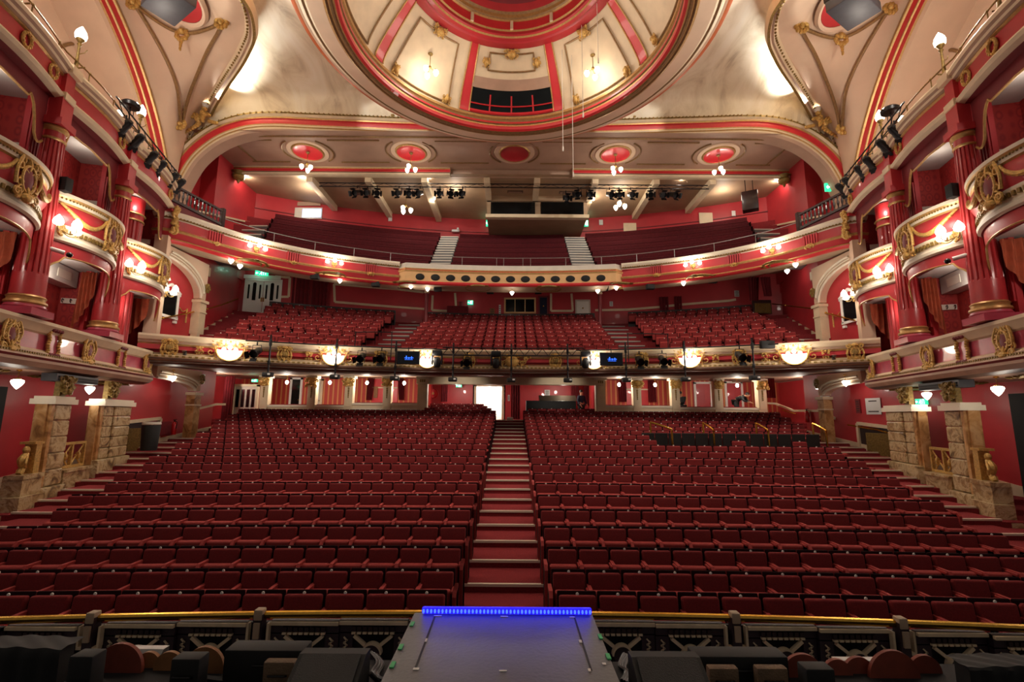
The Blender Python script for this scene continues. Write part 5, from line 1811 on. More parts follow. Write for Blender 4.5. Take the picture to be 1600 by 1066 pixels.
# dark capping behind the last circle row
mb = MB()
for (lo, hi) in ((-13.2, GANG[0][0] - .2), (GANG[0][1], GANG[1][0]), (GANG[1][1] + .2, 13.2)):
    P = [V((lo + (hi - lo) * k / 16, cfy(lo + (hi - lo) * k / 16, CR0 + CP * 8 + .16), 0)) for k in range(17)]
    mb2 = MB(); mb2.sweep(P, [(-.04, crow_z(8)), (.06, crow_z(8)), (.06, crow_z(8) + 1.02), (-.04, crow_z(8) + 1.02)], ring=True)
    tag(mb2.build('row_back_screen', 'wood_dark', smooth=20), f'dark panelled screen behind the last dress circle row, {"left" if lo < -8 else "right" if lo > 3 else "centre"} block', 'screen wall')
for s, S in ((-1, 'left'), (1, 'right')):
    t = thing('circle_stairs', f'grey edged gangway stairs climbing through the {S} part of the dress circle', 'stairs', (s * 5.8, 24, 6))
    lo, hi = GANG[0] if s < 0 else GANG[1]
    for i in range(18):
        y = cfy((lo + hi) / 2, CR0) + .4 * i - .3
        z = crow_z(0) + .1745 * i
        mb = MB(); mb.box(lo, hi, y, y + .42, z - .19, z); so = mb.build('step', 'stage_grey', t, smooth=0)
        mb = MB(); mb.box(lo, hi, y - .01, y + .04, z - .03, z + .008); mb.build('nosing', 'offwhite', so, smooth=0)
    t = thing('stair_rail', f'thin dark guard rail at the foot of the {S} gangway stairs of the dress circle', 'railing', (s * 5.8, 21.2, 6))
    y = cfy(lo if s < 0 else hi, CR0) - .75
    mb = MB(); mb.tube(cr([(lo, y, 5.5), (lo, y, 6.62), (lo + .1, y, 6.7), (hi - .1, y, 6.7), (hi, y, 6.62), (hi, y, 5.5)], 4), .022, 7); mb.build('rail', 'black_metal', t)
    # side steps beside the wall
    t = thing('circle_side_stairs', f'grey edged side steps rising along the {S} wall of the dress circle', 'stairs', (s * 13.3, 20, 6))
    for i in range(9):
        x0, x1 = 12.05 + .15 * i, 13.6 + .16 * i
        y = cfy(13, CR0 + CP * i) - .5
        mb = MB(); mb.box(min(s * x0, s * x1), max(s * x0, s * x1), y, y + .95, crow_z(i) - .3, crow_z(i) + .02); so = mb.build('step', 'stage_grey', t, smooth=0)
        mb = MB(); mb.box(min(s * x0, s * x1), max(s * x0, s * x1), y - .01, y + .05, crow_z(i) - .03, crow_z(i) + .03); mb.build('nosing', 'offwhite', so, smooth=0)
    # side wall of the circle, with skirting
    mb = MB(); W = [(s * 13.62, 17.4), (s * 13.62, 20.2), (s * 15.0, 25.6)]
    for (a, b), (c, d) in zip(W, W[1:]): mb.add([(a, b, 5.2), (c, d, 5.2), (c, d, 11.3), (a, b, 11.3)], [(0, 1, 2, 3)])
    struct(mb.build(f'wall_{S}_circle', 'red_paint', smooth=0))
    mb = MB()
    mb.poly([(s * 13.60, 17.4, 5.5), (s * 13.60, 20.1, 5.9), (s * 13.60, 20.1, 6.25), (s * 13.60, 17.4, 5.75)], (-s * .05, 0, 0))
    mb.poly([(s * 13.60, 20.2, 6.3), (s * 14.98, 25.5, 8.5), (s * 14.98, 25.5, 8.85), (s * 13.60, 20.2, 6.65)], (-s * .05, 0, 0))
    struct(mb.build(f'baseboard_{S}_circle', 'cream', smooth=0))
# back wall of the circle
BR = 32.5
mb = MB(); P = arc_pts(CC, BR, -15.0, 15.0, 40)
n = len(P)
mb.add([V((p.x, p.y, 7.5)) for p in P] + [V((p.x, p.y, 11.4)) for p in P], [(k, k + 1, n + k + 1, n + k) for k in range(n - 1)])
struct(mb.build('wall_back_circle', 'red_paint', smooth=60))
def bpt(x, o, z): return cpt(x, o, z, BR)
def bpix(u, v, o=.03):
    lo, hi = -14.9, 14.9
    z = 9.5
    for it in range(5):
        lo, hi = -14.9, 14.9
        for _ in range(30):
            m = (lo + hi) / 2
            if proj(bpt(m, o, z)[0])[0] < u: lo = m
            else: hi = m
        z += (proj(bpt(m, o, z)[0])[1] - v) * .038
    return bpt((lo + hi) / 2, o, z)
def bframe(pts, lab, w=.13, closed=False, mt='cream'):
    mb = MB()
    Q = []
    for u, v in pts: Q.append(bpix(u, v)[0])
    if closed: Q.append(Q[0])
    for a, b in zip(Q, Q[1:]): mb.bar(a, b, .06, w)
    tag(mb.build('trim_frame', mt, smooth=0), lab, 'trim', kind='structure')
bframe(((430, 432), (453, 434), (451, 464), (437, 464)), 'cream panel moulding right of the white double doors')
bframe(((662, 457 + 0), (620, 452), (522, 444), (523, 472), (620, 480), (663, 483)), 'long cream panel moulding on the left circle back wall')
bframe(((676, 462), (675, 485), (713, 487), (711, 458)), 'small cream panel moulding left of the centre exit sign')
bframe(((861, 459), (861, 486), (895, 486), (893, 459)), 'small cream panel moulding left of the white door')
bframe(((930, 485), (980, 484), (1030, 480), (1065, 476), (1140, 470), (1150, 468)), 'cream dado rail on the right circle back wall')
def bwin(u0, u1, v0, v1, lab, name, mt, mull=0, cat='window', frame='cream', handle=False):
    a, _, n = bpix(u0, v0); b, _, _ = bpix(u1, v0); c, _, _ = bpix(u0, v1)
    t = thing(name, lab, cat, c, kind='structure')
    x = (b - a).normalized()
    h = a.z - c.z
    ctr = (a + b) / 2 - V((0, 0, h / 2))
    w = (b - a).length / 2
    mb = MB(); mb.obox(ctr + n * .02, x * w, n * .02, V((0, 0, h / 2))); mb.build('leaf' if cat == 'door' else 'pane', mt, t, smooth=0)
    mb = MB()
    for sg in (-1, 1): mb.obox(ctr + x * sg * w + n * .04, x * .05, n * .05, V((0, 0, h / 2 + .05))); mb.obox(ctr + V((0, 0, sg * h / 2)) + n * .04, x * (w + .05), n * .05, V((0, 0, .05)))
    for k in range(mull): mb.obox(ctr + x * w * (-1 + 2 * (k + 1) / (mull + 1)) + n * .04, x * .025, n * .03, V((0, 0, h / 2)))
    mb.build('frame', frame, t, smooth=0)
    if handle: mb = MB(); mb.ell(ctr + n * .07, .05, .05, .05); mb.build('handle', 'brass', t)
    return t
bwin(789, 836, 467, 489, 'wide dark control room window behind the centre circle seats', 'window_1', 'glass_dark', 2, 'window', 'tan')
bwin(900, 921, 470, 494, 'white flush door right of centre at the back of the circle', 'door_7', 'white', 0, 'door', 'offwhite', True)
bwin(842, 856, 464, 494, 'purple maroon door beside the control room window', 'door_8', 'cloth_navy', 0, 'door', 'red_dark', True)
# white double doors, left
a, tt, n = bpix(379, 438); b, _, _ = bpix(434, 440); c, _, _ = bpix(380, 490)
t = thing('door_9', 'white double doors with arched dark glass at the left rear of the circle', 'door', c, kind='structure')
x = (b - a).normalized(); w = (b - a).length; h = a.z - c.z
n = V((x.y, -x.x, 0))
for k in (0, 1):
    o = c + x * (w / 2 * k)
    mb = MB(); mb.obox(o + x * w / 4 + V((0, 0, h / 2)) + n * .04, x * (w / 4 - .012), n * .03, V((0, 0, h / 2)))
    leaf = mb.build('leaf', 'white', t, smooth=0)
    for j, (dx, ww, z0, z1) in enumerate(((.09, .05, .45, .86), (.25, .10, .40, .90), (.41, .05, .45, .86))):
        mb = MB(); q = o + x * (w * dx)
        pts = [q + x * (-ww * w * .5) + V((0, 0, h * z0)), q + x * (ww * w * .5) + V((0, 0, h * z0))] + [q + x * (ww * w * .5 * math.cos(g)) + V((0, 0, h * z1 + ww * w * .5 * math.sin(g))) for g in [PI * m / 8 for m in range(9)]]
        mb.poly([p + n * .07 for p in pts], n * .015); mb.build('glass', 'glass_dark', leaf, smooth=0)
    mb = MB(); q = o + x * (w * (.47 if k == 0 else .03)) + V((0, 0, h * .42)) + n * .09; mb.obox(q, x * .03, n * .02, V((0, 0, .12))); mb.build('push_plate', 'brass', leaf, smooth=0)
mb = MB()
for q in (c, c + x * w): mb.obox(q + V((0, 0, h / 2)) + n * .05, x * .06, n * .06, V((0, 0, h / 2 + .06)))
mb.obox(c + x * w / 2 + V((0, 0, h + .04)) + n * .05, x * (w / 2 + .06), n * .06, V((0, 0, .06))); mb.build('frame', 'white', t, smooth=0)
p = bpix(408, 433, .08); mb = MB(); mb.obox(p[0], x * 1.0, n * .03, V((0, 0, .10))); tag(mb.build('door_sign_board', 'white', smooth=0), 'blank white board above the white double doors of the circle', 'board')
exit_sign(409, 427, .72, .3, bpix(408, 427, .15)[0].y, 'green exit sign above the white double doors of the dress circle')
exit_sign(735, 473, .34, .26, bpix(737, 473, .1)[0].y, 'green exit sign at the centre of the circle back wall')
# curtains on the circle back wall
def bcurtain(u0, u1, v0, v1, lab, sway=0, n=6):
    y = bpix((u0 + u1) / 2, v0, .14)[0].y
    return curtain(u0, u1, v0, v1, y, lab, 'red_curtain', sway, n, .06)
bcurtain(455, 486, 433, 476, 'maroon curtain covering the doorway right of the white double doors, its near half', 0, 5)
bcurtain(487, 514, 436, 478, 'maroon curtain covering the doorway right of the white double doors, its farther half', 0, 5)
bcurtain(1030, 1044, 464, 486, 'maroon curtain left of the small red doorway in the right circle wall', 0, 3)
bcurtain(1053, 1065, 463, 486, 'maroon curtain right of the small red doorway in the right circle wall', 0, 3)
def xcurtain(u0, u1, v0, v1, y, lab, sway):
    return curtain(u0, u1, v0, v1, y, lab, 'red_curtain', sway, 4, .08)
xcurtain(1169, 1186, 433, 470, 24.6, 'tied maroon curtain on the right circle side wall, the farther one', -1)
xcurtain(1188, 1203, 433, 463, 23.9, 'tied maroon curtain on the right circle side wall, the nearer one', 1)
# details of the centre opening
a, tt, n = bpix(716, 489, .06)
mb = MB(); mb.rbox(a + V((0, -.3, .1)), 1.3, .3, .5, .04); tag(mb.build('usher_desk', 'red_curtain'), 'dark red padded desk below the centre exit sign', 'desk')
p = bpix(720, 480, .1)[0]; mb = MB(); mb.rbox(p, .22, .12, .7, .03); tag(mb.build('red_locker', 'red_dark'), 'slim red cabinet left of the centre exit sign', 'cabinet')
for (u, v, w, h, lab, mt) in ((769, 488, .3, .5, 'brown framed board on the circle back wall', 'ochre_wood'), (781, 484, .12, .62, 'tall narrow white notice beside the control room window', 'plastic_white'), (955, 475, .2, .3, 'white notice on the circle back wall right of the white door', 'plastic_white'), (1151, 459, .26, .36, 'white notice on the circle back wall near the tied curtains', 'plastic_white')):
    notice(u, v, w, h, bpix(u, v, .05)[0].y, lab, lines=4, mt=mt)
for (u, y0, lab) in ((667, 23.8, 'left'), (937, 23.8, 'right')):
    p = pY(u, 455, 26.0)
    t = thing('support_post', f'slender dark red iron post beside the {lab} gangway of the circle', 'post', (p.x, 26.0, 7.5))
    mb = MB(); mb.tube([(p.x, 26.0, 7.3), (p.x, 26.0, 10.6)], .10, 14); mb.build('shaft', 'red_dark', t)
    mb = MB(); mb.lathe([(.10, 10.0), (.16, 10.05), (.13, 10.12), (.2, 10.3)], (p.x, 26.0, 0), 14); mb.build('capital', 'cream', t)
for (x, y, z, S) in ((-14.6, 24.0, 8.5, 0), (14.35, 23.2, 8.35, 1)):
    if S:
        t = thing('radiator', 'gold slatted radiator at the right rear corner of the circle', 'radiator', pY(1190, 480, 24.6))
        p = pY(1192, 481, 24.9)
        mb = MB(); mb.box(p.x - .5, p.x + .5, 24.95, 25.05, p.z - .3, p.z + .45); mb.build('recess', 'wood_dark', t, smooth=0)
        mb = MB()
        for k in range(14): mb.box(p.x - .42 + k * .062, p.x - .42 + k * .062 + .035, 24.88, 24.95, p.z - .3, p.z + .25)
        mb.build('fins', 'gold_dark', t, smooth=0)
for s, S, pts in ((-1, 'left', ((242, 500), (262, 496), (300, 488), (320, 484), (345, 477), (372, 467))), (1, 'right', ((1207, 475), (1266, 482), (1294, 490), (1336, 501)))):
    wall_rail('handrail', pts, s * 13.5, .03, 'brass', f'brass handrail rising along the {S} wall of the dress circle', 'handrail', 4)
# mirror frames and small items on the circle side walls
for s, S in ((-1, 'left'), (1, 'right')):
    t = thing('pedimented_mirror', f'white pedimented mirror on the {S} circle wall under the plaster arch', 'mirror', (s * 13.58, 18.4, 7.0))
    X = s * 13.56
    mb = MB()
    for (a, b) in (((18.0, 7.0), (18.0, 7.95)), ((18.85, 7.0), (18.85, 7.95)), ((17.92, 7.0), (18.93, 7.0)), ((17.88, 7.98), (18.97, 7.98)), ((17.88, 8.02), (18.42, 8.32)), ((18.42, 8.32), (18.97, 8.02)), ((17.95, 6.85), (18.1, 6.85)), ((18.75, 6.85), (18.9, 6.85))): mb.bar((X, *a), (X, *b), .10, .09, 0, (1, 0, 0))
    mb.build('frame', 'white', t, smooth=0)
    mb = MB(); mb.box(X - .01, X + .01, 18.0, 18.85, 7.0, 7.95); mb.build('glass', 'glass_dark', t, smooth=0)
    t = thing('wall_bracket', f'gilt bracket with a chain on the {S} circle wall beside the mirror', 'bracket', (s * 13.58, 19.4, 7.3))
    mb = MB(); mb.tube([(s * 13.55, 19.45, 7.55), (s * 13.55, 19.45, 6.95)], .03, 6); mb.tube(cr([(s * 13.55, 19.0, 7.5), (s * 13.55, 19.2, 7.38), (s * 13.55, 19.45, 7.5)], 5), .02, 6); mb.build('chain', 'gold', t)
    mb = MB(); mb.rbox((s * 13.8, 20.75, 9.6), .12, .5, .42, .03); tag(mb.build('wall_box', 'cream'), f'cream box fixed high on the {S} circle wall beside the arch', 'box')

# ================================================================ gallery
half = [(0, 24.06), (-2.9, 23.92), (-5.72, 23.5), (-8.85, 22.2), (-10.5, 21.06), (-11.6, 19.95), (-12.35, 18.8), (-12.85, 17.9), (-13.3, 17.45), (-13.75, 17.4)]
gl = cr([V((x, y, 0)) for x, y in half], 6)
gpath = [V(p) for p in gl[::-1]] + [V((-p.x, p.y, 0)) for p in gl[1:]]
def gseg(x0, x1): return [p for p in gpath if x0 - 1e-6 <= p.x <= x1 + 1e-6]
t = thing('gallery_balcony', 'curved red and cream front of the gallery sweeping above the dress circle', 'balcony', (0, 24, 9.8))
prof = [(-1.0, 9.80), (-.12, 9.76), (.0, 9.80), (.05, 9.86), (.02, 9.92), (.12, 10.14), (.16, 10.20), (.12, 10.25), (.05, 10.28), (.03, 10.30), (.03, 10.66), (.07, 10.70), (.10, 10.74), (.15, 10.78), (.20, 10.86), (.19, 10.94), (.10, 10.98), (-.2, 11.0), (-.22, 10.0)]
ms = [3, 2, 2, 4, 1, 4, 4, 2, 4, 1, 0, 5, 0, 0, 0, 0, 6, 6]
for sg in (-1, 1):
    P = gseg(-14, -5.6) if sg < 0 else gseg(5.6, 14)
    mb = MB(); mb.sweep(P, prof, ms); mb.build('moulded_front', ['cream_pale', 'red_paint', 'red_bright', 'soffit', 'gold_line', 'gold_dark', 'red_dark'], t, smooth=25)
    # little hanging bead course under the cream roll
    mb = MB()
    L = [0]
    for a, b in zip(P, P[1:]): L.append(L[-1] + (b - a).length)
    for k in range(90):
        s_ = L[-1] * (k + .5) / 90
        j = max(i for i in range(len(L)) if L[i] <= s_)
        a, b = P[j], P[min(j + 1, len(P) - 1)]
        q = a.lerp(b, (s_ - L[j]) / max(1e-6, L[j + 1] - L[j]))
        mb.ell(q + V((0, -.13 if abs(q.x) < 11 else -.09, 10.735)) + V((-math.copysign(.06, q.x) if abs(q.x) > 9 else 0, 0, 0)), .045, .045, .035, 0, 6, 4)
    mb.build('bead_course', 'gold_dark', t)
# flat centre section with round ports
pts = [V((-5.75, 23.50, 0)), V((-5.35, 23.22, 0))] + [V((x, 23.22 + .45 * (1 - (x / 5.35) ** 2), 0)) for x in [-5.0 + k * .5 for k in range(21)]] + [V((5.35, 23.22, 0)), V((5.75, 23.50, 0))]
prof = [(-1.2, 9.78), (-.05, 9.78), (.02, 9.84), (.03, 9.92), (.0, 9.95), (.0, 10.42), (.04, 10.45), (.05, 10.52), (.02, 10.56), (.03, 10.62), (-.02, 10.66), (-.04, 10.90), (-.3, 10.92), (-.3, 10.0)]
ms = [3, 2, 2, 2, 1, 1, 4, 2, 4, 0, 5, 5, 6]
mb = MB(); mb.sweep(pts, prof, ms); mb.build('control_front', ['cream_pale', 'tan', 'red_bright', 'soffit', 'gold_line', 'offwhite', 'red_dark'], t, smooth=25)
for k in range(13):
    x = -4.62 + 9.24 * k / 12
    y = 23.22 + .45 * (1 - (x / 5.35) ** 2) - .004
    mb = MB(); mb.lathe([(0, .035), (.20, .035), (.235, .02), (.24, 0), (.24, -.02)], (x, y, 10.17), 20, 0, None, Matrix.Rotation(PI / 2, 3, 'X') @ Matrix.Diagonal((1, .72, 1)))
    mb.build('port', 'black', t)
def gpt(x, o=0, z=0):
    j = min(range(1, len(gpath)), key=lambda i: abs((gpath[i].x + gpath[i - 1].x) / 2 - x))
    a, b = gpath[j - 1], gpath[j]
    f = (x - a.x) / (b.x - a.x) if abs(b.x - a.x) > 1e-6 else 0
    q = a.lerp(b, f)
    tt = (b - a).normalized()
    n = V((tt.y, -tt.x, 0))
    return q + n * o + V((0, 0, z)), tt, n
def gpix(u, z, o=0):
    lo, hi = -13.2, 13.2
    for _ in range(40):
        m = (lo + hi) / 2
        if proj(gpt(m, o, z)[0])[0] < u: lo = m
        else: hi = m
    return (lo + hi) / 2
for k, (u, lab) in enumerate(((400, 'leftmost'), (522, 'left of the round ports'), (1083, 'right of the round ports'), (1207, 'rightmost'))):
    q, tt, n = gpt(gpix(u, 10.5), .06, 10.42)
    SCON.at(q, f'three-branch wall light on the red gallery front, {lab}', math.atan2(n.x, -n.y), scale=.85)
for k, u in enumerate((336, 458, 579, 1026, 1148, 1268)):
    q, tt, n = gpt(gpix(u, 10.4), .04, 0)
    mb = MB()
    for j in range(6): mb.obox(q + tt * (-.25 + .1 * j) + n * .02 + V((0, 0, 10.46)), tt * .03, n * .04, V((0, 0, .22)))
    mb.build('reeded_bracket', 'red_paint', t, smooth=0)
    mb = MB(); g = scrollwork(200 + k, .42, .2, 0, .08, .03, 3); g.ell((0, -.08, 0), .12, .08, .07); g.xf(frame_mx(q + n * .10 + V((0, 0, 10.16)), tt, n)); g.build('gilt_mask', 'gold', t)
# soffit under the gallery with rosettes
mb = MB()
mb.grid(lambda i, j: (lambda a, x: (a.x, a.y * (1 - j) + (max(a.y + .5, cfy(max(-14.9, min(14.9, x)), 32.6))) * j, 9.80 + 1.30 * j))(gpath[int(i * (len(gpath) - 1))], gpath[int(i * (len(gpath) - 1))].x), len(gpath) - 1, 6)
struct(mb.build('ceiling_under_gallery', 'soffit', smooth=60))
mb = MB()
for s in (-1, 1): mb.add([(s * 13.3, 17.4, 9.82), (s * 15.2, 17.4, 9.9), (s * 15.2, 26, 11.2), (s * 12.9, 25, 11.1), (s * 12.2, 20, 9.9)], [(0, 1, 2, 3, 4)])
struct(mb.build('ceiling_under_gallery_ends', 'soffit', smooth=0))
def gsoff(x, y):
    yf = gpt(max(-13, min(13, x)))[0].y
    yr = max(yf + .5, cfy(max(-14.9, min(14.9, x)), 32.6))
    return 9.80 + 1.30 * max(0, min(1, (y - yf) / (yr - yf)))
def on_soffit(u, v, drop):
    d = ray(u, v)
    lo, hi = 16.0, 29.0
    best = None
    for k in range(400):
        y = lo + (hi - lo) * k / 400
        q = CAM + d * (y / d.y)
        if y > gpt(max(-13, min(13, q.x)))[0].y + .1 and q.z + drop >= gsoff(q.x, q.y): return V((q.x, q.y, q.z + drop))
    return V((q.x, q.y, q.z + drop))
ROSN = ('outer left', 'inner left', 'left of the centre', 'right of the centre', 'inner right', 'outer right')
for k, (u, v) in enumerate(((392, 411), (517, 430), (635, 444), (747, 450), (857, 451), (968, 446), (1095, 434), (1218, 413))):
    c = on_soffit(u, v, .04)
    c.z -= .05
    mb = MB()
    for r, a in ((.55, .05), (.36, .035)): mb.tube([c + V((r * 1.2 * math.cos(g), r * math.sin(g), 0)) for g in [2 * PI * j / 20 for j in range(20)]], a, 6, 0, True)
    for j in range(4):
        g = PI / 2 * j + .78
        mb.ell(c + V((.7 * math.cos(g), .6 * math.sin(g), 0)), .12, .12, .04, 0, 8, 4)
    tag(mb.build('ceiling_rosette', 'gold_dark'), f'dark gilt ring ornament on the soffit under the gallery, {ORD[k + 1]} of eight from the left', 'ornament')
for k, (u, v) in enumerate(((361, 408), (375, 416), (411, 436), (531, 439), (642, 448), (668, 452), (800, 458), (934, 455), (963, 450), (1068, 443), (1230, 424), (1243, 414))):
    c = on_soffit(u, v, .30)
    PEND.at(c, f'heart-shaped pendant lamp under the gallery, {ORD[k + 1]} of twelve from the left', scale=.9)
for k, (u, v) in enumerate(((492, 434), (587, 446), (684, 453), (766, 457), (841, 458), (919, 457), (1016, 450), (1114, 440))):
    c = on_soffit(u, v, .22)
    c.z -= .22
    mb = MB(); mb.rbox(c + V((0, 0, .05)), .40, .26, .26, .03); mb.tube([c, c + V((0, 0, .3))], .03, 6)
    tag(mb.build('small_speaker', 'black'), f'small black speaker under the gallery soffit, {ORD[k + 1]} of eight from the left', 'speaker')
for k, (u, v) in enumerate(((441, 548 - 115), )): pass

# rear of the gallery: benches, gangways, walls
def gby(x, i): return -3.2 + math.sqrt((28.2 + .62 * i) ** 2 - x * x)
def gbz(i): return 10.60 + .52 * i
GANG2 = [(-4.45, -3.25), (3.30, 4.65)]
mb = MB()
XG = [-15.8 + 1.58 * k for k in range(21)]
n = len(XG)
for i in range(8):
    a = [V((x, gby(x, i - .55 if i else -1.6), gbz(i))) for x in XG]
    b = [V((x, gby(x, i + .45 if i < 7 else 10), gbz(i))) for x in XG]
    c = [V((p.x, p.y, gbz(i + 1))) for p in b]
    mb.add(a + b + c, [(k, k + 1, n + k + 1, n + k) for k in range(n - 1)] + [(n + k, n + k + 1, 2 * n + k + 1, 2 * n + k) for k in range(n - 1)])
struct(mb.build('floor_gallery', 'carpet', smooth=0))
BL = (('left', -13.4, GANG2[0][0]), ('centre', GANG2[0][1], GANG2[1][0]), ('right', GANG2[1][1], 13.4))
for i in range(7):
    for nm, lo, hi in BL:
        if nm == 'left': lo -= 0; lo = -12.2 - .22 * i
        if nm == 'right': hi = 12.2 + .22 * i
        N = 16
        P = [V((lo + (hi - lo) * k / N, gby(lo + (hi - lo) * k / N, i), gbz(i))) for k in range(N + 1)]
        t = thing('gallery_bench', f'long dark maroon gallery bench, {ORD[i + 1]} row from the front of the {nm} block', 'bench', P[N // 2], 'dark maroon benches of the gallery')
        mb = MB(); mb.sweep(P, [(.02, .42), (.06, .5), (.0, .84), (-.05, .86), (-.10, .82), (-.08, .40)], ring=True); mb.build('backrest', 'bench_fabric', t, smooth=50)
        mb = MB(); mb.sweep(P, [(.44, .38), (.46, .43), (.42, .46), (.0, .44), (.0, .36), (.42, .36)], ring=True); mb.build('seat', 'bench_fabric', t, smooth=50)
        mb = MB()
        for k in (0, 4, 8, 12, 16):
            q = P[k]; mb.box(q.x - .03, q.x + .03, q.y - .36, q.y + .06, q.z, q.z + .4)
        mb.build('supports', 'seat_shell', t, smooth=0)
for s, (lo, hi), S in ((-1, GANG2[0], 'left'), (1, GANG2[1], 'right')):
    t = thing('gallery_stairs', f'pale edged gangway stairs through the {S} part of the gallery benches', 'stairs', (s * 3.9, 25, 10.6))
    for i in range(15):
        y = gby((lo + hi) / 2, 0) - .75 + .31 * i
        z = gbz(0) + .05 + .26 * i
        mb = MB(); mb.box(lo + .05, hi - .05, y, y + .34, z - .30, z); so = mb.build('step', 'stage_grey', t, smooth=0)
        mb = MB(); mb.box(lo + .05, hi - .05, y - .012, y + .06, z - .05, z + .01); mb.build('nosing', 'offwhite', so, smooth=0)
rt = thing('gallery_rail', 'thin steel guard rail with slim posts along the gallery front', 'railing', (0, 24.4, 11))
mb = MB()
gr = [gpt(-12.2 + 24.4 * k / 60, -.55, 11.62)[0] for k in range(61)]
mb.tube(gr, .018, 6); mb.build('rail', 'steel', rt)
for u in (428, 492, 553, 610, 722, 776, 787, 817, 829, 884, 940, 995, 1054, 1116, 1181):
    q, _, _ = gpt(gpix(u, 11.3, -.55), -.55, 0)
    mb = MB(); mb.tube([q + V((0, 0, 10.7)), q + V((0, 0, 11.64))], .014, 6); mb.build('post', 'steel', rt)
# gallery walls
ZC = 15.95
mb = MB()
P = [V((x, -3.2 + math.sqrt(32.8 ** 2 - x * x), 0)) for x in [-15.2 + 30.4 * k / 40 for k in range(41)]]
n = len(P)
mb.add([V((p.x, p.y, 12)) for p in P] + [V((p.x, p.y, ZC + .1)) for p in P], [(k, k + 1, n + k + 1, n + k) for k in range(n - 1)])
struct(mb.build('wall_back_gallery', 'red_paint', smooth=60))
mb = MB()
for a, b in zip(P, P[1:]): mb.bar(a + V((0, -.03, 15.05)), b + V((0, -.03, 15.05)), .05, .05)
struct(mb.build('trim_3', 'red_dark', smooth=0))
for s, S in ((-1, 'left'), (1, 'right')):
    mb = MB(); W = [(s * 14.2, 17.4), (s * 15.6, 20.3), (s * 15.2, 26.4)]
    W = [(s * 15.7, 19.6), (s * 15.7, 22.4), (s * 14.9, 22.4), (s * 14.9, 26.3)]
    for (a, b), (c, d) in zip(W, W[1:]): mb.add([(a, b, 10.0), (c, d, 10.0), (c, d, 16.4), (a, b, 16.4)], [(0, 1, 2, 3)])
    mb.box(min(s * 13.0, s * 15.8), max(s * 13.0, s * 15.8), 17.2, 19.8, 10.9, 11.0)
    struct(mb.build(f'wall_{S}_gallery', 'red_paint', smooth=0))
    # balustrade with turned dark balusters
    t = thing('balustrade', f'dark turned-baluster balustrade at the {S} end of the gallery', 'balustrade', (s * 13.2, 19, 11))
    a, b = V((s * 13.75, 17.9, 11.75)), V((s * 12.55, 19.55, 11.30))
    a0 = [a, b]
    mb = MB(); mb.bar(a + V((0, 0, .62)), b + V((0, 0, .62)), .14, .08); mb.build('top_rail', 'wood_dark', t, smooth=0)
    mb = MB(); mb.bar(a + V((0, 0, .0)), b + V((0, 0, .0)), .14, .10); mb.build('bottom_rail', 'wood_dark', t, smooth=0)
    for k in range(14):
        q = a.lerp(b, (k + .5) / 14)
        mb = MB(); mb.lathe([(.035, .04), (.04, .1), (.02, .14), (.045, .26), (.05, .34), (.02, .46), (.04, .52), (.035, .60)], q, 8); mb.build('baluster', 'wood_dark', t)
    mb = MB(); mb.bar(b + V((0, 0, -.2)), b + V((0, 0, .75)), .16, .16); mb.build('newel', 'wood_dark', t, smooth=0)
    # apron wall under it
    mb = MB(); mb.add([a + V((0, 0, -1)), b + V((0, 0, -1)), b + V((0, 0, .05)), a + V((0, 0, .05))], [(0, 1, 2, 3)]); struct(mb.build(f'wall_{S}_gallery_apron', 'red_dark', smooth=0))
    # raised side walk with cream coping
    P4 = [(s * 12.5, 19.6, 11.1), (s * 12.5, 22.2, 12.2)]
    mb = MB(); mb.poly([(s * 14.9, 21.2, 10.5), (s * 14.9, 26, 10.5), (s * 14.9, 26, 14.0), (s * 14.9, 21.2, 12.6)], (-s * .12, 0, 0)); struct(mb.build(f'wall_{S}_gallery_dado', 'red_paint', smooth=0))
    mb = MB(); mb.bar((s * 14.75, 21.2, 12.65), (s * 14.75, 26, 14.05), .2, .09); mb.bar((s * 14.78, 20.2, 12.25), (s * 14.75, 21.2, 12.65), .2, .09); struct(mb.build(f'trim_{S}_gallery', 'cream', smooth=0))
    t = thing('gallery_side_stairs', f'pale edged side steps at the {S} end of the gallery benches', 'stairs', (s * 13.4, 22, 11))
    for i in range(6):
        y = gby(13, i) - .4
        x0 = 12.35 + .22 * i
        mb = MB(); mb.box(min(s * x0, s * 14.8), max(s * x0, s * 14.8), y, y + .7, gbz(i) - .3, gbz(i) + .3); so = mb.build('step', 'stage_grey', t, smooth=0)
        mb = MB(); mb.box(min(s * x0, s * 14.8), max(s * x0, s * 14.8), y - .01, y + .06, gbz(i) + .25, gbz(i) + .31); mb.build('nosing', 'offwhite', so, smooth=0)
def gw(u, v, o=.05):
    "point on the gallery's back wall"
    d = ray(u, v)
    lo, hi = 15.0, 40.0
    for _ in range(50):
        m = (lo + hi) / 2
        q = CAM + d * (m / d.y)
        if math.hypot(q.x, q.y + 3.2) < 32.8 - o: lo = m
        else: hi = m
    return CAM + d * (lo / d.y)
def gboard(name, u0, u1, v0, v1, lab, cat, mt, mt2=None, th=.05):
    a, b, c = gw(u0, v0), gw(u1, v0), gw(u0, v1)
    t = thing(name, lab, cat, c)
    x = (b - a).normalized(); nn = V((x.y, -x.x, 0)); h = a.z - c.z; w = (b - a).length
    ctr = (a + b) / 2 - V((0, 0, h / 2))
    mb = MB(); mb.obox(ctr + nn * .03, x * w / 2, nn * th / 2, V((0, 0, h / 2))); mb.build('board', mt, t, smooth=0)
    if mt2:
        mb = MB(); mb.obox(ctr + nn * .06 + x * w * .12, x * w * .34, nn * .02, V((0, 0, h * .36))); mb.build('glow_panel', mt2, t, smooth=0)
    return t
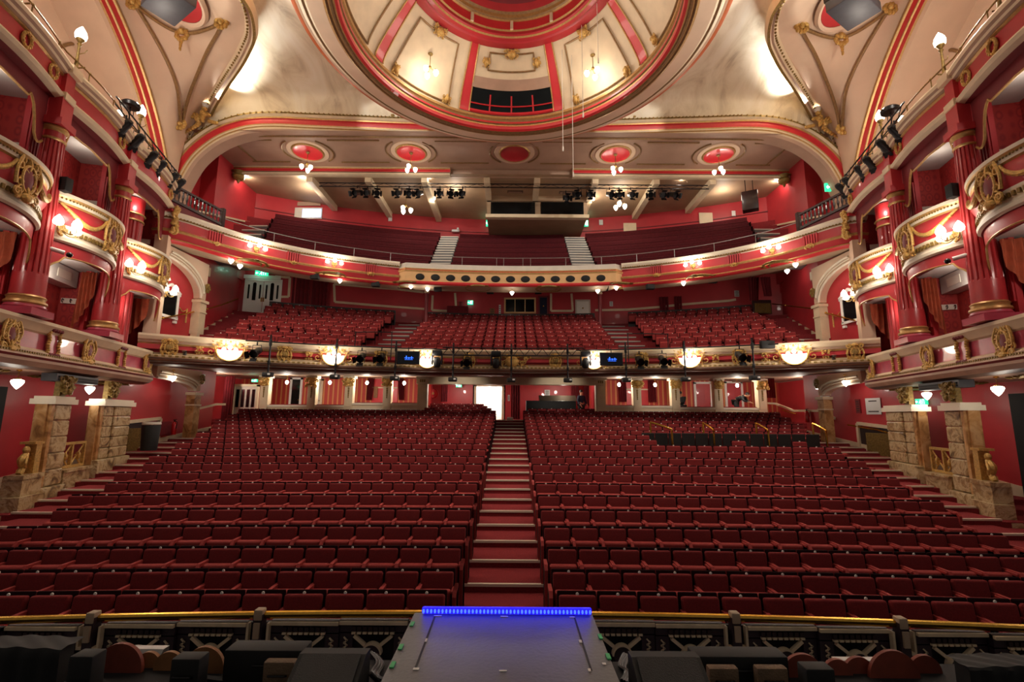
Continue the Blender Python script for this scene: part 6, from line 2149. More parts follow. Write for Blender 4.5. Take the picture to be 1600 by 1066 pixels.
gboard('control_window', 461, 504, 325, 343, 'grey framed hatch with a pale blue glowing pane on the left gallery wall', 'window', 'offwhite', 'window_glow')
gboard('wall_panel', 465, 501, 316, 322, 'long narrow pale panel above the blue glowing hatch in the gallery', 'panel', 'taupe')
for (u0, u1, v0, v1, lab) in ((974, 994, 349, 364, 'cream door head right of the centre at the back of the gallery'), (1092, 1113, 333, 350, 'cream door head farther right at the back of the gallery')):
    gboard('gallery_door', u0, u1, v0, v1 + 6, lab, 'door', 'cream')
for (u, v, lab) in ((610, 342, 'left of centre'), (939, 348, 'right of centre'), (843, 353, 'beside the left green exit sign'), (1146, 334, 'beside the hanging black speaker')):
    gboard('wall_box', u - 3, u + 3, v - 4, v + 4, f'tiny white box on the gallery back wall, {lab}', 'box', 'plastic_white')
p = gw(763, 349, .3); exit_sign(763, 349, .30, .42, p.y, 'green exit sign above the left gangway under the projection room'); p = gw(915, 349, .3); exit_sign(915, 349, .34, .42, p.y, 'green exit sign above the right gangway under the projection room')
exit_sign(1302, 293, .8, .4, 20.9, 'green exit sign behind the balustrade at the right end of the gallery')
p = gw(712, 361, .2); mb = MB(); mb.rbox(p, .5, .2, .16, .04); mb.ell(p + V((.15, -.1, .1)), .08, .08, .1); tag(mb.build('emergency_light', 'plastic_white'), 'white twin emergency light on the gallery back wall', 'emergency light')
c = pY(1172, 315, 23.5); t = thing('hanging_speaker', 'large dark red-black speaker hanging at the right end of the gallery', 'speaker', c)
mb = MB(); mb.rbox(c, .78, .5, 1.05, .04, 0, 2, Matrix.Rotation(-.5, 3, 'Z')); mb.build('cabinet', 'wood_dark', t)
mb = MB(); mb.tube([c + V((-.2, 0, .5)), c + V((-.2, 0, 1.2))], .02, 6); mb.tube([c + V((.2, 0, .5)), c + V((.2, 0, 1.2))], .02, 6); mb.build('hanger', 'black_metal', t)

# ================================================================ ceilings
# rear gallery ceiling with plaster beams
mb = MB(); mb.add([(-15.8, 23.6, ZC), (15.8, 23.6, ZC), (15.8, 31, ZC), (-15.8, 31, ZC)], [(0, 1, 2, 3)]); struct(mb.build('ceiling_gallery', 'rear_ceiling', smooth=0))
for k, x in enumerate((-10.9, -7.75, -4.7, -1.32, 1.40, 4.55, 7.85, 10.9)):
    ye = -3.2 + math.sqrt(32.7 ** 2 - x * x)
    mb = MB(); mb.box(x - .16, x + .16, 23.9, ye, ZC - .34, ZC); struct(mb.build('ceiling_beam', 'cream', smooth=0), f'cream plaster beam across the gallery ceiling, {ORD[k + 1]} of eight from the left', 'beam')
for k, (u, v) in enumerate(((639, 297), (805, 300), (886, 301), (1047, 302))):
    c = pZ(u, v, ZC - .03)
    t = thing('ceiling_vent', f'slim brown ceiling vent above the gallery, {ORD[k + 1]} from the left', 'vent', c)
    mb = MB(); mb.box(c.x - .45, c.x + .45, c.y - .12, c.y + .12, ZC - .05, ZC); mb.build('frame', 'taupe_dark', t, smooth=0)
    mb = MB()
    for j in range(3): mb.box(c.x - .4, c.x + .4, c.y - .08 + .06 * j, c.y - .05 + .06 * j, ZC - .065, ZC - .05)
    mb.build('slats', 'taupe', t, smooth=0)
# projection room with two dark windows
a, b = pY(761, 315, 26.2), pY(918, 340, 26.2)
t = thing('projection_room', 'projection room with two long dark windows set between the gallery ceiling beams', 'control room', ((a.x + b.x) / 2, 26.2, b.z))
mb = MB(); mb.box(a.x, b.x, 26.2, 29.4, b.z - .0, ZC); mb.box(a.x, b.x, 26.05, 26.3, ZC - .34, ZC, 0); mb.build('enclosure', 'rear_ceiling', t, smooth=0)
mb = MB(); mb.box(a.x - .06, b.x + .06, 26.0, 26.35, b.z - .1, b.z + .10); mb.build('sill', 'cream', t, smooth=0)
for u0, u1 in ((767, 836), (845, 912)):
    p, q = pY(u0, 316, 26.15), pY(u1, 336, 26.15)
    mb = MB(); mb.box(p.x, q.x, 26.13, 26.2, q.z, p.z); mb.build('window_pane', 'glass_dark', t, smooth=0)
# rosette soffit between arch and gallery ceiling
ZS = 16.35
mb = MB(); mb.add([(-15.6, 20.4, ZS), (15.6, 20.4, ZS), (15.6, 23.9, ZS), (-15.6, 23.9, ZS)], [(0, 1, 2, 3)]); struct(mb.build('ceiling_front_gallery', 'ceil_brown', smooth=0))
def tubeline(pts, r, mt, name='trim_moulding', closed=False, lab=None):
    mb = MB(); mb.tube(pts, r, 6, 0, closed); o = mb.build(name, mt); struct(o, lab, 'moulding' if lab else None); return o
RX_ = [pZ(u, v, ZS) for u, v in ((482, 237), (642, 236), (804, 237), (962, 238), (1122, 241))]
XR = [-7.3, -3.65, 0, 3.65, 7.3]
XR = [p.x for p in RX_]
YR = 22.15
for k, x in enumerate(XR):
    t = thing('ceiling_roundel', f'round red recess in the gallery ceiling, {ORD[k + 1]} of five from the left', 'ceiling ornament', (x, YR, ZS))
    mb = MB(); mb.lathe([(0, .0), (.45, -.02), (.64, -.06), (.70, -.10)], (x, YR, ZS - .005), 28); mb.build('dish', 'red_bright' if k != 2 else 'red_paint', t)
    mb = MB(); mb.lathe([(.68, -.06), (.72, -.11), (.76, -.11), (.80, -.05)], (x, YR, ZS), 28); mb.build('gilt_rim', 'gold_line', t)
    mb = MB(); mb.lathe([(.78, -.02), (.80, -.05), (1.0, -.05), (1.03, -.01)], (x, YR, ZS), 28); mb.build('plaster_ring', 'cream_pink', t)
    mb = MB()
    for sg in (-1, 1): mb.tube([V((x + sg * 1.24 * math.cos(a), YR + 1.12 * math.sin(a), ZS - .03)) for a in [-.95 + 1.9 * j / 12 for j in range(13)]], .04, 6)
    mb.build('outer_moulding', 'moulding', t)
    if k != 2: TRI.at((x, YR, ZS - .08), f'three-branch glass pendant below the {("leftmost", "inner left", "", "inner right", "rightmost")[k]} red ceiling roundel', rz=k * .7, scale=.85)
edges = [-13.6] + [v for x in XR for v in (x - 1.0, x + 1.0)] + [13.6]
for j in range(0, len(edges), 2):
    for y in (21.15, 23.15):
        tubeline([V((edges[j] + (.35 if j else 0), y, ZS - .03)), V((edges[j + 1] - (.35 if j < len(edges) - 2 else 0), y, ZS - .03))], .04, 'moulding')
for x in (-13.6, 13.6): tubeline([V((x, 21.15, ZS - .03)), V((x * .985, 23.15, ZS - .03))], .04, 'moulding')
tubeline([V((-15.2, 20.85, ZS - .03)), V((15.2, 20.85, ZS - .03))], .04, 'moulding')
# red gilt-edged beam in two lengths, and the black bar between
for sg, x0, x1, S in ((-1, -14.9, pY(704, 266, 23.8).x, 'left'), (1, pY(894, 266, 23.8).x, 14.9, 'right')):
    t = thing('ceiling_beam_red', f'long red and gold beam under the {S} half of the gallery ceiling edge', 'beam', ((x0 + x1) / 2, 23.8, 15.9), kind='structure')
    mb = MB(); mb.sweep([V((x0, 23.9, 0)), V((x1, 23.9, 0))], [(0, 16.36), (.25, 16.36), (.28, 16.28), (.24, 16.24), (.24, 16.08), (.27, 16.05), (.3, 15.99), (.3, 15.90), (.2, 15.86), (0, 15.86)], [2, 2, 1, 0, 2, 3, 2, 2, 2], side=1); mb.build('moulded_face', ['red_bright', 'gold_line', 'cream', 'taupe_dark'], t, smooth=0)
mb = MB(); mb.box(-15.6, 15.6, 23.9, 24.0, ZC - .02, ZS + .05); struct(mb.build('wall_ceiling_step', 'ceil_brown', smooth=0))
for s, S in ((-1, 'left'), (1, 'right')):
    g = MB(); c = V((s * 14.6, 23.7, 15.75)); g.ell(c, .3, .3, .22, 0, 10, 6); g.lathe([(.36, .2), (.38, .25), (.3, .3), (.2, .1), (.05, -.35), (0, -.4)], c, 12)
    tag(g.build('corbel', 'gold_dark'), f'gilt carved corbel under the {S} end of the red ceiling beam', 'corbel')
t = thing('gallery_lighting_bar', 'long black lighting truss hanging under the gallery ceiling edge', 'lighting truss', (0, 24.2, 15.6))
mb = MB()
for z in (15.72, 15.52): mb.tube([(-10.5, 24.25, z), (10.8, 24.25, z)], .03, 7)
mb.build('chord', 'black_metal', t)
mb = MB()
for k in range(42): mb.tube([(-10.5 + .507 * k, 24.25, 15.72 if k % 2 else 15.52), (-10.5 + .507 * (k + 1), 24.25, 15.52 if k % 2 else 15.72)], .012, 5)
mb.build('lacing', 'black_metal', t)
for k, u in enumerate((559, 575, 590, 624, 640, 657, 688, 704, 723, 884, 903, 921, 952, 967, 985, 1016, 1034, 1051)):
    p = pY(u, 284, 24.25)
    LANT.at((p.x, 24.25, 15.16 if k != 9 else 14.95), f'black stage lantern hanging from the gallery lighting truss, {ORD[k + 1]} of eighteen from the left', rz=PI + .15 * ((k * 7) % 5 - 2), scale=1.35)
for k, (u, v) in enumerate(((635, 303), (968, 296))):
    c = pZ(u, v, ZC - .02)
    TRI.at(c, f'three-branch pendant hanging from the gallery ceiling, {("left", "right")[k]} of the projection room', rz=.5, scale=1.0)
for k, (u, v, lab) in enumerate(((386, 274, 'leftmost'), (473, 274, 'left of the leftmost roundel lamp'), (671, 272, 'left of the truss centre'), (866, 271, 'right of the centre'), (1064, 275, 'right of the truss'), (1213, 280, 'rightmost'), (678, 310, 'on the left inner ceiling beam'), (927, 311, 'on the right inner ceiling beam'))):
    c = pY(u, v, 24.1 if v < 300 else 26.2)
    t = thing('small_floodlight', f'tiny bright ceiling spotlight above the gallery, {lab}', 'light', c)
    mb = MB(); mb.ell(c, .085, .085, .11, 0, 10, 6); mb.build('lamp_glass', 'lamp', t)
    mb = MB(); mb.lathe([(.09, .06), (.10, .12), (.05, .2), (.0, .22)], c, 10); mb.build('housing', 'cream', t)
    lightpt('bulb_light', c + V((0, -.05, -.25)), 30, r=.08)

# ---- the great arch in front of the gallery
def arch_xz():
    P = cr([(-15.75, 0, 11.6), (-15.62, 0, 13.0), (-15.3, 0, 14.1), (-14.75, 0, 15.15), (-13.75, 0, 16.05), (-12.5, 0, 16.55), (-11.2, 0, 16.72), (-9.4, 0, 16.72), (-7.0, 0, 16.70), (-4.0, 0, 16.66), (0, 0, 16.64)], 5)
    return P + [V((-p.x, 0, p.z)) for p in P[-2::-1]]
AX = arch_xz()
def arch_y(x): return 20.5 + .45 * max(0, 1 - (x / 12.5) ** 2)
def arch_sweep(prof, ms, mats, name):
    "profile (outwards from the opening, towards the stage)"
    mb = MB()
    N, K = len(AX), len(prof)
    vs = []
    for i, p in enumerate(AX):
        a, b = AX[max(0, i - 1)], AX[min(N - 1, i + 1)]
        tt = (b - a).normalized()
        nn = V((-tt.z, 0, tt.x))
        for o, d in prof: vs.append(V((p.x, arch_y(p.x), p.z)) + nn * o + V((0, -d, 0)))
    fs, mm = [], []
    for i in range(N - 1):
        for k in range(K - 1):
            fs.append((i * K + k, (i + 1) * K + k, (i + 1) * K + k + 1, i * K + k + 1)); mm.append(ms[k])
    mb.add(vs, fs, mm)
    o = mb.build(name, mats, smooth=25)
    return o
o = arch_sweep([(-.36, -.55), (-.34, -.2), (-.32, -.02), (-.20, .05), (-.12, .06), (-.08, .10), (-.02, .12), (.02, .14), (.20, .16), (.24, .22), (.30, .24), (.36, .22), (.44, .30), (.52, .30), (.56, .2), (.60, 0)], [4, 4, 4, 0, 2, 0, 2, 1, 1, 2, 4, 0, 5, 4, 4], ['cream', 'red_bright', 'gold_line', 'cream', 'ceil_brown', 'gold_dark'], 'trim_great_arch')
struct(o, 'broad red and gold moulded arch spanning in front of the gallery ceiling', 'arch')
# bead course on its upper edge
mb = MB()
for i in range(len(AX) - 1):
    a, b = AX[i], AX[i + 1]
    m = max(1, int((b - a).length / .16))
    for j in range(m):
        p = a.lerp(b, (j + .5) / m)
        tt = (b - a).normalized()
        nn = V((-tt.z, 0, tt.x))
        mb.ell(V((p.x, arch_y(p.x), p.z)) + nn * .48 + V((0, -.33, 0)), .05, .05, .05, 0, 6, 4)
struct(mb.build('trim_bead', 'gold_dark'))

# ---- side arches over the boxes, pendentives and painted cloud ceiling
SA_C, SA_R = (8.2, 9.2), 11.55          # (y, z) centre and radius of the side arches, in the planes x = +-15
def sarc(f): a = math.radians(-2 + 78 * f); return (SA_C[0] + SA_R * math.cos(a), SA_C[1] + SA_R * math.sin(a))
def smooth_pts(lst): return [V(p) for p in lst]
CZ = 17.55
MOULD = cr([(-15.72, 20.45, 13.4), (-15.45, 20.4, 15.0), (-15.1, 20.4, 16.3), (-14.6, 20.35, 17.1), (-13.9, 19.68, 17.35), (-12.73, 18.53, 17.4), (-11.19, 17.07, 17.4), (-10.37, 16.21, 17.4), (-9.91, 15.65, 17.4), (-9.53, 14.88, 17.4), (-9.39, 14.2, 17.4), (-9.6, 13.2, 17.45), (-10.3, 12.0, 17.5), (-11.6, 10.4, 17.6), (-13.2, 8.0, 17.6)], 5)
for s, S in ((-1, 'left'), (1, 'right')):
    MIR[0] = 1 if s < 0 else -1
    # red and gold band of the side arch
    mb = MB()
    prof = [(-.62, -.9), (-.62, .02), (-.45, .05), (-.42, .12), (-.22, .12), (-.19, .17), (-.14, .17), (-.11, .12), (.12, .16), (.16, .22), (.24, .22), (.28, .1), (.5, .06)]
    ms = [3, 0, 2, 1, 2, 2, 2, 1, 2, 2, 2, 0]
    N, K = 40, len(prof)
    vs = []
    for i in range(N + 1):
        y, z = sarc(i / N)
        ny, nz = (y - SA_C[0]) / SA_R, (z - SA_C[1]) / SA_R
        for o, d in prof: vs.append((-15.0 + d, y + ny * o, z + nz * o))
    fs, mm = [], []
    for i in range(N):
        for k in range(K - 1): fs.append((i * K + k, (i + 1) * K + k, (i + 1) * K + k + 1, i * K + k + 1)); mm.append(ms[k])
    mb.add(vs, fs, mm)
    struct(mb.build(f'trim_{S}_side_arch', ['cream_pink', 'red_bright', 'gold_line', 'cream_pink'], smooth=25), f'red and gold banded side arch over the boxes on the {S} side', 'arch')
    # pendentive between the side arch and the ceiling moulding
    def ms_(f):
        k = f * (len(MOULD) - 1)
        i = min(int(k), len(MOULD) - 2)
        return MOULD[i].lerp(MOULD[i + 1], k - i)
    def pend(i, j):
        y, z = sarc(.10 + .82 * i)
        a = V((-14.92, y + .45 * (y - SA_C[0]) / SA_R, z + .45 * (z - SA_C[1]) / SA_R))
        b = ms_(i)
        q = a.lerp(b, j)
        return q + V((-.35, .1, .5)) * math.sin(PI * j) * math.sin(PI * min(1, i * 1.2)) * .9
    mb = MB(); mb.grid(pend, 44, 12)
    struct(mb.build(f'ceiling_pendentive_{S}', 'cream_pink', smooth=60))
    # ceiling edge moulding with beads
    mb = MB()
    K = [(-.05, -.0), (.02, -.14), (.12, -.24), (.2, -.22), (.24, -.32), (.34, -.32), (.40, .0)]
    mb.sweep(MOULD[8:], K, [0, 0, 1, 0, 2, 0], side=-1)
    struct(mb.build(f'trim_{S}_ceiling_edge', ['cream', 'taupe', 'gold_dark'], smooth=25))
    mb = MB()
    for a, b in zip(MOULD[9:-12], MOULD[10:-11]):
        for j in range(max(1, int((b - a).length / .15))):
            mb.ell(a.lerp(b, j / max(1, int((b - a).length / .15))) + V((.16, -.16, -.28)), .045, .045, .045, 0, 6, 4)
    struct(mb.build(f'trim_{S}_ceiling_bead', 'gold_dark'))
    # triangular gilt-edged plaster frame on the pendentive
    off = V((.10, -.10, -.10))
    t = thing('plaster_frame', f'triangular moulded plaster frame on the ceiling above the {S} boxes', 'moulding', pend(.4, .5))
    A, B, C_ = (.155, .44), (.47, .80), (.60, .13)
    lines = [[pend(.30 + (.70 - .30) * k / 14, .40 - .26 * (k / 14)) + off for k in range(15)],
             [pend(.305 + (.60 - .305) * k / 14, .45 + .36 * (k / 14)) + off for k in range(15)],
             [pend(.60 + (.70 - .60) * k / 14 - .06 * math.sin(PI * k / 14), .80 - .66 * k / 14) + off for k in range(15)]]
    for ln in lines:
        mb = MB(); mb.tube(ln, .065, 7); mb.build('moulding_strip', 'moulding', t)
    for k, q in enumerate((lines[0][0], lines[1][-1], lines[2][7], lines[0][-1])):
        g = MB()
        for j in range(9):
            a = 2 * PI * j / 9
            g.ell(q + V((.20 * math.cos(a), -.05, .18 * math.sin(a) + (-.12 if k == 2 else 0))), .09, .08, .11, 0, 7, 5)
        g.ell(q + V((.02, -.1, 0)), .11, .12, .12, 0, 8, 6)
        if k == 2:
            for j in range(4): g.ell(q + V((0, -.05, -.32 - .13 * j)), .10 - .02 * j, .06, .10, 0, 6, 4)
        g.build('gilt_boss', 'gold', t)
    # red speaker niche
    c = pend(.735, .52)
    n1 = (pend(.755, .52) - pend(.715, .52)).cross(pend(.735, .57) - pend(.735, .47)).normalized()
    if n1.z > 0: n1 = -n1
    q = n1.to_track_quat('Z', 'Y').to_matrix()
    mb = MB(); mb.lathe([(0, .22), (1.15, .20), (1.2, .14)], c, 36, 0, None, q); struct(mb.build(f'trim_{S}_niche', 'red_paint'), f'round red recess in the ceiling above the {S} boxes', 'recess')
    mb = MB(); mb.lathe([(1.17, .20), (1.22, .26), (1.3, .26), (1.36, .12)], c, 36, 0, None, q); struct(mb.build(f'trim_{S}_niche_rim', 'cream_pink'))
    # loudspeaker cluster hanging under the niche
    cc = pZ(263, 12, 15.6)
    t = thing('speaker_array', f'big grey loudspeaker cluster hanging from the ceiling above the {S} boxes', 'speaker', cc)
    RZ = Matrix.Rotation(-.55, 3, 'Z')
    for k in range(4):
        mb = MB(); mb.rbox(cc + RZ @ V((0, .04 * k, .19 + .36 * k)), 1.4, .95, .34, .03, 0, 2, RZ @ Matrix.Rotation(-.05 * k, 3, 'X')); mb.build('cabinet', 'speaker_grey' if k == 0 else 'case_grey', t)
        mb = MB(); mb.rbox(cc + RZ @ V((.46, -.48 + .04 * k, .19 + .36 * k)), .34, .04, .26, .01, 0, 1, RZ); mb.build('horn_grille', 'offwhite', t)
    mb = MB()
    for dx in (-.4, .4): mb.tube([cc + RZ @ V((dx, 0, 1.4)), cc + RZ @ V((dx, 0, 2.0))], .02, 6)
    mb.build('rigging', 'black_metal', t)
    # uplight in a gilt acanthus cluster at the corner
    c = V((-14.15, 20.0, 16.75))
    t = thing('cornice_uplight', f'gilt acanthus cluster with a bright uplight at the {S} corner of the ceiling', 'uplight', c)
    g = MB(); rnd = random.Random(9)
    for k in range(26):
        a, r = rnd.uniform(0, 6.28), rnd.uniform(.05, .42)
        g.ell(c + V((r * math.cos(a) * 1.1, -.12 - .2 * rnd.random(), r * math.sin(a) * .85 - .12)), rnd.uniform(.06, .14), .12, rnd.uniform(.08, .2), 0, 6, 4, Matrix.Rotation(rnd.uniform(-1, 1), 3, 'Y'))
    for k in range(8): g.ell(c + V((-.25 - .10 * k, -.1, -.5 - .075 * k)), .12 - .012 * k, .08, .12 - .012 * k, 0, 6, 4)
    for k in range(5): g.ell(c + V((.3 + .08 * k, -.1, -.3 - .02 * k)), .10, .08, .09, 0, 6, 4)
    g.build('gilt_foliage', 'gold', t)
    mb = MB(); mb.lathe([(0, 0), (.10, .0), (.15, .12), (.16, .18), (.12, .16), (.08, .05), (0, .05)], c + V((.22, -.35, .22)), 14); mb.build('lamp_housing', 'offwhite', t)
    mb = MB(); mb.lathe([(0, .17), (.13, .165)], c + V((.22, -.35, .22)), 14); mb.build('lamp_lens', 'lamp', t, smooth=0)
    # pinkish vault wall behind the slips with its mouldings
    mb = MB(); mb.add([(-16.6, 4, 10.5), (-16.6, 20.6, 10.5), (-16.6, 20.6, 21.5), (-16.6, 4, 21.5)], [(0, 1, 2, 3)]); struct(mb.build(f'wall_{S}_slips', 'cream_pink', smooth=0))
    mb = MB(); mb.grid(lambda i, j: (-15.0 - 1.6 * j, SA_C[0] + (SA_R - .60) * math.cos(math.radians(-2 + 92 * i)), SA_C[1] + (SA_R - .60) * math.sin(math.radians(-2 + 92 * i))), 30, 2); struct(mb.build(f'ceiling_{S}_slips', 'cream_pink', smooth=60))
    mb = MB(); mb.box(-16.6, -13.2, 5, 17.3, 10.93, 11.0); struct(mb.build(f'floor_{S}_slips', 'carpet', smooth=0))
    Xw = -16.55
    for pts, r in (((( 118, -20), (133, 0), (148, 30), (163, 62), (178, 95)), .075), (((142, -20), (150, 0), (172, 45), (190, 95), (203, 150), (214, 205)), .03), (((95, 73), (108, 69), (122, 69), (140, 74), (160, 84), (178, 95)), .06)):
        P = [pX(u, v, Xw) for u, v in pts]
        mb = MB(); mb.tube(cr(P, 5), r, 6); struct(mb.build(f'trim_{S}_slips', 'moulding'), None)
MIR[0] = 1
# painted cloud ceiling around the dome
DC, DR = V((0, 13.83, 0)), 6.93
bnd = [V((-p.x, p.y, p.z)) for p in MOULD[15:]][::-1]
arc_top = [V((p.x, arch_y(p.x) - .1, p.z + .58)) for p in AX if abs(p.x) < 14.4]
outer = MOULD[14:][::-1] + arc_top + [V((-p.x, p.y, p.z)) for p in MOULD[14:]]
outer = [p for p in outer] + [V((13.2, 5, 17.6)), V((-13.2, 5, 17.6))]
def ang_(p): return math.atan2(p.x - DC.x, p.y - DC.y)
outer = sorted(outer, key=ang_)
vs, fs = [], []
N = len(outer)
J = 12
for p in outer:
    a = ang_(p)
    q = V((DC.x + (DR - .3) * math.sin(a), DC.y + (DR - .3) * math.cos(a), 17.9))
    for j in range(J + 1):
        f = (j / J) ** 2
        r = V(p).lerp(q, f)
        zr = lambda d: 18.3 - .0085 * max(0, d - 6.6) ** 2
        rb, rd = math.hypot(p.x - DC.x, p.y - DC.y), math.hypot(r.x - DC.x, r.y - DC.y)
        r.z = zr(rd) + (p.z - zr(rb)) * max(0, 1 - math.hypot(r.x - p.x, r.y - p.y) / .9) ** 2
        vs.append(r)
for i in range(N):
    k = (i + 1) % N
    for j in range(J): fs.append((i * (J + 1) + j, k * (J + 1) + j, k * (J + 1) + j + 1, i * (J + 1) + j + 1))
mb = MB(); mb.add(vs, fs); struct(mb.build('ceiling', 'cloud_paint', smooth=179), 'painted cloud ceiling around the dome', 'ceiling')
for k, (u, v, w, S) in enumerate(((435, 172, .34, 'left'), (532, 178, .34, 'left'), (615, 183, .85, 'left'), (990, 185, .85, 'right'), (1075, 184, .34, 'right'), (1176, 176, .34, 'right'))):
    p = pY(u, v, 20.9)
    g = scrollwork(400 + k, w, .30, 0, .12, .03, 6 if w > .5 else 4)
    g.ell((0, -.1, 0), w * .2, .12, .13)
    g.xf(Matrix.Translation(p))
    tag(g.build('arch_ornament', 'gold_dark'), f'gilt {"leafy spray" if w > .5 else "small crest"} on the great arch, {S} half, {("outermost", "second", "next to the dome rim", "next to the dome rim", "second", "outermost")[k]}', 'ornament')
# dome: rim, ribbed saucer, lantern ring
def rev(prof, ms, mats, name, n=96):
    mb = MB(); mb.lathe(prof, DC, n, 0, ms); return struct(mb.build(name, mats, smooth=25))
rev([(6.75, 18.3), (6.93, 17.3), (7.0, 16.1), (6.96, 16.02), (6.80, 15.95), (6.70, 15.93), (6.66, 15.90), (6.58, 15.86), (6.50, 15.87), (6.46, 15.83), (6.40, 15.80), (5.88, 15.70), (5.80, 15.66), (5.74, 15.70), (5.68, 15.66), (5.62, 15.66), (5.58, 15.70), (5.52, 15.68), (5.44, 15.74), (5.42, 15.84), (5.46, 15.90), (5.45, 15.95), (5.40, 15.99), (5.40, 16.06), (5.44, 16.10), (5.42, 16.15), (5.36, 16.2), (5.36, 16.30), (5.42, 16.36)],
    [5, 1, 1, 1, 3, 0, 0, 4, 0, 0, 3, 2, 4, 2, 4, 4, 2, 6, 6, 6, 2, 4, 6, 6, 4, 2, 2, 0], ['cream', 'orange_rim', 'gold_line', 'cream_pink', 'moulding', 'cream', 'red_bright'], 'trim_dome_rim')
DOMEP = [(5.42, 16.36), (5.40, 16.5), (5.22, 16.85), (4.92, 17.3), (4.55, 17.8), (4.2, 18.22), (3.97, 18.5)]
def dome_r(f):
    k = f * (len(DOMEP) - 1)
    i = min(int(k), len(DOMEP) - 2)
    a, b = DOMEP[i], DOMEP[i + 1]
    return a[0] + (b[0] - a[0]) * (k - i), a[1] + (b[1] - a[1]) * (k - i)
mb = MB(); mb.lathe(DOMEP, DC, 96); struct(mb.build('ceiling_dome', 'cream', smooth=60))
def dpt(a, f, o=0):
    r, z = dome_r(f)
    r2, z2 = dome_r(min(1, f + .02)); r1, z1 = dome_r(max(0, f - .02))
    tv = V((r2 - r1, z2 - z1)).normalized()
    nr, nz = -tv.y, tv.x         # inward normal
    if nr > 0: nr, nz = -nr, -nz
    a = math.radians(a)
    return V((DC.x + (r + nr * o) * math.sin(a), DC.y + (r + nr * o) * math.cos(a), z + nz * o))
for k in range(8):
    ac = -67.5 + 45 * k
    mb = MB()
    mb.grid(lambda i, j: dpt(ac - 2.4 + 4.8 * i, j, .05), 3, 10, 0)
    struct(mb.build('trim_rib', 'red_bright', smooth=60), f'red rib of the dome', 'rib') if False else struct(mb.build('trim_rib', 'red_bright', smooth=60))
    for e in (-2.4, 2.4): tubeline([dpt(ac + e, j / 10, .06) for j in range(11)], .03, 'gold_line', 'trim_rib_edge')
for k in range(8):
    ac = -45 + 45 * k
    if ac == 0:
        W = 17.0
    fr = [dpt(ac - 15 + 30 * j / 12, .10, .05) for j in range(13)] + [dpt(ac + 15 - 2 * j / 8, .10 + .78 * j / 8, .05) for j in range(1, 9)] + [dpt(ac + 13 - 26 * j / 12, .88, .05) for j in range(1, 13)] + [dpt(ac - 13 - 2 * j / 8, .88 - .78 * j / 8, .05) for j in range(1, 8)]
    if ac == 0: fr = [dpt(-13 + 26 * j / 12, .68, .05) for j in range(13)] + [dpt(13, .68 + .22 * j / 6, .05) for j in range(1, 7)] + [dpt(13 - 26 * j / 12, .90, .05) for j in range(1, 13)] + [dpt(-13, .9 - .22 * j / 6, .05) for j in range(1, 6)]
    tubeline(fr, .035, 'moulding', 'trim_panel', True)
    if ac in (-90, -45, 0, 45, 90):
        spots = [(-13.5, .20), (13.5, .20), (0, .90)] if ac else [(-14.5, .76), (14.5, .76), (0, .90)]
        nm = {-90: 'far left', -45: 'left', 0: 'centre', 45: 'right', 90: 'far right'}[ac]
        for j, (da_, f) in enumerate(spots):
            q = dpt(ac + da_, f, .06); q2 = dpt(ac + da_, f, 1.0)
            nn = (q2 - q).normalized()
            xd = V((math.cos(math.radians(ac + da_)), -math.sin(math.radians(ac + da_)), 0))
            w = .62 if j == 2 else .34
            g = scrollwork(500 + k * 3 + j, w, .42, 0, .08, .026, 6)
            g.ell((0, -.07, 0), w * .3, .10, .16, 0, 9, 6)
            g.xf(frame_mx(q, xd, nn))
            tag(g.build('dome_ornament', 'gold'), f'gilt {"crest at the top" if j == 2 else "leaf at the " + ("lower left" if j == 0 else "lower right") + " corner"} of the {nm} dome panel', 'ornament')
# dark window in the centre dome panel
t = thing('dome_window', 'wide dark red-barred window in the dome wall facing the stage', 'window', dpt(0, .2, .1))
mb = MB(); mb.grid(lambda i, j: dpt(-20 + 40 * i, .08 + .40 * j, .05), 24, 8); mb.build('pane', 'glass_dark', t)
mb = MB(); mb.grid(lambda i, j: dpt(-20.4 + 40.8 * i, .48 + .12 * j, .12 - .1 * j), 24, 3); mb.build('head_soffit', 'taupe', t)
mb = MB()
for a in (-10.5, 0, 10.5): mb.tube([dpt(a, .06 + .36 * j / 6, .09) for j in range(7)], .035, 6)
for f, r in ((.06, .075), (.27, .03)): mb.tube([dpt(-20 + 40 * j / 24, f, .09) for j in range(25)], r, 6)
mb.build('glazing_bars', 'red_bright', t)
for k, a in enumerate((-45, 45, -135, 135)):
    q = dpt(a, .62, .02)
    t = TRI.at(q, f'three-branch light hanging in the {("left", "right", "near left", "near right")[k]} dome panel', rz=.4 + k, scale=.85)
rev([(3.97, 18.5), (3.95, 18.46), (3.62, 18.42), (3.55, 18.47), (3.5, 18.42), (3.34, 18.42), (3.30, 18.48), (3.22, 18.5), (3.22, 18.62), (3.16, 18.66), (3.16, 19.02), (3.10, 19.06), (3.02, 19.08), (3.0, 19.2), (2.9, 19.24), (2.8, 19.5), (2.4, 19.75), (0, 19.9)], [2, 0, 0, 2, 0, 2, 0, 0, 2, 1, 2, 3, 2, 3, 0, 4, 4], ['red_paint', 'red_bright', 'gold_line', 'moulding', 'red_dark'], 'trim_dome_lantern')
for k in range(12):
    a = math.radians(30 * k)
    mb = MB(); mb.obox((DC.x + 3.14 * math.sin(a), DC.y + 3.14 * math.cos(a), 18.84), V((math.cos(a), -math.sin(a), 0)) * .06, V((math.sin(a), math.cos(a), 0)) * .04, V((0, 0, .19))); struct(mb.build('trim_lantern_stud', 'cream', smooth=0))
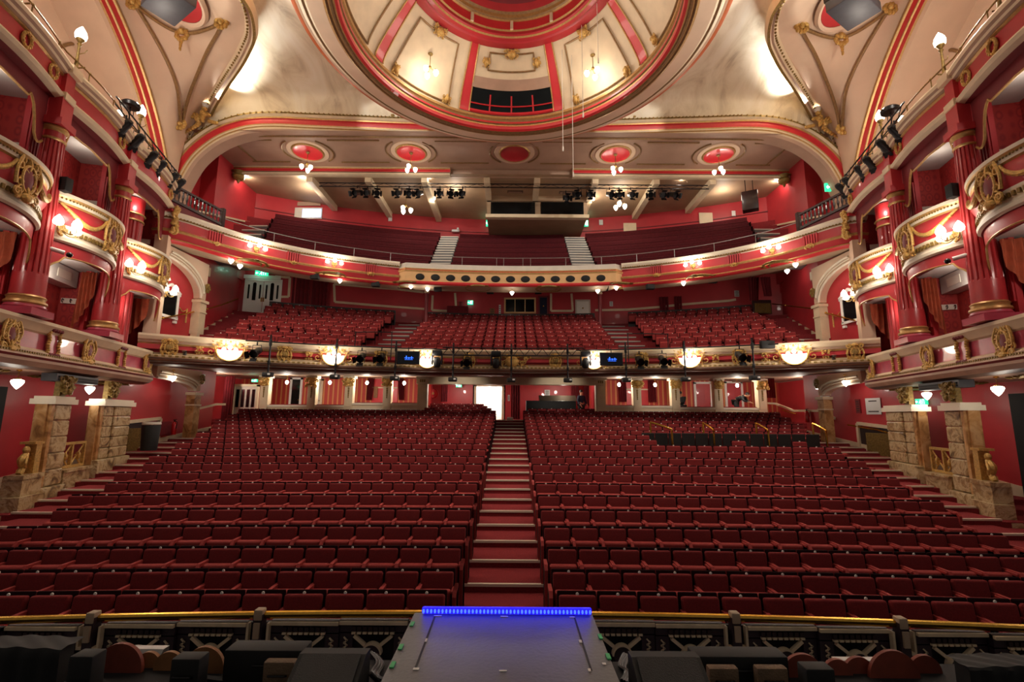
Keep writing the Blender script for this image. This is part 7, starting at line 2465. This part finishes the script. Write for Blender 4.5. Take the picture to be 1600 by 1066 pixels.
# wires hanging from the ceiling
for k, (u, v0, v1, y) in enumerate(((878, 70, 228, 17.5), (893, 80, 268, 17.5), (909, 60, 175, 16.5), (933, 20, 90, 15.5))):
    a, b = pY(u, v0, y), pY(u, v1, y)
    mb = MB(); mb.tube([(a.x, y, b.z), (a.x, y, 18.6)], .012, 6); mb.lathe([(.012, 0), (.03, -.05), (.03, -.22), (0, -.25)], (a.x, y, b.z), 8)
    tag(mb.build('suspension_wire', 'offwhite'), f'thin pale wire hanging down from the dome, {ORD[k + 1]} of four from the left', 'wire')

# ================================================================ people
def skinmesh(name, nodes, edges, mt, parent, lvl=1):
    "nodes: {key: (point, radius)}; grown into one continuous skin"
    keys = list(nodes)
    base = WL[parent.name]
    me = bpy.data.meshes.new(name)
    me.from_pydata([V(nodes[k][0]) - base for k in keys], [(keys.index(a), keys.index(b)) for a, b in edges], [])
    o = bpy.data.objects.new(name, me)
    COL.objects.link(o)
    o.parent = parent
    me.materials.append(M[mt])
    m = o.modifiers.new('skin', 'SKIN')
    m.use_smooth_shade = True
    for i, k in enumerate(keys):
        r = nodes[k][1]
        me.skin_vertices[0].data[i].radius = r if isinstance(r, tuple) else (r, r)
    me.skin_vertices[0].data[0].use_root = True
    s = o.modifiers.new('sub', 'SUBSURF')
    s.levels = s.render_levels = lvl
    WL[o.name] = base.copy()
    return o


def person(name_loc, label, J, top, trousers, yaw=0):
    """J: joints in metres relative to the feet; body, clothes and hair grown from the same joints"""
    t = thing('person', label, 'person', name_loc)
    R = Matrix.Rotation(yaw, 3, 'Z')
    P = {k: V(name_loc) + R @ V(v) for k, v in J.items()}
    nodes = {'pel': (P['pel'], .12), 'spine': (P['spine'], .12), 'chest': (P['chest'], .13), 'neck': (P['neck'], .055), 'chin': (P['head'] + R @ V((0, -.03, -.07)), .07), 'head': (P['head'], .098), 'crown': (P['head'] + V((0, 0, .09)), .075)}
    ed = [('pel', 'spine'), ('spine', 'chest'), ('chest', 'neck'), ('neck', 'chin'), ('chin', 'head'), ('head', 'crown')]
    for s in 'lr':
        nodes.update({'sh' + s: (P['sh' + s], .062), 'el' + s: (P['el' + s], .045), 'wr' + s: (P['wr' + s], .030), 'hip' + s: (P['hip' + s], .095), 'kn' + s: (P['kn' + s], .062), 'an' + s: (P['an' + s], .042), 'to' + s: (P['an' + s] + R @ V((0, -.17, -.04)), .035)})
        ed += [('chest', 'sh' + s), ('sh' + s, 'el' + s), ('el' + s, 'wr' + s), ('pel', 'hip' + s), ('hip' + s, 'kn' + s), ('kn' + s, 'an' + s), ('an' + s, 'to' + s)]
        d = (P['wr' + s] - P['el' + s]).normalized()
        sd = d.cross(V((0, 0, 1))) if abs(d.z) < .9 else V((1, 0, 0))
        sd.normalize()
        pm = P['wr' + s] + d * .07
        nodes['pm' + s] = (pm, .030)
        ed.append(('wr' + s, 'pm' + s))
        for f, (off, ln) in enumerate(((-.028, .085), (-.010, .095), (.010, .09), (.027, .07))):
            b = pm + d * .025 + sd * off
            nodes[f'f{f}{s}'] = (b + d * ln * .5 + V((0, 0, -.006)), .0085)
            nodes[f'g{f}{s}'] = (b + d * ln + V((0, 0, -.022)), .0075)
            ed += [('pm' + s, f'f{f}{s}'), (f'f{f}{s}', f'g{f}{s}')]
        th = P['wr' + s] + d * .03 + sd * (.035 if s == 'l' else -.035)
        nodes['t1' + s] = (th + d * .02, .010); nodes['t2' + s] = (th + d * .055, .0085)
        ed += [('wr' + s, 't1' + s), ('t1' + s, 't2' + s)]
    body = skinmesh('body', nodes, ed, 'skin', t)
    up = {'waist': (P['pel'] + (P['spine'] - P['pel']) * .3, .155), 'spine': (P['spine'], .150), 'chest': (P['chest'], .162), 'col': (P['neck'] - V((0, 0, .05)), .085)}
    e2 = [('waist', 'spine'), ('spine', 'chest'), ('chest', 'col')]
    for s in 'lr':
        w = P['el' + s].lerp(P['wr' + s], .9)
        up.update({'sh' + s: (P['sh' + s], .085), 'el' + s: (P['el' + s], .062), 'wr' + s: (w, .046)})
        e2 += [('chest', 'sh' + s), ('sh' + s, 'el' + s), ('el' + s, 'wr' + s)]
    skinmesh('jacket', up, e2, top, t)
    lo = {'pel': (P['pel'], .150)}
    e3 = []
    for s in 'lr':
        lo.update({'hip' + s: (P['hip' + s], .118), 'kn' + s: (P['kn' + s], .085), 'an' + s: (P['an' + s], .062)})
        e3 += [('pel', 'hip' + s), ('hip' + s, 'kn' + s), ('kn' + s, 'an' + s)]
    skinmesh('trousers', lo, e3, trousers, t)
    mb = MB(); mb.ell(P['head'] + R @ V((0, .018, .045)), .105, .115, .105, 0, 12, 8); mb.build('hair', 'hair', t)
    mb = MB()
    for s in (-1, 1): mb.ell(P['head'] + R @ V((s * .036, -.093, .008)), .013, .009, .009, 0, 8, 5)
    mb.build('eyes', 'ink', t)
    mb = MB(); mb.ell(P['head'] + R @ V((0, -.108, -.02)), .014, .02, .028, 0, 8, 5); mb.ell(P['head'] + R @ V((0, -.092, -.062)), .026, .01, .008, 0, 8, 5)
    for s in (-1, 1): mb.ell(P['head'] + R @ V((s * .098, .0, -.005)), .012, .022, .032, 0, 8, 5)
    mb.build('face_features', 'skin', t)
    return t


STAND = dict(pel=(0, 0, .95), spine=(0, 0, 1.12), chest=(0, 0, 1.34), neck=(0, -.01, 1.52), head=(0, -.02, 1.66), shl=(-.19, 0, 1.42), ell=(-.24, -.02, 1.14), wrl=(-.22, -.2, .96), shr=(.19, 0, 1.42), elr=(.25, -.02, 1.14), wrr=(.22, -.2, .98), hipl=(-.10, 0, .90), knl=(-.11, -.02, .50), anl=(-.11, .02, .08), hipr=(.10, 0, .90), knr=(.11, -.02, .50), anr=(.12, .02, .08))
p = pY(908, 610, 26.6)
person((p.x, 26.6, p.z - 1.77), 'person in dark blue standing behind the sound desk', STAND, 'cloth_navy', 'cloth_black', .5)
SIT = dict(pel=(0, 0, .58), spine=(0, -.03, .76), chest=(0, -.06, .98), neck=(-.02, -.09, 1.15), head=(-.03, -.13, 1.28), shl=(-.18, -.06, 1.06), ell=(-.23, -.18, .82), wrl=(-.14, -.42, .80), shr=(.18, -.06, 1.06), elr=(.23, -.18, .82), wrr=(.12, -.42, .80), hipl=(-.10, -.02, .55), knl=(-.12, -.42, .54), anl=(-.12, -.40, .10), hipr=(.10, -.02, .55), knr=(.12, -.42, .54), anr=(.12, -.40, .10))
p = pY(1065, 612, 25.5)
person((p.x, 25.5, p.z - 1.40), 'person in black seated at the parapet of the right rear box', SIT, 'cloth_black', 'cloth_black', -.9)
BEND = dict(pel=(0, .1, .92), spine=(0, -.04, 1.04), chest=(0, -.24, 1.15), neck=(.02, -.42, 1.22), head=(.05, -.54, 1.24), shl=(-.19, -.30, 1.16), ell=(-.22, -.42, .92), wrl=(-.10, -.60, .86), shr=(.19, -.30, 1.16), elr=(.24, -.42, .92), wrr=(.12, -.62, .86), hipl=(-.10, .1, .88), knl=(-.11, 0, .48), anl=(-.11, .1, .08), hipr=(.10, .1, .88), knr=(.11, 0, .48), anr=(.12, .1, .08))
p = pY(1160, 618, 25.4)
person((p.x - .2, 25.6, p.z - 1.22), 'person in a dark jacket bending over the parapet of the right rear box', BEND, 'cloth_black', 'cloth_black', .75)
# chair beside the sitter
q = pY(1065, 612, 25.5)
t = thing('chair', 'small dark chair under the seated person in the right rear box', 'chair', (q.x, 25.55, q.z - 1.40))
c = V((q.x, 25.6, q.z - 1.40))
mb = MB(); mb.rbox(c + V((0, 0, .43)), .46, .46, .06, .02); mb.build('seat', 'red_curtain', t)
mb = MB(); mb.rbox(c + V((-.24, .12, .70)), .05, .42, .44, .02); mb.build('backrest', 'red_curtain', t)
for dx in (-.19, .19):
    for dy in (-.19, .19): mb = MB(); mb.tube([c + V((dx, dy, 0)), c + V((dx, dy, .42))], .018, 6); mb.build('leg', 'black_metal', t)

# ================================================================ light
WRLD = bpy.data.worlds.new('world'); SC.world = WRLD; WRLD.use_nodes = True
WRLD.node_tree.nodes['Background'].inputs['Color'].default_value = (1, .86, .74, 1)
WRLD.node_tree.nodes['Background'].inputs['Strength'].default_value = .14
# cornice uplights washing the painted ceiling
for s in (-1, 1):
    spot('cornice_uplight_beam', (s * 13.2, 19.25, 17.2), (s * 8.8, 18.2, 17.85), 4800, (1, .96, .87), 112, .9, .10)
    spot('cornice_uplight_beam', (s * 11.2, 8.6, 16.4), (s * 7.5, 12.5, 18.2), 3200, (1, .95, .86), 110, .9, .15)
# added ring of fill lights inside the dome, no fittings there
for k in range(6):
    a = 2 * PI * k / 6 + .5
    lightpt('dome_house_light', (DC.x + 3.2 * math.sin(a), DC.y + 3.2 * math.cos(a), 16.9), 42, (1, .88, .74), .35)
# added spots below the dome rim to brighten the stalls, no fittings there
for k in range(6):
    a = PI / 2 + PI * k / 5
    spot('rim_downlight', (DC.x + 6.15 * math.sin(a), DC.y + 6.15 * math.cos(a), 15.62), (DC.x + 6.5 * math.sin(a), 16.2 + 1.5 * math.cos(a), 2), 1000, (1, .85, .68), 62, 1, .12)
# lights: rear boxes, under the circle and gallery, partly added fill
for u in (449, 516, 574, 632, 967, 1023, 1151):
    p = pY(u, 590, 24.9)
    p.z = 4.86
    t = thing('box_wall_lamp', 'small bright lamp in the rear stalls boxes, ' + {449: 'leftmost', 516: 'right of the off-white door', 574: 'left of the curtained left opening', 632: 'right of the curtained left opening', 967: 'left of the curtained right opening', 1023: 'right of the curtained right opening', 1151: 'above the bending person'}[u], 'lamp', p)
    mb = MB(); mb.ell(p, .085, .085, .11, 0, 10, 6); mb.build('globe', 'lamp', t)
    mb = MB(); mb.tube([p + V((0, 0, .1)), V((p.x, p.y, 5.2))], .015, 6); mb.build('stem', 'brass', t)
    lightpt('bulb_light', p + V((0, -.1, -.1)), 55, r=.1)
for x in (-3, 3): lightpt('rear_ceiling_lamp', (x, 26.6, 4.75), 70, r=.1)
for x in (-11, -6, 0, 6, 11): lightpt('circle_ceiling_lamp', (x, cfy(x, 29.5), 9.9), 4, r=.15)
for x in (-11.5, -3.2, 6.2, 12): lightpt('gallery_ceiling_lamp', (x, 25.2, 15.4), 60, r=.15)
for x in (-11.8, -7.6, -2.5, 2.5, 7.6, 11.8): spot('under_circle_spot', (x, 21.6, 4.82), (x, 24.6, 4.3), 110, (1, .88, .74), 66, .9, .1)  # added fill to brighten the rear pilasters, no fittings on this soffit
lightpt('corner_lamp', (-14.6, 23.8, 4.7), 40, r=.1)  # added fill for both dark rear corners, no lamps stand there
lightpt('corner_lamp', (14.4, 23.6, 4.7), 45, r=.1)

vs_ = SC.view_settings
vs_.view_transform = 'Standard'
vs_.look = 'None'
vs_.gamma = 1
vs_.exposure = 0.12
vs_.use_curve_mapping = False
SC.cycles.use_denoising = True
SC.cycles.max_bounces = 8
SC.cycles.diffuse_bounces = 4
SC.cycles.sample_clamp_indirect = 6
